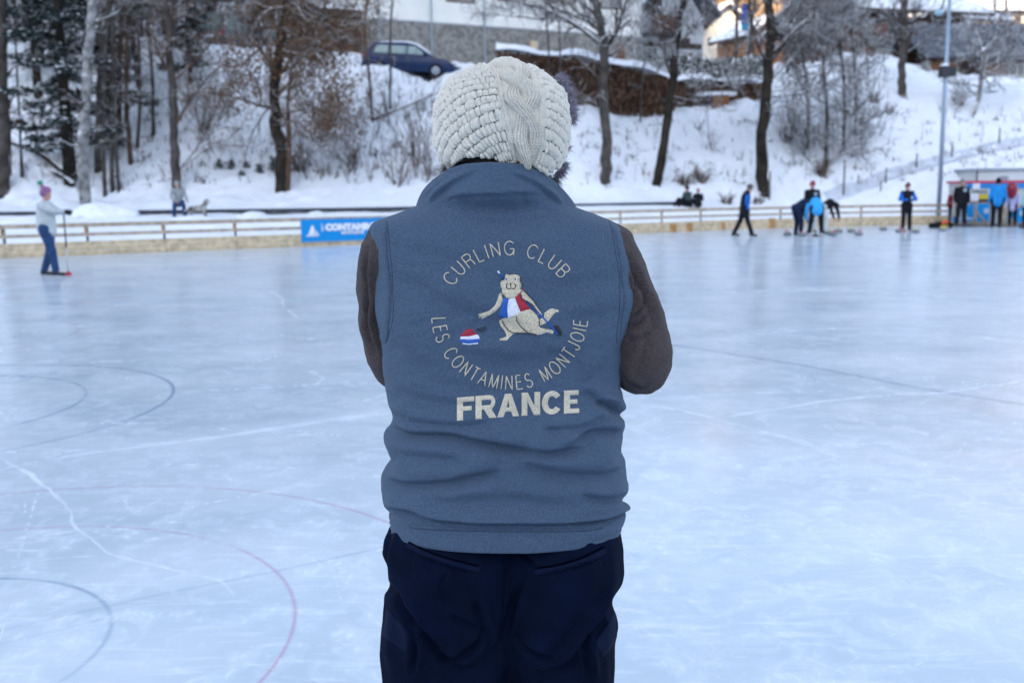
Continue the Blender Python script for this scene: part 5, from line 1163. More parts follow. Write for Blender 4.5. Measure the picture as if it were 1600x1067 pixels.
BEND = dict(pel=(0, -.10, .95), ch=(0, .22, 1.10), nk=(0, .38, 1.06), hd=(0, .50, .94), shL=(-.18, .32, 1.06), shR=(.18, .32, 1.06), elL=(-.20, .42, .80), elR=(.20, .42, .80), wrL=(-.16, .50, .55), wrR=(.16, .50, .55), hpL=(-.1, -.1, .90), hpR=(.1, -.1, .90), f=(0, .5, -1))
figure('person in navy tracksuit bending over stones at the left of the group', 1247, 368.5, 0, R(-62), 1.72, NAVY, NAVY, J(**BEND), hat=(NAVY, 'beanie'), glove=GLV)
figure('person in light blue jacket and black trousers bending down, seen from behind', 1274, 369.5, 0, R(-5), 1.72, LBLUE, BLK,
       J(pel=(0, -.12, .92), ch=(0, .10, 1.10), nk=(0, .30, 1.05), hd=(0, .42, .92), shL=(-.21, .22, 1.02), shR=(.21, .22, 1.02), elL=(-.26, .30, .75), elR=(.26, .30, .75), wrL=(-.22, .42, .52), wrR=(.24, .42, .52), hpL=(-.12, -.12, .88), hpR=(.12, -.12, .88), anL=(-.20, 0, .09), anR=(.20, 0, .09), knL=(-.17, .0, .48), knR=(.17, 0, .48), f=(0, .4, -1), wide=1.3), hat=(BLK, 'beanie'), shoe=mat('pale_shoe', (.5, .42, .48), rough=.6))
figure('person in black jacket with red cap standing upright behind the bending curlers', 1267, 363.5, 0, FC, 1.80, BLK, PALE, J(elR=(.24, .05, 1.15), wrR=(.10, .20, 1.02), elL=(-.24, .05, 1.15), wrL=(-.10, .2, 1.0)), hat=(REDH, 'cap'), patch=(None, .06, (-.08, .15, 1.32), EMB))
bb = dict(BEND); bb.update(hd=(0, .46, .98))
figure('person in black jacket and cream trousers reaching down right of the blue-jacketed curler', 1287, 365.5, 0, R(-75), 1.68, BLK, PALE, J(**bb), hair=DKH)
figure('person in black and blue jacket with wine-red hat leaning on a broom', 1415, 361, 0, FC, 1.70, BLK, BLK,
       J(elR=(.30, .08, 1.16), wrR=(.04, .24, 1.14), elL=(-.30, .08, 1.16), wrL=(-.04, .24, 1.14), anL=(-.14, .0, .09), anR=(.12, .0, .09)), hat=(WINE, 'point'), glove=GLV, sleeve=BLUEJ)
figure('person in dark red and black ski clothes standing behind the tall black-clad one', 1488, 351, 0, R(150), 1.45, DRED, BLK, J(), hair=DKH)
figure('tall person all in black standing at the left end of the kiosk', 1500, 354.5, 0, R(170), 1.84, BLK, BLK, J(anL=(-.16, 0, .09), anR=(.14, 0, .09), wide=1.1), hair=HAIR, patch=(None, .07, (-.07, .16, 1.36), EMB))
figure('person in azure jacket and black trousers with black hat, back to the camera', 1556, 356, 0, R(-20), 1.86, AZUR, BLK, J(wide=1.15), hat=(BLK, 'beanie'))
figure('person in lilac coat standing under a dark red balloon', 1581, 354.5, 0, R(140), 1.50, LILAC, BLK, J(), hair=DKH, long=True)
figure('person in mint green jacket at the right edge of the rink', 1603, 357.5, 0, R(90), 1.74, MINT, BLK, J(), hair=DKH)
# balloon
p = atY(1581, 296, float(atZ(1581, 354.5)[1])-.2); mb = MB(); t_ = np.linspace(0, math.pi, 20); mb.lathe([(max(.001, .24*math.sin(a)*(1-.22*(1-math.cos(a))/2*1.2)), .27*math.cos(a)-.05*(1-math.cos(a))/2*2) for a in t_], 24)
o = empty('balloon', tuple(p)); tag(o, 'dark red balloon floating over the lilac-coated person by the kiosk', 'balloon'); mb.ob('envelope', mat('wine_rubber', (.22, .004, .025), rough=.35), o, True); mb = MB(); mb.tube([(0, 0, -.36), (.01, 0, -.5), (0, .02, -.75)], .004, 5); mb.ob('string', WHT, o)
# brooms
def broom(label, top, bot, headm, hw=.24, shaft=(.02, .02, .025), two=None):
    top = np.array(top); bot = np.array(bot); root = empty('curling_broom', tuple(bot)); tag(root, label, 'broom'); L_ = top-bot; mb = MB(); k = .42 if two else 1
    mb.tube([L_*k, L_], .016, 8); mb.ob('shaft', mat('dark_shaft', shaft, rough=.4), root, True)
    if two: mb = MB(); mb.tube([L_*.03, L_*k], .016, 8); mb.ob('lower_shaft', mat('pale_shaft', two, rough=.4), root, True)
    mb = MB(); mb.box((-hw/2, -.045, .0), (hw/2, .045, .05)); mb.lathe([(.03, .05), (.02, .09)], 8); mb.ob('broom_head', headm, root)
REDP = mat('red_plastic', (.55, .02, .05), rough=.5); WP = mat('white_plastic', (.75, .75, .78), rough=.5)
y = float(atZ(107, 429)[1]); broom('long black and white delivery stick held out by the person in pale jacket', atY(99, 328, y), atZ(107, 430), REDP, .10, two=(.6, .62, .55))
y = float(atZ(1160, 369)[1]); b0 = atY(1166, 358, y); broom('red broom with white head carried low by the blue-sleeved walker', atY(1158, 330, y-.25), b0+np.array([0, -.25, -.04]), WP, .26, shaft=(.45, .05, .08))
y = float(atZ(1413, 361)[1])-.3; broom('white-shafted broom planted upright before the wine-hatted curler', atY(1413.5, 309, y), atZ(1411, 362.5), REDP, .22, shaft=(.55, .56, .58))
y = float(atZ(1274, 369)[1]); broom('broom with pink shaft between the legs of the light-blue-jacketed curler', atY(1275, 335, y-.05), atZ(1274, 369.5), BLK, .2, shaft=(.5, .25, .3))
# curling stones
def stone_obj(px, py, m, label):
    p = atZ(px, py); root = empty('curling_stone', tuple(p), rnd.uniform(0, 6)); tag(root, label, 'curling stone', 'curling stones lying on the far ice')
    mb = MB(); mb.lathe([(.001, .002), (.09, .0), (.125, .022), (.143, .055), (.143, .075), (.125, .105), (.085, .122), (.001, .124)], 28); mb.ob('granite_body', GRAN, root, True)
    mb = MB(); mb.lathe([(.072, .118), (.07, .132), (.001, .134)], 20); mb.tube([(0, 0, .13), (.0, 0, .165), (.03, 0, .185), (.11, 0, .180)], .014, 8); mb.ob('handle', m, root, True)
rnd = random.Random(5)
GRAN = mat('grey_granite', (.22, .24, .25), rough=.35, var=(60, .4)); YEL = mat('yellow_plastic', (.65, .60, .10), rough=.4)
for px, py, m, lb in ((1230, 368, REDP, 'grey curling stone with red handle, leftmost one, beside the navy curler'), (1253, 369.5, REDP, 'curling stone between navy and light-blue curlers'), (1297, 366.5, YEL, 'yellow-handled stone beside the cream trousers of the reaching curler'), (1302, 368.5, REDP, 'red-handled stone just below the one beside the cream trousers'),
                      (1310.5, 363.5, YEL, 'yellow-handled stone standing alone right of the bending group'), (1330, 363, YEL, 'yellow-handled stone touching a red-handled stone'), (1341.5, 368, REDP, 'red-handled stone right of a yellow-handled one, between the group and the lone curler'), (1380, 360, YEL, 'small far stone between the group and the wine-hatted curler'),
                      (1405, 363.5, REDP, 'red-handled stone beside the feet and broom of the wine-hatted curler'), (1431, 364, YEL, 'yellow-handled stone right of the wine-hatted curler'), (1473, 361.5, YEL, 'stone in front of the bag lying on the ice')): stone_obj(px, py, m, lb)
# bag
p = atZ(1471, 356.5); root = empty('sports_bag', tuple(p), .15); tag(root, 'black and orange sports bag lying on the ice beside the black-clad pair', 'bag')
ob('bag_body', remesh([((-.42, 0, .10), (.35, 0, .10), .11, .12), ((-.2, .02, .16), (.2, .02, .17), .10, .10)], .02, 3, 'bag'), BLK, root); ob('orange_flap', remesh([((.02, -.06, .17), (.16, -.06, .24), .09, .08)], .015, 2, 'flap'), mat('orange_cloth', (.55, .10, .03), rough=.8), root)
ob('strap', remesh([((-.1, -.1, .06), (.1, -.16, .03), .035, .03), ((.1, -.16, .03), (.2, -.1, .07), .03, .03)], .012, 2, 'strap'), mat('yellow_cloth', (.55, .45, .12), rough=.8), root)
# dog in the snow
pz = atY(318, 339.5, 32.3); root = ob('dog', remesh([((.0, 0, .30), (.36, 0, .24), .11, .12), ((.0, 0, .32), (-.10, 0, .44), .085, .07), ((-.10, 0, .46), (-.13, -.02, .52), .075, .07), ((-.13, -.03, .51), (-.21, -.10, .48), .045, .03), ((-.10, .05, .56), (-.08, .07, .49), .02, .025), ((-.10, -.06, .56), (-.08, -.09, .49), .02, .025),
      ((-.02, -.06, .25), (-.05, -.07, .12), .045, .03), ((-.05, -.07, .12), (-.07, -.09, .02), .028, .03), ((-.02, .06, .25), (-.05, .07, .12), .045, .03), ((-.05, .07, .12), (-.07, .06, .02), .028, .03), ((.36, .06, .22), (.42, .08, .13), .075, .04), ((.42, .08, .13), (.36, .08, .02), .03, .03), ((.36, -.06, .22), (.42, -.09, .13), .075, .04), ((.42, -.09, .13), (.36, -.1, .02), .03, .03),
      ((.44, 0, .28), (.60, .03, .20), .04, .015)], .012, 2, 'dog'), mat('brown_white_coat', (.20, .11, .06), rough=.9, var=(3.2, .9, (.62, .60, .57)))); root.location = tuple(pz); root.rotation_euler = (0, 0, math.pi); tag(root, 'brown and white dog sitting in the snow near the person in grey coat', 'dog')
# kiosk, boards, trestles, container on the right
KX = lambda px, d, z: np.array([atY(px, 300, d)[0], d, z])
dk = float(atZ(1550, 353)[1])+.6
root = empty('ticket_kiosk', (float(KX(1560, dk, 0)[0]), dk, 0)); tag(root, 'colourful kiosk with red rim, white notices and yellow panels above the blue boards', 'kiosk'); wi = root.location.copy()
def kz(py): return float(atY(1550, py, dk)[2])
def kb(name, x0, x1, y0, y1, m, dy=0, th_=.06, bev=0):
    a, b = KX(x0, dk, 0)[0], KX(x1, dk, 0)[0]; mb = MB(); mb.box((a-wi.x, dy, kz(y1)), (b-wi.x, dy+th_, kz(y0))); return mb.ob(name, m, root)
KB = mat('kiosk_blue', (.01, .22, .60), rough=.5); KW = mat('notice_paper', (.72, .72, .78), rough=.8); KY = mat('kiosk_yellow', (.62, .46, .02), rough=.6); KP = mat('kiosk_red', (.55, .03, .10), rough=.5); KG = mat('kiosk_grey', (.50, .52, .50), rough=.7); KD = mat('kiosk_dark', (.03, .03, .04), rough=.6)
kb('cabin', 1509, 1640, 285, 350, KG, 0, 1.6); kb('roof', 1506, 1642, 282.5, 286, KP, -.08, 1.76); kb('blue_fascia', 1510, 1600, 287, 294.5, KB, -.06); kb('notice', 1518, 1529, 286.5, 296, KW, -.10, .03); kb('notice', 1512, 1550, 295.5, 303, mat('grey_sign', (.60, .66, .64), rough=.6), -.05)
kb('notice', 1514, 1528, 303, 314, KW, -.10, .03); kb('yellow_panel', 1529, 1548, 304, 311, KY, -.07); kb('yellow_panel', 1509.5, 1513, 304, 312, KY, -.07); kb('counter', 1510, 1600, 315, 317.5, KD, -.10, .3); kb('yellow_panel', 1566, 1574, 303, 311, KY, -.08); kb('window_row', 1529, 1547, 312, 315, KD, -.05)
me = text_mesh('CURLING', .16, .004); V = mverts(me); V = np.stack([V[:, 0], -V[:, 2], V[:, 1]], 1); setverts(me, V); o = ob('sign_lettering', me, KD, root); o.location = (KX(1516, dk, 0)[0]-wi.x, -.06, kz(301.5))
def board(label, x0, x1, y0, y1, d, logo):
    r = empty('advert_board', (float(KX((x0+x1)/2, d, 0)[0]), d, 0)); tag(r, label, 'board', 'blue advertising boards at the kiosk'); w = KX(x1, d, 0)[0]-KX(x0, d, 0)[0]; z0, z1 = float(atY((x0+x1)/2, y1, d)[2]), float(atY((x0+x1)/2, y0, d)[2])
    mb = MB(); mb.box((-w/2, 0, z0), (w/2, .04, z1)); mb.ob('panel', BAN, r); mb = MB()
    for a, b in (((-w/2-.02, -.01, z1-.0), (w/2+.02, .05, z1+.035)), ((-w/2-.02, -.01, z0-.035), (w/2+.02, .05, z0))): mb.box(a, b)
    mb.ob('frame', PINE2, r); mb = MB()
    if logo == 'peak': zc_ = z0+(z1-z0)*.35; mb.add([(-.2, -.012, zc_-.1), (0, -.012, zc_-.1), (-.12, -.012, zc_+.26), (-.14, -.012, zc_+.26)], [[0, 1, 2, 3]]); mb.add([(-.24, -.012, zc_-.16), (.2, -.012, zc_-.16), (.2, -.012, zc_-.11), (-.2, -.012, zc_-.11)], [[0, 1, 2, 3]])
    else:
        for k in range(3): a = k*math.pi/3; c_, q_ = math.cos(a), math.sin(a); zc_ = z0+(z1-z0)*.58; X0 = .12; mb.add([(X0-.13*c_+.02*q_, -.012, zc_-.13*q_-.02*c_), (X0+.13*c_+.02*q_, -.012, zc_+.13*q_-.02*c_), (X0+.13*c_-.02*q_, -.012, zc_+.13*q_+.02*c_), (X0-.13*c_-.02*q_, -.012, zc_-.13*q_+.02*c_)], [[0, 1, 2, 3]])
    mb.ob('white_logo', WHT, r)
d2_ = dk-.5
board('blue board with a white mountain mark, left of the two under the kiosk notices', 1505, 1523, 318, 346, d2_, 'peak'); board('blue board with a white star mark, behind the upright trestle', 1528, 1548, 318, 346, d2_, 'star'); board('blue board at the right edge, behind the pale wooden trestle', 1584, 1606, 322, 348, d2_, 'star')
board('low blue board between the legs of the tall black-clad person', 1491, 1502, 339, 346.5, d2_, 'none')
def trestle(label, x0, x1, y0, y1, d, m):
    r = empty('wooden_trestle', (float(KX(x0, d, 0)[0]), d, 0)); tag(r, label, 'trestle', 'wooden trestles standing on the ice'); w = KX(x1, d, 0)[0]-KX(x0, d, 0)[0]; z1 = float(atY(x0, y0, d)[2])
    for nm, a, b in (('upright', (0, 0, 0), (0, 0, z1)), ('brace', (0, 0, z1*.62), (w, 0, .05)), ('foot', (-.1, 0, .04), (w+.08, 0, .04))): mb = MB(); mb.beam(a, b, .06, .09, up=(0, 1, 0)); mb.ob(nm, m, r)
trestle('brown wooden trestle with slanting brace before the star board', 1526, 1545, 314, 352, dk-1.0, PINE2); trestle('pale wooden trestle with slanting brace under the balloon', 1570, 1590, 312, 354, dk-1.2, PINE)
mb = MB(); a = KX(1486, dk-.2, 0)[0]; b = KX(1640, dk-.2, 0)[0]; mb.box((a, dk-1.5, .0), (b, dk+3, .035)); tag(mb.ob('platform', mat('dark_matting', (.05, .06, .08), rough=.8)), 'dark matting laid along the rink edge before the kiosk', 'mat')
# container shed
d3 = dk+3.5; root = empty('site_cabin', (float(KX(1600, d3, 0)[0]), d3, 0)); tag(root, 'white flat-roofed site cabin behind the kiosk', 'cabin'); x0 = KX(1526, d3, 0)[0]-root.location.x; zt = float(atY(1560, 263, d3)[2]); CW = mat('cabin_white', (.58, .60, .60), rough=.6, var=(1.5, .08))
mb = MB(); mb.box((x0, 0, 0), (x0+6, 2.4, zt-.10)); mb.ob('wall', CW, root); mb = MB(); mb.box((x0-.12, -.12, zt-.10), (x0+6.1, 2.5, zt)); mb.ob('roof', mat('cabin_roof_grey', (.30, .34, .40), rough=.6), root); mb = MB(); mb.box((x0+1.0, -.02, zt-.55), (x0+1.35, 0, zt-.35)); mb.box((x0+2.1, -.02, zt-.5), (x0+2.3, 0, zt-.3)); mb.ob('vent_grille', mat('grille_grey', (.25, .27, .3), rough=.6), root)
mb = MB(); mb.tube([(x0-.05, -.05, .1), (x0-.05, -.05, zt-.1)], .035, 8); mb.ob('downpipe', KD, root)
# lamp post
dp = 43.0; base = KX(1468, dp, 0); base[2] = groundz(base[0], dp)-.1; top = atY(1483.5, 4, dp); root = empty('lamp_post', tuple(base)); tag(root, 'tall pale blue lamp post behind the fence with a black speaker box halfway', 'lamp post'); T_ = top-base; T_[2] += .6
mb = MB(); mb.tube([(0, 0, 0), tuple(T_*.52), tuple(T_)], [.10, .085, .06], 14); mb.ob('pole', mat('galvanised_steel', (.30, .38, .47), rough=.45, metal=.4), root, True)
bxp = atY(1480, 113, dp)-base; mb = MB(); mb.box((bxp[0]-.33, -.28, bxp[2]-.22), (bxp[0]+.02, .1, bxp[2]+.22)); mb.ob('speaker_box', KD, root); mb = MB(); mb.box((bxp[0]+.05, -.2, bxp[2]-.18), (bxp[0]+.30, .1, bxp[2]+.18)); mb.ob('control_box', mat('box_dark_green', (.015, .03, .03), rough=.6), root)
mb = MB(); mb.ell((bxp[0]-.16, -.1, bxp[2]+.25), (.18, .18, .09)); mb.ob('snow_cap', SNOW, root, True); mb = MB(); mb.tube([tuple(T_*.985), tuple(T_*.985+np.array([-.2, -.2, .05])), tuple(atY(1470, 20, dp-.3)-base)], .03, 8); mb.ob('arm', KD, root, True)
lp = atY(1467, 20, dp-.3)-base; mb = MB(); mb.ell(tuple(lp), (.20, .20, .13)); mb.ob('lamp_head', mat('lamp_glass', (.35, .50, .58), rough=.25), root, True)
# birds' feeding boxes etc. and path posts on the slope
PP = [(1192+10, 312, 268, 3.0), (1318, 305, 250, 3), (1341, 289, 274, 2.2), (1384, 285, 262, 2.4), (1432, 262, 240, 2.4), (1487, 245, 222, 2.4), (1561, 224, 200, 2.6), (1376, 298, 282, 2)]
for i, (px, y1, y0, w) in enumerate(PP):
    b = onground(px, y1); t = atY(px+.3, y0, b[1]); mb = MB(); mb.tube([(0, 0, -.15), (0, 0, float(t[2]-b[2]))], w/2/FPX*b[1], 8); o = mb.ob('path_post', wood('path_post_wood', (.16, .15, .15)), None, True); o.location = tuple(b)
    tag(o, 'grey post standing in the snow slope %s' % ['beside the trunk right of the walker', 'above the bending group', 'lowest one beside the climbing path', 'above the path, second from its foot', 'between the wine-hatted curler and the lamp post', 'beside the path just right of the lamp post', 'highest one by the path, above the white cabin', 'short one below the path'][i], 'post', 'wooden posts along the snowy path')
# ================================================================== BUILDINGS, CARS, WOODPILES
def glassm(c=(.03, .04, .05)): return mat('window_glass', c, rough=.08, spec=.8)
GLASS = glassm(); WGLASS = glassm((.20, .20, .19)); TIMBER = wood('brown_timber', (.11, .055, .035)); DTIM = wood('dark_timber', (.05, .035, .03)); OTIM = wood('orange_timber', (.24, .115, .055)); RENDER = mat('white_render', (.80, .79, .74), rough=.9, var=(1.2, .06)); GREYR = mat('grey_render', (.42, .44, .46), rough=.9, var=(1.5, .12)); SUNW = mat('cream_render', (.72, .62, .48), rough=.9, var=(1.5, .08))
RUBBLE = mat('rubble_stone', (.235, .225, .205), rough=.95, var=(5, .4), bump=(6, 1.0, .08)); SLATE = wood('slate_roof', (.085, .095, .115)); ROOFW = wood('dark_roof_edge', (.06, .045, .04)); BROWNF = wood('brown_frame', (.16, .09, .06)); FRAMEW = mat('pale_frame', (.6, .6, .58), rough=.6); STEEL = mat('zinc_pipe', (.30, .35, .40), rough=.5, metal=.3)
class Frame:
    def __init__(s, name, label, cat, pxA, dA, pxB, dB, zb, group=None):
        s.A = KX(pxA, dA, zb); s.B = KX(pxB, dB, zb); v = s.B-s.A; s.W = float(np.linalg.norm(v[:2])); s.rz = math.atan2(v[1], v[0]); s.zb = zb
        s.root = empty(name, tuple(s.A), s.rz); tag(s.root, label, cat, group); s.u = v/np.linalg.norm(v); s.n = np.array([-s.u[1], s.u[0], 0])
    def loc(s, px, py):          # pixel on the facade plane -> local x, z
        r = ray(px, py); k = np.dot(s.A-np.array([0, 0, CAMH]), s.n)/np.dot(r, s.n); p = np.array([0, 0, CAMH])+r*k; d = p-s.A; return float(d @ s.u), float(d[2])
    def box(s, name, a, b, m, parent=None): mb = MB(); mb.box(a, b); return mb.ob(name, m, parent or s.root)
    def pbox(s, name, x0, y0, x1, y1, m, ya=-.06, yb=.02, parent=None):
        xa, za = s.loc(x0, y1); xb, zb = s.loc(x1, y0); return s.box(name, (xa, ya, za), (xb, yb, zb), m, parent)
    def window(s, x0, y0, x1, y1, g=GLASS, fm=BROWNF, bars=1):
        xa, za = s.loc(x0, y1); xb, zb = s.loc(x1, y0); mb = MB(); t = .07
        for a, b in (((xa, -.05, za), (xb, .03, za+t)), ((xa, -.05, zb-t), (xb, .03, zb)), ((xa, -.048, za+t), (xa+t, .03, zb-t)), ((xb-t, -.048, za+t), (xb, .03, zb-t))): mb.box(a, b)
        for k in range(bars): xm = xa+(xb-xa)*(k+1)/(bars+1); mb.box((xm-.03, -.046, za+t), (xm+.03, .03, zb-t))
        w = mb.ob('window', fm, s.root); s.box('pane', (xa+t, -.02, za+t), (xb-t, .0, zb-t), g, w); return w
    def roof(s, D, z0, rise, ov=.8, ridge='x', m=ROOFW, th_=.22, snow=.22, rx=None):
        W = s.W; mb = MB(); ms = MB()
        if ridge == 'x': secs = [(-ov, z0), (D/2, z0+rise), (D+ov, z0)]; ax = lambda t, y, z: (t, y, z); T0, T1 = -ov, W+ov
        else: c_ = rx if rx is not None else W/2; secs = [(-ov, z0), (c_, z0+rise), (W+ov, z0)]; ax = lambda t, y, z: (y, t, z); T0, T1 = -ov, D+ov
        for mm_, lo, hi, e in ((mb, 0, th_, 0), (ms, th_+.004, th_+snow, .06)):
            V = []
            for t in (T0+e, T1-e):
                for dz in (lo, hi):
                    for (y, z), ee in zip(secs, (e, 0, -e)): V.append(ax(t, y+ee, z+dz))
            mm_.add(V, [[0, 1, 4, 3], [1, 2, 5, 4], [6, 9, 10, 7], [7, 10, 11, 8], [3, 4, 10, 9], [4, 5, 11, 10], [0, 6, 7, 1], [1, 7, 8, 2], [0, 3, 9, 6], [2, 8, 11, 5]])
        r = mb.ob('roof', m, s.root); 
        if snow: ms.ob('roof_snow', SNOW, r)
        return r
    def body(s, D, zt, m, gable=None, name='wall'):
        W = s.W; mb = MB(); mb.box((0, 0, -3), (W, D, zt))
        if gable: c_ = gable[1] if len(gable) > 1 else W/2; mb.add([(0, 0, zt), (W, 0, zt), (c_, 0, zt+gable[0]), (0, D, zt), (W, D, zt), (c_, D, zt+gable[0])], [[0, 1, 2], [3, 5, 4]])
        return mb.ob(name, m, s.root)
# 1 white apartment building on a rubble stone base
zb1 = float(KX(0, 50, 0)[2]); 
H = Frame('apartment_building', 'large white apartment building on rubble stone base above the snowy slope', 'building', 586, 50, 1002, 57, 7.0)
xs, zs = H.loc(590, 28); zs2 = H.loc(1000, 62)[1]; zbd = (zs+zs2)/2
H.box('stone_base', (0, -.10, -3), (H.W, 12, zbd), RUBBLE); H.box('wall', (0, 0, zbd), (H.W, 12, zbd+6.2), RENDER)
H.box('string_course', (0, -.14, zbd-.02), (H.W, 0, zbd+.05), GREYR)
for x0, y0, x1, y1 in ((697, -46, 741, 3), (778, -48, 822, 2), (856, -40, 897, 5), (938, -34, 972, 14)): H.window(x0, y0, x1, y1, WGLASS)
w = H.window(699, 68, 745, 92, GLASS, FRAMEW, 3); H.window(790, 70, 830, 78, GLASS, FRAMEW); H.pbox('basement_door', 962, 70, 974, 98, BROWNF, -.16, -.09)
for px in (590, 755, 672, 999): x_, _ = H.loc(px, 40); mb = MB(); mb.tube([(x_, -.18, -.2), (x_, -.18, zbd+6)], .05, 8); mb.ob('downpipe', STEEL, H.root)
H.roof(12, zbd+6.2, 4.5, 1.0); H.pbox('tan_wall_box', 826, 66, 836, 78, mat('tan_box_paint', (.6, .47, .32), rough=.5), -.3, -.1)  # small tan box standing out from the facade, with no glow
# 1b dark timber shed left of it
H = Frame('timber_shed', 'dark timber shed with pale beam, left of the white apartment building', 'shed', 519, 50.5, 585, 51.5, 7.0); x_, zt_ = H.loc(550, 26); H.body(5, zt_, DTIM); H.roof(5, zt_, .9, .5); H.pbox('pale_beam', 528, 34, 575, 42, FRAMEW, -.1, -.02); H.pbox('door', 533, 45, 572, 96, TIMBER, -.04, -.01); H.pbox('door_frame', 576, 44, 584, 100, GREYR, -.1, -.01)
# 2 grey chalet with brown balcony
H = Frame('grey_chalet', 'grey rendered chalet with dark wooden balcony right of the white apartment building', 'house', 1004, 60, 1095, 61.5, 8.0); x_, zt_ = H.loc(1095, 30)
H.body(9, zt_, GREYR, (2.6,)); H.roof(9, zt_, 2.6, .75, 'y', SLATE); H.pbox('balcony', 1004, 30, 1046, 56, TIMBER, -1.1, -1.0); H.pbox('balcony_floor', 1003, 55, 1047, 58, DTIM, -1.1, -.02); H.pbox('dark_opening', 1006, -5, 1034, 24, DTIM, -.05, -.01); H.window(1010, 74, 1028, 98, GLASS, FRAMEW); H.window(1062, 60, 1078, 72, GLASS); H.window(1068, 84, 1082, 98, GLASS, BROWNF); H.pbox('timber_band', 1004, 70, 1095, 73, DTIM, -.08, -.01)
# 3 sunlit house
H = Frame('cream_house', 'cream house glowing in the sun beyond the hedge', 'house', 1100, 92, 1160, 93, 10.5); x_, zt_ = H.loc(1120, 46); H.body(8, zt_, SUNW, (2.0,)); H.roof(8, zt_, 2.0, .6, 'y'); H.window(1106, 60, 1114, 72, GLASS); H.window(1122, 58, 1130, 72, GLASS); H.pbox('balcony', 1116, 74, 1146, 78, TIMBER, -.8, -.7)
# 4 orange brown chalet
H = Frame('small_chalet', 'small orange-brown chalet with snowy roof behind the hedge', 'house', 1166, 82, 1226, 84, 10.2); x_, zt_ = H.loc(1160, 60); H.body(4, zt_, OTIM, (1.6,)); H.roof(4, zt_, 1.6, .5, 'y'); H.window(1170, 66, 1178, 82, GLASS, DTIM); H.window(1182, 64, 1190, 76, GLASS, DTIM); H.window(1202, 62, 1212, 76, GLASS, DTIM)
# 5 large brown chalet
H = Frame('brown_chalet', 'large red-brown chalet under a deep snowy roof at top right', 'house', 1342, 66, 1496, 68, 9.4); x_, zt_ = H.loc(1400, 26)
H.body(10, zt_, TIMBER); H.roof(10, zt_, 2.8, 1.2); H.pbox('balcony', 1350, 48, 1490, 62, wood('red_brown_rail', (.16, .055, .035)), -1.2, -1.1); H.pbox('balcony_floor', 1348, 62, 1492, 65, DTIM, -1.2, -.02); H.pbox('base_band', 1344, 76, 1365, 84, OTIM, -.06, -.01); H.pbox('garage_door', 1367, 75, 1394, 87, FRAMEW, -.06, -.01)
for x0, x1 in ((1362, 1380), (1400, 1414), (1430, 1446), (1466, 1482)): H.window(x0, 32, x1, 46, GLASS)
for x0, x1 in ((1404, 1420), (1432, 1446)): H.window(x0, 68, x1, 80, GLASS, OTIM)
# 6 barn with slate roof
H = Frame('wooden_barn', 'wooden barn with broad grey slate roof behind the lamp post', 'barn', 1447, 61, 1680, 62, 8.2); x_, zt_ = H.loc(1500, 94); H.body(7, zt_, TIMBER); H.roof(7, zt_, 2.5, .9, 'x', SLATE, .18, 0)
H.pbox('planked_wall', 1452, 97, 1496, 126, OTIM, -.05, -.01); H.pbox('dark_opening', 1497, 100, 1532, 126, DTIM, -.05, -.01); H.pbox('planked_wall', 1541, 98, 1574, 122, OTIM, -.05, -.01); H.window(1576, 100, 1602, 120, WGLASS, FRAMEW); H.pbox('stone_pier', 1443, 96, 1451, 130, RUBBLE, -.3, .3)
# 7 sunlit house with chimney
H = Frame('far_ochre_house', 'ochre house in sunlight at the top right corner', 'house', 1516, 100, 1680, 102, 11); x_, zt_ = H.loc(1560, 22); H.body(9, zt_, SUNW); H.roof(9, zt_, 3.0, .8); H.window(1530, 26, 1542, 38, GLASS); H.window(1556, 26, 1568, 38, GLASS); H.window(1584, 26, 1596, 38, GLASS); H.pbox('balcony', 1520, 40, 1600, 46, TIMBER, -1, -.9)
H = Frame('chimney_house', 'grey house gable with pale chimney rising above the slate-roofed barn', 'house', 1500, 74, 1552, 75, 9.6); x_, zt_ = H.loc(1520, 36); H.body(6, zt_, GREYR); H.roof(6, zt_, 1.2, .5); xa, za = H.loc(1529, 40); xb, zb_ = H.loc(1545, 2); H.box('chimney', (xa, 1.2, za), (xb, 2.4, zb_), GREYR); H.box('chimney_snow', (xa-.05, 1.15, zb_), (xb+.05, 2.45, zb_+.2), SNOW)
# flag, hedge, beam
b_ = KX(1163, 62, groundz(KX(1163, 62, 0)[0], 62)-.2); root = empty('street_banner', tuple(b_)); tag(root, 'tall blue vertical banner on a pole between the houses', 'banner'); zt_ = float(atY(1163, 6, 62)[2])-b_[2]; zl = float(atY(1163, 47, 62)[2])-b_[2]
mb = MB(); mb.tube([(0, 0, 0), (0, 0, zt_+.3)], .05, 8); mb.ob('pole', STEEL, root, True); mb = MB(); mb.box((-.42, -.02, zl), (-.06, .0, zt_)); mb.ob('cloth', mat('royal_blue_cloth', (.02, .07, .38), rough=.7), root); mb = MB(); mb.box((-.42, -.028, zl), (-.06, -.021, zl+.35)); mb.ob('light_blue_foot', mat('light_blue_cloth', (.02, .30, .55), rough=.7), root)
mb = MB(); a, b = KX(1536, 55, 0), KX(1680, 55.5, 0); z_ = float(atY(1560, 147, 55)[2]); root = ob('timber_beam_wall', mb.box((a[0], 54.8, z_-.35), (b[0], 55.2, z_+.12)).mesh('beam'), DTIM); tag(root, 'dark timber retaining beam capped with snow under the barn', 'retaining wall'); mb = MB(); mb.box((a[0]-.1, 54.6, z_+.124), (b[0], 56.2, z_+.5)); mb.ob('snow_cap', SNOW, root)
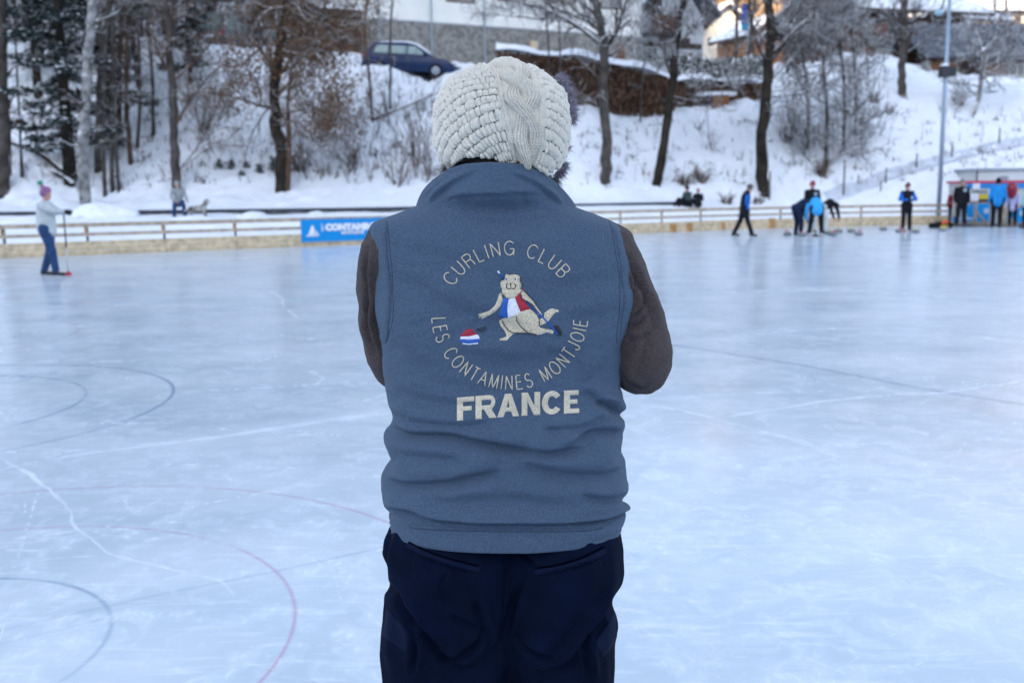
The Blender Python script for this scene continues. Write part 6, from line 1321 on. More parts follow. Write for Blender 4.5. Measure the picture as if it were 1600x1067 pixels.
# leaf / clump clouds
def cards(pts, size, rs, flat=.0):
    n = len(pts); a = rs.normal(size=(n, 3)); b = rs.normal(size=(n, 3)); a /= np.linalg.norm(a, axis=1)[:, None]; b -= a*(a*b).sum(1)[:, None]; b /= np.linalg.norm(b, axis=1)[:, None]
    s = size*rs.uniform(.5, 1.2, n)[:, None]; V = np.stack([pts-a*s, pts+b*s*.6, pts+a*s, pts-b*s*.6], 1).reshape(-1, 3); return V, np.arange(4*n).reshape(n, 4)
HEDG = mat('hedge_green', (.035, .055, .035), rough=.9, var=(2, .5), snow=(.05, .25))
rs = np.random.RandomState(3)
def hedge(label, x0, x1, y0, y1, d, n, m, name='hedge', cat='hedge', th_=1.0, size=.12):
    a, b = KX(x0, d, 0)[0], KX(x1, d, 0)[0]; z1, z0 = float(atY((x0+x1)/2, y0, d)[2]), float(atY((x0+x1)/2, y1, d)[2]); p = np.stack([rs.uniform(a, b, n), d+rs.uniform(-th_/2, th_/2, n), z0+(z1-z0)*rs.uniform(0, 1, n)**.8], 1)
    p[:, 2] += .25*fbm(p[:, 0]*.8, p[:, 1], seed=4); V, F = cards(p, size, rs); o = ob(name, npmesh(name, V, F, False), m); tag(o, label, cat); return o
hedge('clipped evergreen hedge dusted with snow in front of the chalets', 1056, 1192, 93, 122, 58, 9000, HEDG)
# wood piles
LOGE = mat('log_ends', (.115, .062, .036), rough=.9, var=(4, .55)); BARK = mat('log_bark', (.05, .035, .028), rough=.95, var=(6, .4))
def woodpile(label, path, rad=.085, seed=1):
    """path: (px, base py, top py, d)"""
    rs = np.random.RandomState(seed); P0 = np.array([atY(a, b, d) for a, b, c, d in path]); P1 = np.array([atY(a, c, d) for a, b, c, d in path]); mb = MB(); me_ = MB(); ms = MB()
    L = np.r_[0, np.cumsum(np.linalg.norm(np.diff(P0, axis=0), axis=1))]; s = rad
    root = empty('firewood_pile', tuple(P0[0])); tag(root, label, 'woodpile'); wi = Matrix.Translation(-Vector(P0[0].tolist()))
    rings = []
    while s < L[-1]:
        b = np.array([np.interp(s, L, P0[:, k]) for k in range(3)]); t = np.array([np.interp(s, L, P1[:, k]) for k in range(3)]); z = b[2]+rad*.6; odd = 0
        while z < t[2]:
            r = rad*rs.uniform(.6, 1.05); c = np.array([b[0]+rs.uniform(-.03, .03), b[1]+rs.uniform(-.12, .05), z]); n = 7; a = np.arange(n)*2*math.pi/n+rs.uniform(0, 6); rr_ = r*rs.uniform(.8, 1.1, n)
            f = np.stack([c[0]+rr_*np.cos(a), np.full(n, c[1]), c[2]+rr_*np.sin(a)], 1); k_ = f+np.array([0, 1.0, 0]); q = np.arange(n); q1 = (q+1) % n
            mb.add(np.concatenate([f, k_]), np.stack([q, q1, q1+n, q+n], 1)); me_.add(np.concatenate([f-[0, .002, 0], [c-[0, .002, 0]]]), np.stack([q1, q, np.full(n, n)], 1)); z += rad*1.75
        s += rad*1.8
    o = mb.ob('log_sides', BARK, root); o.matrix_parent_inverse = wi; o['kind'] = 'stuff'; o = me_.ob('log_faces', LOGE, root); o.matrix_parent_inverse = wi; o['kind'] = 'stuff'
    n = 90; ss_ = np.linspace(0, L[-1], n); top = np.stack([np.interp(ss_, L, P1[:, k]) for k in range(3)], 1); G = []
    for v in np.linspace(0, 1, 9): y = -.28+1.5*v; hgt = .30*math.sin(math.pi*min(1, max(0, v)))**.5; G.append(top+np.stack([0*ss_, np.full(n, y), .02+hgt*(1+.5*fbm(ss_*1.3, v*2+0*ss_, seed=seed))+.08*np.sin(ss_*1.9)], 1))
    G = np.array(G); o = ob('snow_cover', npmesh('snow_cover', G.reshape(-1, 3), grid_faces(9, n)), SNOW, root); o.matrix_parent_inverse = wi
    mb = MB(); mb.add(np.concatenate([P0[:, :]+[0, .9, -.5], P1+[0, .9, 0]]), [[i, i+1, len(P0)+i+1, len(P0)+i] for i in range(len(P0)-1)]); o = mb.ob('tarpaulin', mat('dark_tarpaulin', (.03, .035, .045), rough=.6), root); o.matrix_parent_inverse = wi
woodpile('long stacked firewood pile under a snowy cover below the apartment building', [(775, 128, 80, 47.4), (830, 150, 84, 47.6), (900, 166, 90, 48), (960, 178, 100, 48.6), (1040, 186, 120, 49.4), (1056, 184, 126, 49.6)])
woodpile('second firewood pile, darker and half hidden under snowy branches right of the long one', [(1056, 170, 128, 51.6), (1110, 170, 126, 52), (1192, 168, 130, 52.6)], .08, 5)
b_ = KX(1124, 51.0, 0); z0 = float(atY(1124, 168, 51)[2]); z1 = float(atY(1124, 149, 51)[2]); mb = MB(); mb.box((-.4, 0, -.2), (.4, .7, z1-z0)); root = empty('wooden_bin', (float(b_[0]), 51.0, z0)); tag(root, 'small orange-brown plank bin with snowy lid by the darker woodpile', 'bin'); mb.ob('planks', OTIM, root); mb = MB(); mb.box((-1.1, -.1, z1-z0), (.75, .8, z1-z0+.16)); mb.ob('snowy_lid', SNOW, root)
# cars
def prism(mb, prof, y0, y1, inset=None):
    """side profile (x,z) extruded in y; the upper points pulled in by inset(z)"""
    n = len(prof); V = []
    for y, sg in ((y0, 1), (y1, -1)):
        for x, z in prof: V.append((x, y+sg*(inset(z) if inset else 0), z))
    q = np.arange(n); q1 = (q+1) % n; mb.add(V, np.stack([q, q1, q1+n, q+n], 1)[:, ::-1])
    c = len(mb.V); ctr = np.mean(prof, axis=0); base = mb.n
    mb.add([V[i] for i in range(n)]+[(ctr[0], y0+(inset(ctr[1]) if inset else 0), ctr[1])], np.stack([q, q1, np.full(n, n)], 1)); mb.add([V[n+i] for i in range(n)]+[(ctr[0], y1-(inset(ctr[1]) if inset else 0), ctr[1])], np.stack([q1, q, np.full(n, n)], 1))
def car(label, loc, rz, tilt, paint, kind='estate'):
    root = empty('parked_car', loc, rz); root.rotation_euler[1] = tilt; tag(root, label, 'car')
    Lc, Wc = 4.3, 1.72; ins = lambda z: max(0, (z-.85))*.30+.0
    P = [(-2.05, .32), (-2.12, .55), (-2.08, .86), (-1.98, .95), (1.02, .92), (1.75, .80), (2.08, .62), (2.15, .40), (2.1, .26), (-1.9, .24)]
    mb = MB(); prism(mb, P, -Wc/2, Wc/2, lambda z: max(0, z-.7)*.2+max(0, .4-z)*.15); o = mb.ob('body', paint, root)
    cab = [(-2.0, .93), (-1.72, 1.38), (-1.5, 1.45), (-.2, 1.49), (.25, 1.42), (1.12, .91)] if kind == 'estate' else [(-2.05, .93), (-1.95, 1.75), (-1.8, 1.85), (.6, 1.85), (.95, 1.7), (1.45, .95)]
    mb = MB(); prism(mb, cab, -Wc/2+.03, Wc/2-.03, ins); c_ = mb.ob('cabin', paint, root); zt = 1.32 if kind == 'estate' else 1.62
    for s_ in (-1, 1):
        for xa, xb in (((-1.62, -.98), (-.92, -.12), (-.06, .55)) if kind == 'estate' else ((-1.8, -.9), (-.8, .1), (.2, .9))):
            y = lambda z: s_*(Wc/2-.03-ins(z)+.004); xbt = min(xb, xb if kind != 'estate' or xb < .5 else .30); xat = xa+(.12 if xa < -1.5 else 0)
            V = [(xa, y(.98), .98), (xb+(.18 if xb > .5 else 0), y(.98), .98), (xbt, y(zt), zt), (xat, y(zt), zt)]; mb = MB(); mb.add(V, [[0, 1, 2, 3]]); mb.ob('side_window', GLASSC, c_)
        for xw in (-1.30, 1.28):
            mb = MB(); t = np.linspace(0, 2*math.pi, 25)[:-1]
            mb.add(np.concatenate([np.stack([xw+.31*np.cos(t), np.full(24, s_*(Wc/2+.01)), .31+.31*np.sin(t)], 1), np.stack([xw+.31*np.cos(t), np.full(24, s_*(Wc/2-.2)), .31+.31*np.sin(t)], 1), [(xw, s_*(Wc/2+.01), .31)]]), np.stack([np.arange(24), (np.arange(24)+1) % 24, (np.arange(24)+1) % 24+24, np.arange(24)+24], 1)); mb.add([(xw+.31*math.cos(a), s_*(Wc/2+.012), .31+.31*math.sin(a)) for a in t]+[(xw, s_*(Wc/2+.012), .31)], [[i, (i+1) % 24, 24] for i in range(24)])
            w_ = mb.ob('wheel', BLK, root); mb = MB(); mb.add([(xw+.19*math.cos(a), s_*(Wc/2+.018), .31+.19*math.sin(a)) for a in t]+[(xw, s_*(Wc/2+.03), .31)], [[i, (i+1) % 24, 24] for i in range(24)]); mb.ob('rim', STEEL, w_)
        mb = MB(); mb.box((2.0, s_*.62-.16, .55), (2.13, s_*.62+.16, .70)); mb.ob('headlight', mat('headlight_glass', (.6, .62, .62), rough=.2), root)
        mb = MB(); mb.box((-2.13, s_*.70-.13, .66), (-2.0, s_*.70+.13, .92)); mb.ob('tail_light', mat('tail_light_red', (.35, .01, .01), rough=.3), root)
        mb = MB(); mb.ell((.75, s_*(Wc/2+.05), 1.0), (.09, .07, .06)); mb.ob('mirror', paint, root)
    z0, z1 = (1.0, 1.36) if kind == 'estate' else (1.05, 1.65)
    x_of = (lambda z: -2.0+(z-.93)/.45*.28) if kind == 'estate' else (lambda z: -2.06+(z-.93)*.12)
    mb = MB(); mb.add([(x_of(z0)-.01, -.62, z0), (x_of(z0)-.01, .62, z0), (x_of(z1)-.01, .55, z1), (x_of(z1)-.01, -.55, z1)], [[0, 3, 2, 1]]); mb.ob('rear_window', GLASSC, c_)
    mb = MB(); xw = lambda z: (1.12-(z-.91)/.51*.87) if kind == 'estate' else (1.45-(z-.95)/.75*.5); mb.add([(xw(z0)+.012, -.62, z0), (xw(z0)+.012, .62, z0), (xw(z1)+.012, .52, z1), (xw(z1)+.012, -.52, z1)], [[0, 1, 2, 3]]); mb.ob('windscreen', GLASSC, c_)
    mb = MB(); mb.box((-2.18, -.8, .34), (-2.08, .8, .52)); mb.ob('rear_bumper', mat('bumper_grey', (.05, .05, .055), rough=.6), root); mb = MB(); mb.box((-2.15, -.26, .62), (-2.125, .26, .73)); mb.ob('number_plate', WHT, root)
    # snow on the roof and bonnet
    g = []; top = [(-1.78, 1.36), (-1.5, 1.45), (-.2, 1.49), (.25, 1.42), (.9, 1.06)] if kind == 'estate' else [(-1.9, 1.84), (-1, 1.86), (0, 1.86), (.6, 1.85), (.9, 1.72)]
    T = np.array(top); n = 24; xs_ = np.linspace(T[0, 0], T[-1, 0], n); zs_ = np.interp(xs_, T[:, 0], T[:, 1]); m_ = 9
    for k in range(m_): v = -1+2*k/(m_-1); hh = .13*np.sqrt(max(0, 1-v**2*.98))*np.sqrt(np.clip(np.sin(np.linspace(.05, math.pi-.05, n)), 0, 1)); g.append(np.stack([xs_, np.full(n, v*(.62 if kind == 'estate' else .64)), zs_-.012+hh], 1))
    ob('roof_snow', npmesh('roof_snow', np.array(g).reshape(-1, 3), grid_faces(m_, n)[:, ::-1]), SNOW, root)
    return root
GLASSC = mat('car_glass', (.16, .26, .25), rough=.08, spec=.8)
cx_, cz_ = float(KX(648, 46.6, 0)[0]), float(atY(648, 108, 46.6)[2])
car('dark blue estate car with snow on its roof parked at the edge of the slope', (cx_, 46.6, cz_-.42), R(-8), R(4.5), mat('dark_blue_paint', (.006, .024, .080), rough=.45, spec=.3, coat=.1))
cz2 = float(atY(370, 76, 50)[2]); car('grey van with red tail light behind the brown-leaved tree', (float(KX(378, 51.5, 0)[0]), 51.5, cz2-.15), R(72), 0, mat('grey_paint', (.16, .16, .17), rough=.4, spec=.5), 'van')
car('pale estate car behind the grey van, glimpsed through brown leaves', (float(KX(432, 53.5, 0)[0]), 53.5, cz2-.2), R(20), 0, mat('pale_green_paint', (.20, .26, .25), rough=.35, spec=.5))
# ================================================================== TREES, SHRUBS, UNDERGROWTH
def bark(nm, c, s=2.5, snow=(.42, .25), am=.45): return mat(nm, c, rough=.95, spec=.15, var=(s, am), bump=(14, .6, .03), snow=snow)
B_GREY = bark('grey_bark', (.075, .066, .058)); B_DARK = bark('dark_bark', (.032, .026, .020)); B_BROWN = bark('brown_bark', (.085, .055, .04)); B_BIRCH = bark('snowy_pale_bark', (.24, .235, .23), 3.5, (.16, .3), .6); B_TWIG = bark('snowy_twigs', (.075, .06, .055), 2, (.28, .3)); B_TWIG2 = bark('brown_twigs', (.115, .075, .055), 2, (.45, .3)); B_FAR = bark('far_bark', (.075, .05, .042), 2, (.5, .3))
FROST_T = bark('snow_laden_twigs', (.085, .075, .07), 2, (.12, .3))
def wander(p, d, L, n, r0, r1, rnd, wob, up=0.0):
    pts = [np.array(p, float)]; d = np.array(d, float); d /= np.linalg.norm(d)
    for i in range(n):
        d = d+rnd.normal(size=3)*wob+np.array([0, 0, up]); d /= np.linalg.norm(d); pts.append(pts[-1]+d*L/n)
    return np.array(pts), np.linspace(r0, r1, n+1), d
def grow(mb, p, d, L, r, lev, rnd, o):
    n = max(2, int(4-lev*.5)+1) if lev else 6
    pts, rr, dl = wander(p, d, L, n, r, max(r*o.get('tap', .45), o['rmin']*.6), rnd, o['wob']*(1+.4*lev), o.get('up', .04)-o.get('droop', 0)*(lev > 1))
    mb.tube(pts, rr, (10, 7, 5, 4, 3, 3)[min(lev, 5)], cap=lev < 2)
    if lev >= o['depth']: return pts
    k = o['kids'][min(lev, len(o['kids'])-1)]
    for i in range(k):
        t = o.get('t0', .3)*(lev == 0)+(1-o.get('t0', .3)*(lev == 0))*((i+rnd.uniform(.2, 1))/k) if lev < 9 else 1
        t = min(t, .98); q = t*n; j = min(int(q), n-1); b = pts[j]+(pts[j+1]-pts[j])*(q-j); dd = pts[j+1]-pts[j]; dd /= np.linalg.norm(dd)
        a = rnd.normal(size=3); a -= dd*np.dot(a, dd); a /= np.linalg.norm(a)+1e-9; an = R(rnd.uniform(*o['ang'])); nd = dd*math.cos(an)+a*math.sin(an); nd[1] *= .75
        rloc = r+(rr[-1]-r)*t; grow(mb, b, nd, L*rnd.uniform(*o['ratio'])*(1-.35*t if lev == 0 else 1), max(rloc*rnd.uniform(.42, .7), o['rmin']), lev+1, rnd, o)
    return pts
def tree(label, base, way, r0, r1, m, mt, seed, o, name='bare_tree', group=None, d=None, cat='tree', extra=None, above=True):
    """way: photographed course of the trunk [(px, py), ...] from the foot up; carried on above the frame"""
    rnd = np.random.RandomState(seed); b = onground(*way[0]) if d is None else None
    if b is None: b = atY(way[0][0], way[0][1], d); b[2] = groundz(b[0], b[1])
    dist = b[1]; W = [np.array(b)-[0, 0, .25], np.array(b)]+[atY(x, y, dist+i*.02) for i, (x, y) in enumerate(way[1:])]
    if above:
        dd = W[-1]-W[-2]; dd = dd/np.linalg.norm(dd); W += [W[-1]+dd*1.5+rnd.normal(size=3)*.1, W[-1]+dd*3.2+rnd.normal(size=3)*.2]
    W = np.array(W); Ws = smooth_poly(W, 5); n = len(Ws); z = np.linspace(0, 1, n); rr = r0+(r1-r0)*z; rr[:6] *= np.linspace(1.35, 1.0, 6); Ws[1:, :2] += rnd.normal(size=(n-1, 2))*r0*.12
    root = empty(name, tuple(b)); tag(root, label, cat, group); wi = Matrix.Translation(-Vector(b.tolist()))
    mb = MB(); mb.tube(Ws, rr*(1+.12*rnd.normal(size=n)*0+.06*np.sin(z*40)), 12); oo = mb.ob('trunk', m, root, True); oo.matrix_parent_inverse = wi
    mb = MB()
    for i in range(o['n']):
        t = o['t'][0]+(o['t'][1]-o['t'][0])*(i+rnd.uniform(0, 1))/o['n']; q = t*(n-1); j = min(int(q), n-2); p = Ws[j]+(Ws[j+1]-Ws[j])*(q-j); a = rnd.uniform(0, 2*math.pi); el = R(rnd.uniform(*o['el'])); nd = np.array([math.cos(a)*math.cos(el), .7*math.sin(a)*math.cos(el), math.sin(el)])
        grow(mb, p, nd, o['L']*rnd.uniform(.6, 1.15)*(1-.3*t), (r0+(r1-r0)*t)*rnd.uniform(.25, .5), 1, rnd, o)
    if extra:
        for pts, ra, kids in extra:      # limbs that can be followed in the photograph
            P = smooth_poly(np.array([atY(x, y, dist+rnd.uniform(-.3, .3)*(k > 0)) for k, (x, y) in enumerate(pts)]), 4); rl = np.linspace(ra, ra*.35, len(P)); mb.tube(P, rl, 6)
            for i in range(kids): j = rnd.randint(len(P)//4, len(P)-1); dd = P[j]-P[j-1]; dd /= np.linalg.norm(dd); nd = dd+rnd.normal(size=3)*.6+[0, 0, .15]; grow(mb, P[j], nd, o['L']*rnd.uniform(.25, .5), max(rl[j]*.5, o['rmin']), 2, rnd, o)
    oo = mb.ob('crown', mt, root, True); oo.matrix_parent_inverse = wi
    return root, Ws, rnd
O1 = dict(n=9, t=(.45, .98), el=(5, 60), L=2.6, wob=.16, kids=[4, 5, 5, 3], ang=(25, 60), ratio=(.45, .7), rmin=.011, depth=4, tap=.4, up=.05)
OT = dict(n=12, t=(.3, .98), el=(0, 45), L=1.3, wob=.18, kids=[3, 4, 3], ang=(25, 60), ratio=(.45, .7), rmin=.009, depth=3, tap=.4, up=.06)
tree('thick grey trunk cut by the left edge of the photo', None, [(4, 300), (5, 200), (2, 100), (0, 0)], .27, .2, B_GREY, B_TWIG, 1, OT)
tree('pale snow-plastered leaning trunk beside the dark conifer', None, [(133, 318), (131, 240), (134, 160), (140, 60), (146, 0)], .22, .13, B_BIRCH, B_TWIG, 2, dict(OT, n=14))
thin = [((152, 268), (157, 130), (163, 0), .15, 'straight grey trunk just right of the snow-plastered one'), ((176, 297), (174, 150), (176, 0), .10, 'slim grey trunk, third in the row right of the conifer'), ((187, 224), (186, 120), (190, 0), .13, 'reddish trunk standing higher on the slope in the row of slim trunks'), ((205, 254), (198, 160), (200, 0), .11, 'slim brown trunk with kinked foot in the row right of the conifer'),
        ((215, 231), (219, 140), (214, 0), .08, 'thin trunk at the right end of the row right of the conifer'), ((186, 297), (178, 190), (176, 60), .09, 'slim trunk bowed to the left, low on the slope behind the fence'), ((240, 210), (238, 120), (232, 0), .09, 'thin dark trunk high on the slope left of the forked tree'), ((36, 276), (31, 200), (24, 60), .05, 'very thin sapling at the left, right of the edge trunk'), ((163, 305), (162, 200), (168, 0), .09, 'slim trunk rising close behind the straight grey one')]
for i, (a, b, c, r, lb) in enumerate(thin): tree(lb, None, [a, b, c], r, r*.6, B_BROWN if i in (2, 3) else B_GREY, B_TWIG, 30+i, dict(OT, n=12, L=1.6))
tree('grey forked tree behind the seated person in grey coat', None, [(277, 300), (272, 220), (271, 150), (268, 110), (262, 40), (258, 0)], .19, .09, B_GREY, B_TWIG2, 3, dict(O1, n=12, t=(.55, .98)), extra=[([(275, 195), (292, 165), (310, 140), (330, 115)], .06, 12), ([(272, 148), (290, 158), (300, 150)], .04, 6), ([(283, 262), (305, 235), (322, 205), (345, 160)], .03, 10), ([(280, 265), (330, 232), (375, 228)], .018, 4), ([(270, 120), (250, 90), (236, 40)], .06, 10), ([(268, 130), (300, 100), (335, 60), (350, 20)], .05, 12)])
r_, Ws, rnd = tree('dark trunked tree still holding brown withered leaves, left of the blue car', None, [(440, 300), (438, 240), (430, 190), (431, 120), (440, 60), (448, 0)], .25, .13, B_DARK, B_TWIG2, 4, dict(O1, n=14, L=3.0, t=(.4, .98), el=(-15, 45)),
     extra=[([(448, 297), (452, 230), (450, 160), (458, 90)], .13, 8), ([(432, 110), (405, 75), (388, 55), (396, 20)], .09, 12), ([(405, 78), (385, 95), (365, 120), (340, 150)], .05, 12), ([(385, 95), (395, 130), (418, 160)], .03, 8), ([(434, 150), (470, 110), (510, 80), (560, 60)], .06, 14), ([(432, 180), (480, 170), (520, 175), (560, 200)], .05, 14), ([(436, 120), (470, 70), (490, 20)], .06, 12), ([(432, 200), (460, 190), (485, 205), (510, 215)], .035, 12), ([(436, 90), (470, 50), (540, 30), (590, 10)], .05, 14)])
LEAF = mat('withered_leaves', (.15, .085, .045), rough=.9, var=(3, .5)); LEAF.node_tree.nodes['Principled BSDF'].inputs['Subsurface Weight'].default_value = 0
rs = np.random.RandomState(7); dl = Ws[3][1]; pts = []
def sprays(lst, dist, n, sx, sz, sy):
    out = []
    for px, py, k in lst: c = atY(px, py, dist); m_ = int(n*k); out.append(c+rs.normal(size=(m_, 3))*[sx*k**.5, sy, sz*k**.5])
    return np.concatenate(out)
LC = [(rs.uniform(380, 560), rs.uniform(0, 190), rs.uniform(.3, 1)) for _ in range(40)]+[(rs.uniform(455, 545), rs.uniform(60, 215), rs.uniform(.4, 1)) for _ in range(34)]+[(rs.uniform(330, 400), rs.uniform(60, 175), rs.uniform(.2, .5)) for _ in range(18)]+[(rs.uniform(400, 600), rs.uniform(-30, 60), rs.uniform(.4, 1)) for _ in range(34)]
V, F = cards(sprays(LC, dl, 150, .32, .32, .8), .062, rs); lo = ob('leaves', npmesh('leaves', V, F, False), LEAF, r_); lo.matrix_parent_inverse = Matrix.Translation(-r_.location)
tree('thin sapling trunk below the rear of the blue car', None, [(582, 189), (577, 120), (570, 50), (574, 0)], .06, .04, B_BROWN, B_TWIG2, 8, dict(OT, n=9)); tree('thin straight sapling trunk in front of the blue car', None, [(609, 170), (610, 100), (611, 30), (614, -10)], .055, .03, B_GREY, B_TWIG, 9, dict(OT, n=7, L=.9))
tree('tall dark tree with snowy forks, first one right of the knit hat', None, [(946, 286), (948, 220), (942, 140), (945, 80), (938, 40), (930, 0)], .25, .13, B_GREY, B_TWIG, 10, dict(O1, n=13, L=2.7, t=(.55, .98)), extra=[([(944, 75), (900, 40), (850, 15), (790, 0)], .09, 16), ([(945, 80), (965, 45), (975, 10), (990, -20)], .11, 14), ([(940, 130), (918, 105), (895, 85)], .035, 4), ([(944, 60), (890, 35), (820, 28), (740, 20)], .05, 16), ([(944, 185), (925, 165), (910, 150)], .02, 3), ([(947, 92), (985, 60), (1010, 20)], .05, 10), ([(925, 40), (905, 0), (890, -30)], .06, 8)])
tree('leaning dark tree with snow in its forks, second one right of the knit hat', None, [(1026, 290), (1036, 230), (1044, 180), (1052, 120), (1056, 70), (1066, 10)], .22, .12, B_DARK, B_TWIG, 11, dict(O1, n=11, t=(.5, .98)), extra=[([(1052, 128), (1040, 90), (1038, 50), (1030, 10)], .08, 10), ([(1058, 70), (1085, 45), (1110, 20)], .06, 10), ([(1048, 150), (1080, 158), (1105, 165), (1098, 150)], .03, 8), ([(1105, 165), (1106, 195), (1110, 230)], .02, 2), ([(1058, 100), (1100, 112), (1130, 118), (1140, 105)], .03, 10), ([(1058, 110), (1120, 135), (1180, 122)], .03, 12)])
tree('stout dark tree with thick snow in its fork, behind the walking curler', None, [(1192, 301), (1190, 230), (1196, 170), (1200, 110), (1205, 60), (1200, 0)], .28, .16, B_DARK, B_TWIG, 12, dict(O1, n=14, L=3.0, t=(.5, .98)), extra=[([(1200, 100), (1180, 60), (1172, 20), (1168, -20)], .10, 14), ([(1202, 90), (1240, 50), (1280, 15)], .08, 16), ([(1198, 130), (1235, 95), (1260, 65), (1275, 58)], .04, 12), ([(1196, 125), (1160, 118), (1130, 125)], .03, 10), ([(1200, 145), (1240, 140), (1300, 150)], .03, 12), ([(1198, 175), (1225, 165), (1240, 180)], .03, 6)])
tree('dark forked tree standing high on the snow below the brown chalet', None, [(1410, 150), (1409, 110), (1411, 70), (1413, 30), (1412, -10)], .22, .13, B_GREY, B_TWIG, 13, dict(O1, n=10, L=2.4, t=(.4, .95)), extra=[([(1412, 90), (1425, 50), (1432, 10)], .11, 12), ([(1408, 80), (1396, 45), (1380, 15)], .07, 12), ([(1414, 85), (1450, 60), (1470, 40)], .04, 10), ([(1406, 90), (1385, 70), (1355, 60)], .04, 10)])
tree('snow-covered crooked tree with spreading crown at the right edge', None, [(1521, 178), (1530, 150), (1534, 110), (1536, 75)], .14, .09, B_BIRCH, bark('frosted_twigs', (.10, .09, .085), 2, (.05, .3)), 14, dict(O1, n=12, L=2.6, el=(0, 40), t=(.5, 1)), above=False, extra=[([(1536, 80), (1560, 60), (1600, 55)], .06, 16), ([(1535, 90), (1570, 85), (1610, 90)], .05, 16), ([(1535, 80), (1525, 50), (1510, 35)], .05, 12), ([(1536, 75), (1550, 40), (1580, 20)], .05, 14), ([(1535, 110), (1545, 130), (1556, 125)], .03, 5)])
# big twiggy thicket right of the stout tree: several stems, one shrub each
for i, (px, py, top, lb) in enumerate([(1262, 232, (1255, 90), 'dense snow-dusted shrub right of the stout tree, leftmost of its thicket'), (1290, 262, (1285, 80), 'tall twiggy shrub in the middle of the thicket above the bending curlers'), (1318, 236, (1312, 60), 'twiggy shrub with grey stems under the brown chalet'), (1336, 210, (1330, 40), 'rightmost tall shrub of the thicket below the brown chalet')]):
    tree(lb, None, [(px, py), ((px+top[0])/2+4, (py+top[1])/2), top], .09, .05, B_GREY, FROST_T, 50+i, dict(O1, n=30, L=1.9, t=(.15, .98), el=(-10, 50), rmin=.011), name='shrub', cat='shrub')
for i, (px, py, top, dd, lb) in enumerate([(1150, 90, (1152, 0), 60, 'bare tree in front of the sunlit houses'), (1168, 95, (1180, -5), 58, 'slim bare tree right of the blue street banner'), (1230, 100, (1236, 0), 60, 'bare tree behind the thicket under the warm hillside'), (1270, 95, (1276, 0), 62, 'bare tree left of the brown chalet'), (1310, 90, (1300, -5), 64, 'dark bare tree touching the left end of the brown chalet'), (1548, 70, (1556, 0), 76, 'sunlit bare tree by the pale chimney'), (1575, 70, (1572, 0), 78, 'sunlit bare tree at the top right corner')]):
    tree(lb, None, [(px, py), ((px+top[0])/2, (py+top[1])/2), top], .12, .07, B_BROWN if i > 4 else B_GREY, B_TWIG, 70+i, dict(O1, n=8, L=2.0, kids=[3, 4, 3, 2]), d=dd)
for i, (px, py, top, lb) in enumerate([(862, 170, (856, 60), 'thin sapling against the firewood pile, just right of the hat'), (877, 175, (874, 55), 'second thin sapling against the firewood pile'), (1000, 192, (1004, 120), 'slim snowy sapling between the two dark trees')]): tree(lb, None, [(px, py), top], .05, .03, B_GREY, B_TWIG, 90+i, dict(OT, n=6, L=.9), name='sapling')
# shrubs on the slope
def shrub(label, px, py, h, w, n, seed, m=B_TWIG2, r=.012, name='shrub', group=None):
    rnd = np.random.RandomState(seed); b = onground(px, py); mb = MB()
    for i in range(n): a = rnd.uniform(0, 6.28); t = rnd.uniform(.1, .6)*w/h; grow(mb, np.array(b)+[.1*math.cos(a), .1*math.sin(a), -.1], (math.cos(a)*t, math.sin(a)*t*.7, 1), h*rnd.uniform(.5, 1.05), r*rnd.uniform(.8, 1.5), 2, rnd, dict(wob=.09, kids=[3, 3, 3, 3], ang=(15, 45), ratio=(.35, .6), rmin=.007, depth=4, tap=.4, up=.03))
    o = mb.mesh(name, True); setverts(o, mverts(o)-b); o = ob(name, o, m); o.location = tuple(b); tag(o, label, 'shrub', group); return o
for i, (px, py, h, w, n, lb) in enumerate([(620, 290, 1.9, 1.5, 12, 'bare fan-shaped shrub left of the collar at the slope foot'), (650, 262, 2.4, 1.3, 12, 'tall bare shrub just left of the knit hat'), (548, 262, 1.3, .9, 12, 'small bare shrub midway between the leafy tree and the hat'), (668, 278, 2.0, .8, 8, 'thin-stemmed shrub behind the left edge of the hat'), (470, 268, 1.6, 1.2, 10, 'bare shrub right of the foot of the leafy dark tree'),
      (1285, 275, .7, .7, 34, 'dark dense little bush above the red-capped curler'), (1070, 288, .6, .9, 30, 'low dark bush above the two seated spectators'), (1098, 284, .7, .9, 30, 'brown low bush above the right seated spectator'), (1136, 318, .5, .6, 24, 'dark tuft by the fence left of the walking curler'), (1184, 318, .4, .5, 24, 'small brown tuft by the fence right of the walking curler'), (1232, 225, 1.4, 1.0, 20, 'snowy shrub at the foot of the thicket'), (1365, 160, .6, .7, 24, 'dark low bush on the open snow left of the high forked tree'), (1388, 178, .4, .8, 20, 'flat dark bush below the high forked tree'), (1500, 165, .9, .9, 20, 'dark bush beside the crooked tree'),
      (320, 205, 1.8, 1.4, 14, 'bare shrub right of the forked tree'), (505, 205, 1.3, 1.0, 14, 'bare shrub under the brown leaves'), (1108, 236, 1.1, .4, 4, 'thin forked shrub between the dark trees'), (60, 205, 1.6, 1.3, 14, 'bare bush left of the conifer'), (1520, 308, .3, .4, 20, 'dry tuft behind the fence near the lamp post')]): shrub(lb, px, py, h, w, n, 200+i)
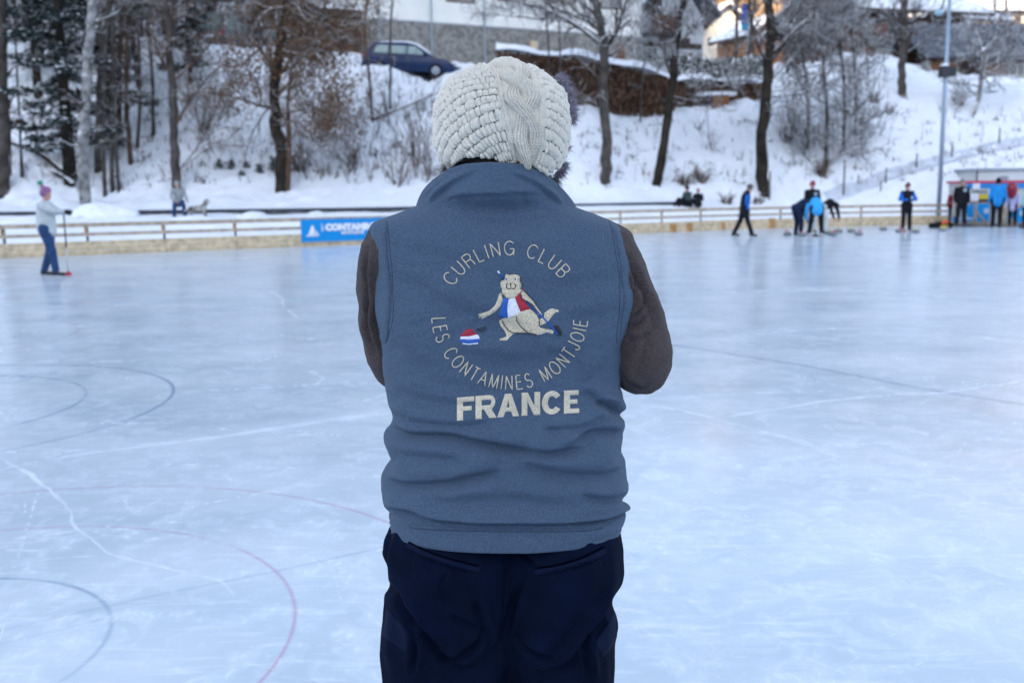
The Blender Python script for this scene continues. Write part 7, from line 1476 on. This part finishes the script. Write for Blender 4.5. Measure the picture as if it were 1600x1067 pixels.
# conifers
NEED = mat('conifer_needles', (.016, .030, .026), rough=.9, var=(1.6, .6), snow=(.52, .2))
def conifer_mesh(h, w, n, seed, base=.12, cs=.13):
    rs = np.random.RandomState(seed); mb = MB(); P = []; nb = max(26, int(h*7))
    for i in range(nb):
        t = base+(1-base)*(i/nb)**.9; z = t*h; L = w*(1-t)**.75*rs.uniform(.6, 1.1)+.15*(cs/.13); a = rs.uniform(0, 6.28); k = int(n*L/w/nb*2)+3; s = rs.uniform(0, 1, k)**.7; dr = -.30-.15*rs.uniform()
        x = np.cos(a)*L*s; y = np.sin(a)*L*s; zz = z+dr*L*s+.12*L*s*s*2; P.append(np.stack([x, y, zz], 1)+rs.normal(size=(k, 3))*[.12, .12, .07]*(cs/.13)); 
    P = np.concatenate(P); V, F = cards(P, cs, rs); V = V.reshape(-1, 4, 3); c = V.mean(1, keepdims=True); V = c+(V-c)*np.array([1, 1, .45]); return npmesh('needles', V.reshape(-1, 3), F, False)
def conifer(label, px, py, h, w, n, seed, d=None, group=None, tr=.2):
    b = onground(px, py) if d is None else np.array([*atY(px, py, d)[:2], 0]); b[2] = groundz(b[0], b[1]) if d else b[2]
    root = empty('conifer', tuple(b)); tag(root, label, 'conifer', group); mb = MB(); mb.tube([(0, 0, -.3), (0, 0, h*.5), (0, 0, h*.97)], [tr, tr*.6, .02], 10); mb.ob('trunk', B_DARK, root, True); ob('crown', conifer_mesh(h, w, n, seed, .12, .13 if h > 3 else .035), NEED, root); return root
conifer('big dark conifer with snow-laden boughs at the left', 110, 284, 13, 2.9, 26000, 1, tr=.26); conifer('second dark conifer behind the row of slim trunks', 175, 205, 12, 2.4, 15000, 2); conifer('conifer right of the row of slim trunks, high on the slope', 298, 128, 6, 1.1, 7000, 4, tr=.1); conifer('tall conifer behind the left edge trunk', 60, 150, 13, 2.3, 14000, 5)
LT = [(342, 263, .55), (362, 265, .6), (385, 262, .35), (405, 270, .5), (426, 266, .9), (460, 268, .95), (378, 275, .3)]
for i, (px, py, h) in enumerate(LT): conifer(['tiny fir seedling, leftmost of the row on the snow', 'tiny fir seedling, second of the row, dark and dense', 'smallest fir seedling between two bigger ones', 'fir seedling left of the leafy tree foot', 'small fir touching the left of the dark leafy trunk', 'small fir right of the dark leafy trunk', 'low seedling at the lower end of the row'][i], px, py, h*.62, h*.22, 900, 20+i, group='fir seedlings in the snow', tr=.02)
# the wood above the road: copies of a few grown trees
rnd = np.random.RandomState(77); protos = []
for k in range(5):
    rn = np.random.RandomState(300+k); mt = MB(); pts, rr, _ = wander((0, 0, -.5), (rn.normal()*.04, 0, 1), 13, 8, .16, .05, rn, .05, .02); mt.tube(pts, rr, 8); mc = MB()
    for i in range(20): t = .15+.83*(i+rn.uniform())/20; q = t*8; j = min(int(q), 7); p = pts[j]+(pts[j+1]-pts[j])*(q-j); a = rn.uniform(0, 6.28); el = R(rn.uniform(0, 50)); grow(mc, p, (math.cos(a)*math.cos(el), math.sin(a)*math.cos(el), math.sin(el)), 2.8*(1-.5*t), .035, 1, rn, dict(O1, kids=[3, 4, 3, 3], rmin=.013, depth=4))
    protos.append((mt.mesh('trunk', True), mc.mesh('crown', True)))
for a, b in protos: a.materials.append(B_FAR); b.materials.append(B_FAR)
i = 0
def wood_tree(px, d, s, label, group):
    x = d*(px-800)/FPX; z = groundz(x, d); root = empty('bare_tree', (x, d, z-.1), rnd.uniform(0, 6.28)); root.scale = (s, s, s); tag(root, label, 'tree', group); a, b = protos[rnd.randint(5)]; ob('trunk', a, None, root); ob('crown', b, None, root)
for px in np.linspace(-60, 330, 30): wood_tree(px+rnd.uniform(-8, 8), rnd.uniform(45, 60), rnd.uniform(.7, 1.1), 'bare brown tree in the dark wood at the top left', 'trees of the wood at the top left')
for px in np.linspace(300, 570, 16): wood_tree(px+rnd.uniform(-8, 8), rnd.uniform(56, 68), rnd.uniform(.7, 1.0), 'bare brown tree behind the parked cars', 'trees of the wood behind the cars')
cm = [conifer_mesh(11, 2.2, 6000, 400+k) for k in range(3)]
for c_ in cm: c_.materials.append(NEED)
tm = MB(); tm.tube([(0, 0, -.5), (0, 0, 10.5)], [.18, .02], 8); tmm = tm.mesh('trunk', True); tmm.materials.append(B_DARK)
for px in np.linspace(-80, 560, 24):
    d = rnd.uniform(58, 80); x = d*(px+rnd.uniform(-10, 10)-800)/FPX; root = empty('conifer', (x, d, groundz(x, d)-.2), rnd.uniform(0, 6)); tag(root, 'dark conifer in the wood at the top left', 'conifer', 'conifers of the wood at the top left'); root.scale = (1, 1, rnd.uniform(.8, 1.15)); ob('trunk', tmm, None, root); ob('crown', cm[rnd.randint(3)], None, root)
# far sunlit wood on the hillside, one mass
P = []; mb = MB()
for k in range(2600):
    px = rnd.uniform(1020, 1900) if k < 1700 else rnd.uniform(-300, 1020); d = rnd.uniform(108, 190); x = d*(px-800)/FPX; z = groundz(x, d); h = rnd.uniform(5, 9); m_ = 46; t = rnd.uniform(0, 1, m_); r = (1-t)**.7*1.5; a = rnd.uniform(0, 6.28, m_)
    P.append(np.stack([x+r*np.cos(a), d+r*np.sin(a), z+.5+h*t], 1)); 
    mb.tube([(x, d, z-.5), (x, d, z+h*.9)], [.14, .05], 4, cap=False)
V, F = cards(np.concatenate(P), .42, rnd); mb.add(V, F)
tag(mb.ob('far_wood', mat('larch_hillside', (.30, .20, .11), rough=.95, var=(.15, .5))), 'golden brown wood on the distant sunlit hillside', 'wood', kind='stuff')
# dry stems poking through the snow
P = []; rs = np.random.RandomState(91); Vs, n = [], 0; mb = MB()
REG = [(455, 690, 120, 290, 450), (300, 460, 120, 290, 160), (230, 330, 150, 290, 90), (0, 240, 150, 300, 160), (960, 1190, 190, 290, 110), (1200, 1600, 170, 290, 230), (1330, 1400, 100, 180, 30), (900, 1000, 200, 290, 40)]
for x0, x1, y0, y1, k in REG:
    for _ in range(k):
        b = onground(rs.uniform(x0, x1), rs.uniform(y0, y1)); h = rs.uniform(.15, 1.1)*(1 if x0 == 455 else .55)
        for q in range(rs.randint(1, 4)): dd = np.array([rs.normal()*.25, rs.normal()*.2, 1]); mb.tube([b-[0, 0, .1], b+dd*h*.5, b+(dd+[rs.normal()*.2, 0, 0])*h*rs.uniform(.6, 1)], [.010, .007, .003], 3, cap=False)
        if rs.uniform() < .30: V, F = cards(b+rs.normal(size=(14, 3))*[.14, .12, .07]+[0, 0, .06], .05, rs); mb.add(V, F)
tag(mb.ob('dry_undergrowth', mat('dry_stems', (.09, .065, .05), rough=.95)), 'dry stems and weeds poking through the snow of the slope', 'undergrowth', kind='stuff')
# fallen timber
def log(label, pts, r0, r1, m, kids=0, seed=1, name='fallen_branch'):
    rnd = np.random.RandomState(seed); W = np.array([onground(a, b)+[0, 0, c] for a, b, c in pts]); W = smooth_poly(W, 5); mb = MB(); mb.tube(W-W[0], np.linspace(r0, r1, len(W)), 8)
    for i in range(kids): j = rnd.randint(2, len(W)-1); grow(mb, W[j]-W[0], rnd.normal(size=3)*[1, .6, .5]+[0, 0, .5], .9, .02, 2, rnd, dict(wob=.12, kids=[3, 3, 3], ang=(20, 50), ratio=(.4, .6), rmin=.007, depth=4))
    o = mb.ob(name, m, None, True); o.location = tuple(W[0]); tag(o, label, 'branch')
log('fallen dark trunk lying in the snow at the far left', [(12, 236, .4), (60, 258, .5), (88, 270, .3), (118, 282, .1)], .10, .14, B_DARK, 6); log('fallen branch pointing right from the thin sapling under the blue car', [(585, 192, .15), (625, 182, .3), (683, 180, .9)], .05, .03, B_BROWN, 8, 3); log('stump-like dark branch low in the snow under the big conifer', [(82, 276, .2), (105, 290, .25), (115, 294, .1)], .08, .12, B_DARK, 8, 5)
# bird boxes
for px, py, top, lb in ((32, 277, 192, 'round brown bird box on a stake, right one of two at the left'), (17, 275, 196, 'brown bird box on a stake, left one next to the edge trunk')):
    b = onground(px, py); t = atY(px-1, top, b[1])-b; root = empty('bird_box', tuple(b)); tag(root, lb, 'bird box'); mb = MB(); mb.tube([(0, 0, -.2), tuple(t*.98)], .03, 6); mb.ob('stake', B_GREY, root, True); mb = MB(); mb.lathe([(.01, -.16), (.16, -.15), (.18, .08), (.05, .2), (.001, .22)], 12, tuple(t)); mb.ob('box', B_BROWN, root, True); mb = MB(); mb.ell((t[0], t[1], t[2]+.2), (.14, .14, .05)); mb.ob('snow_cap', SNOW, root, True)
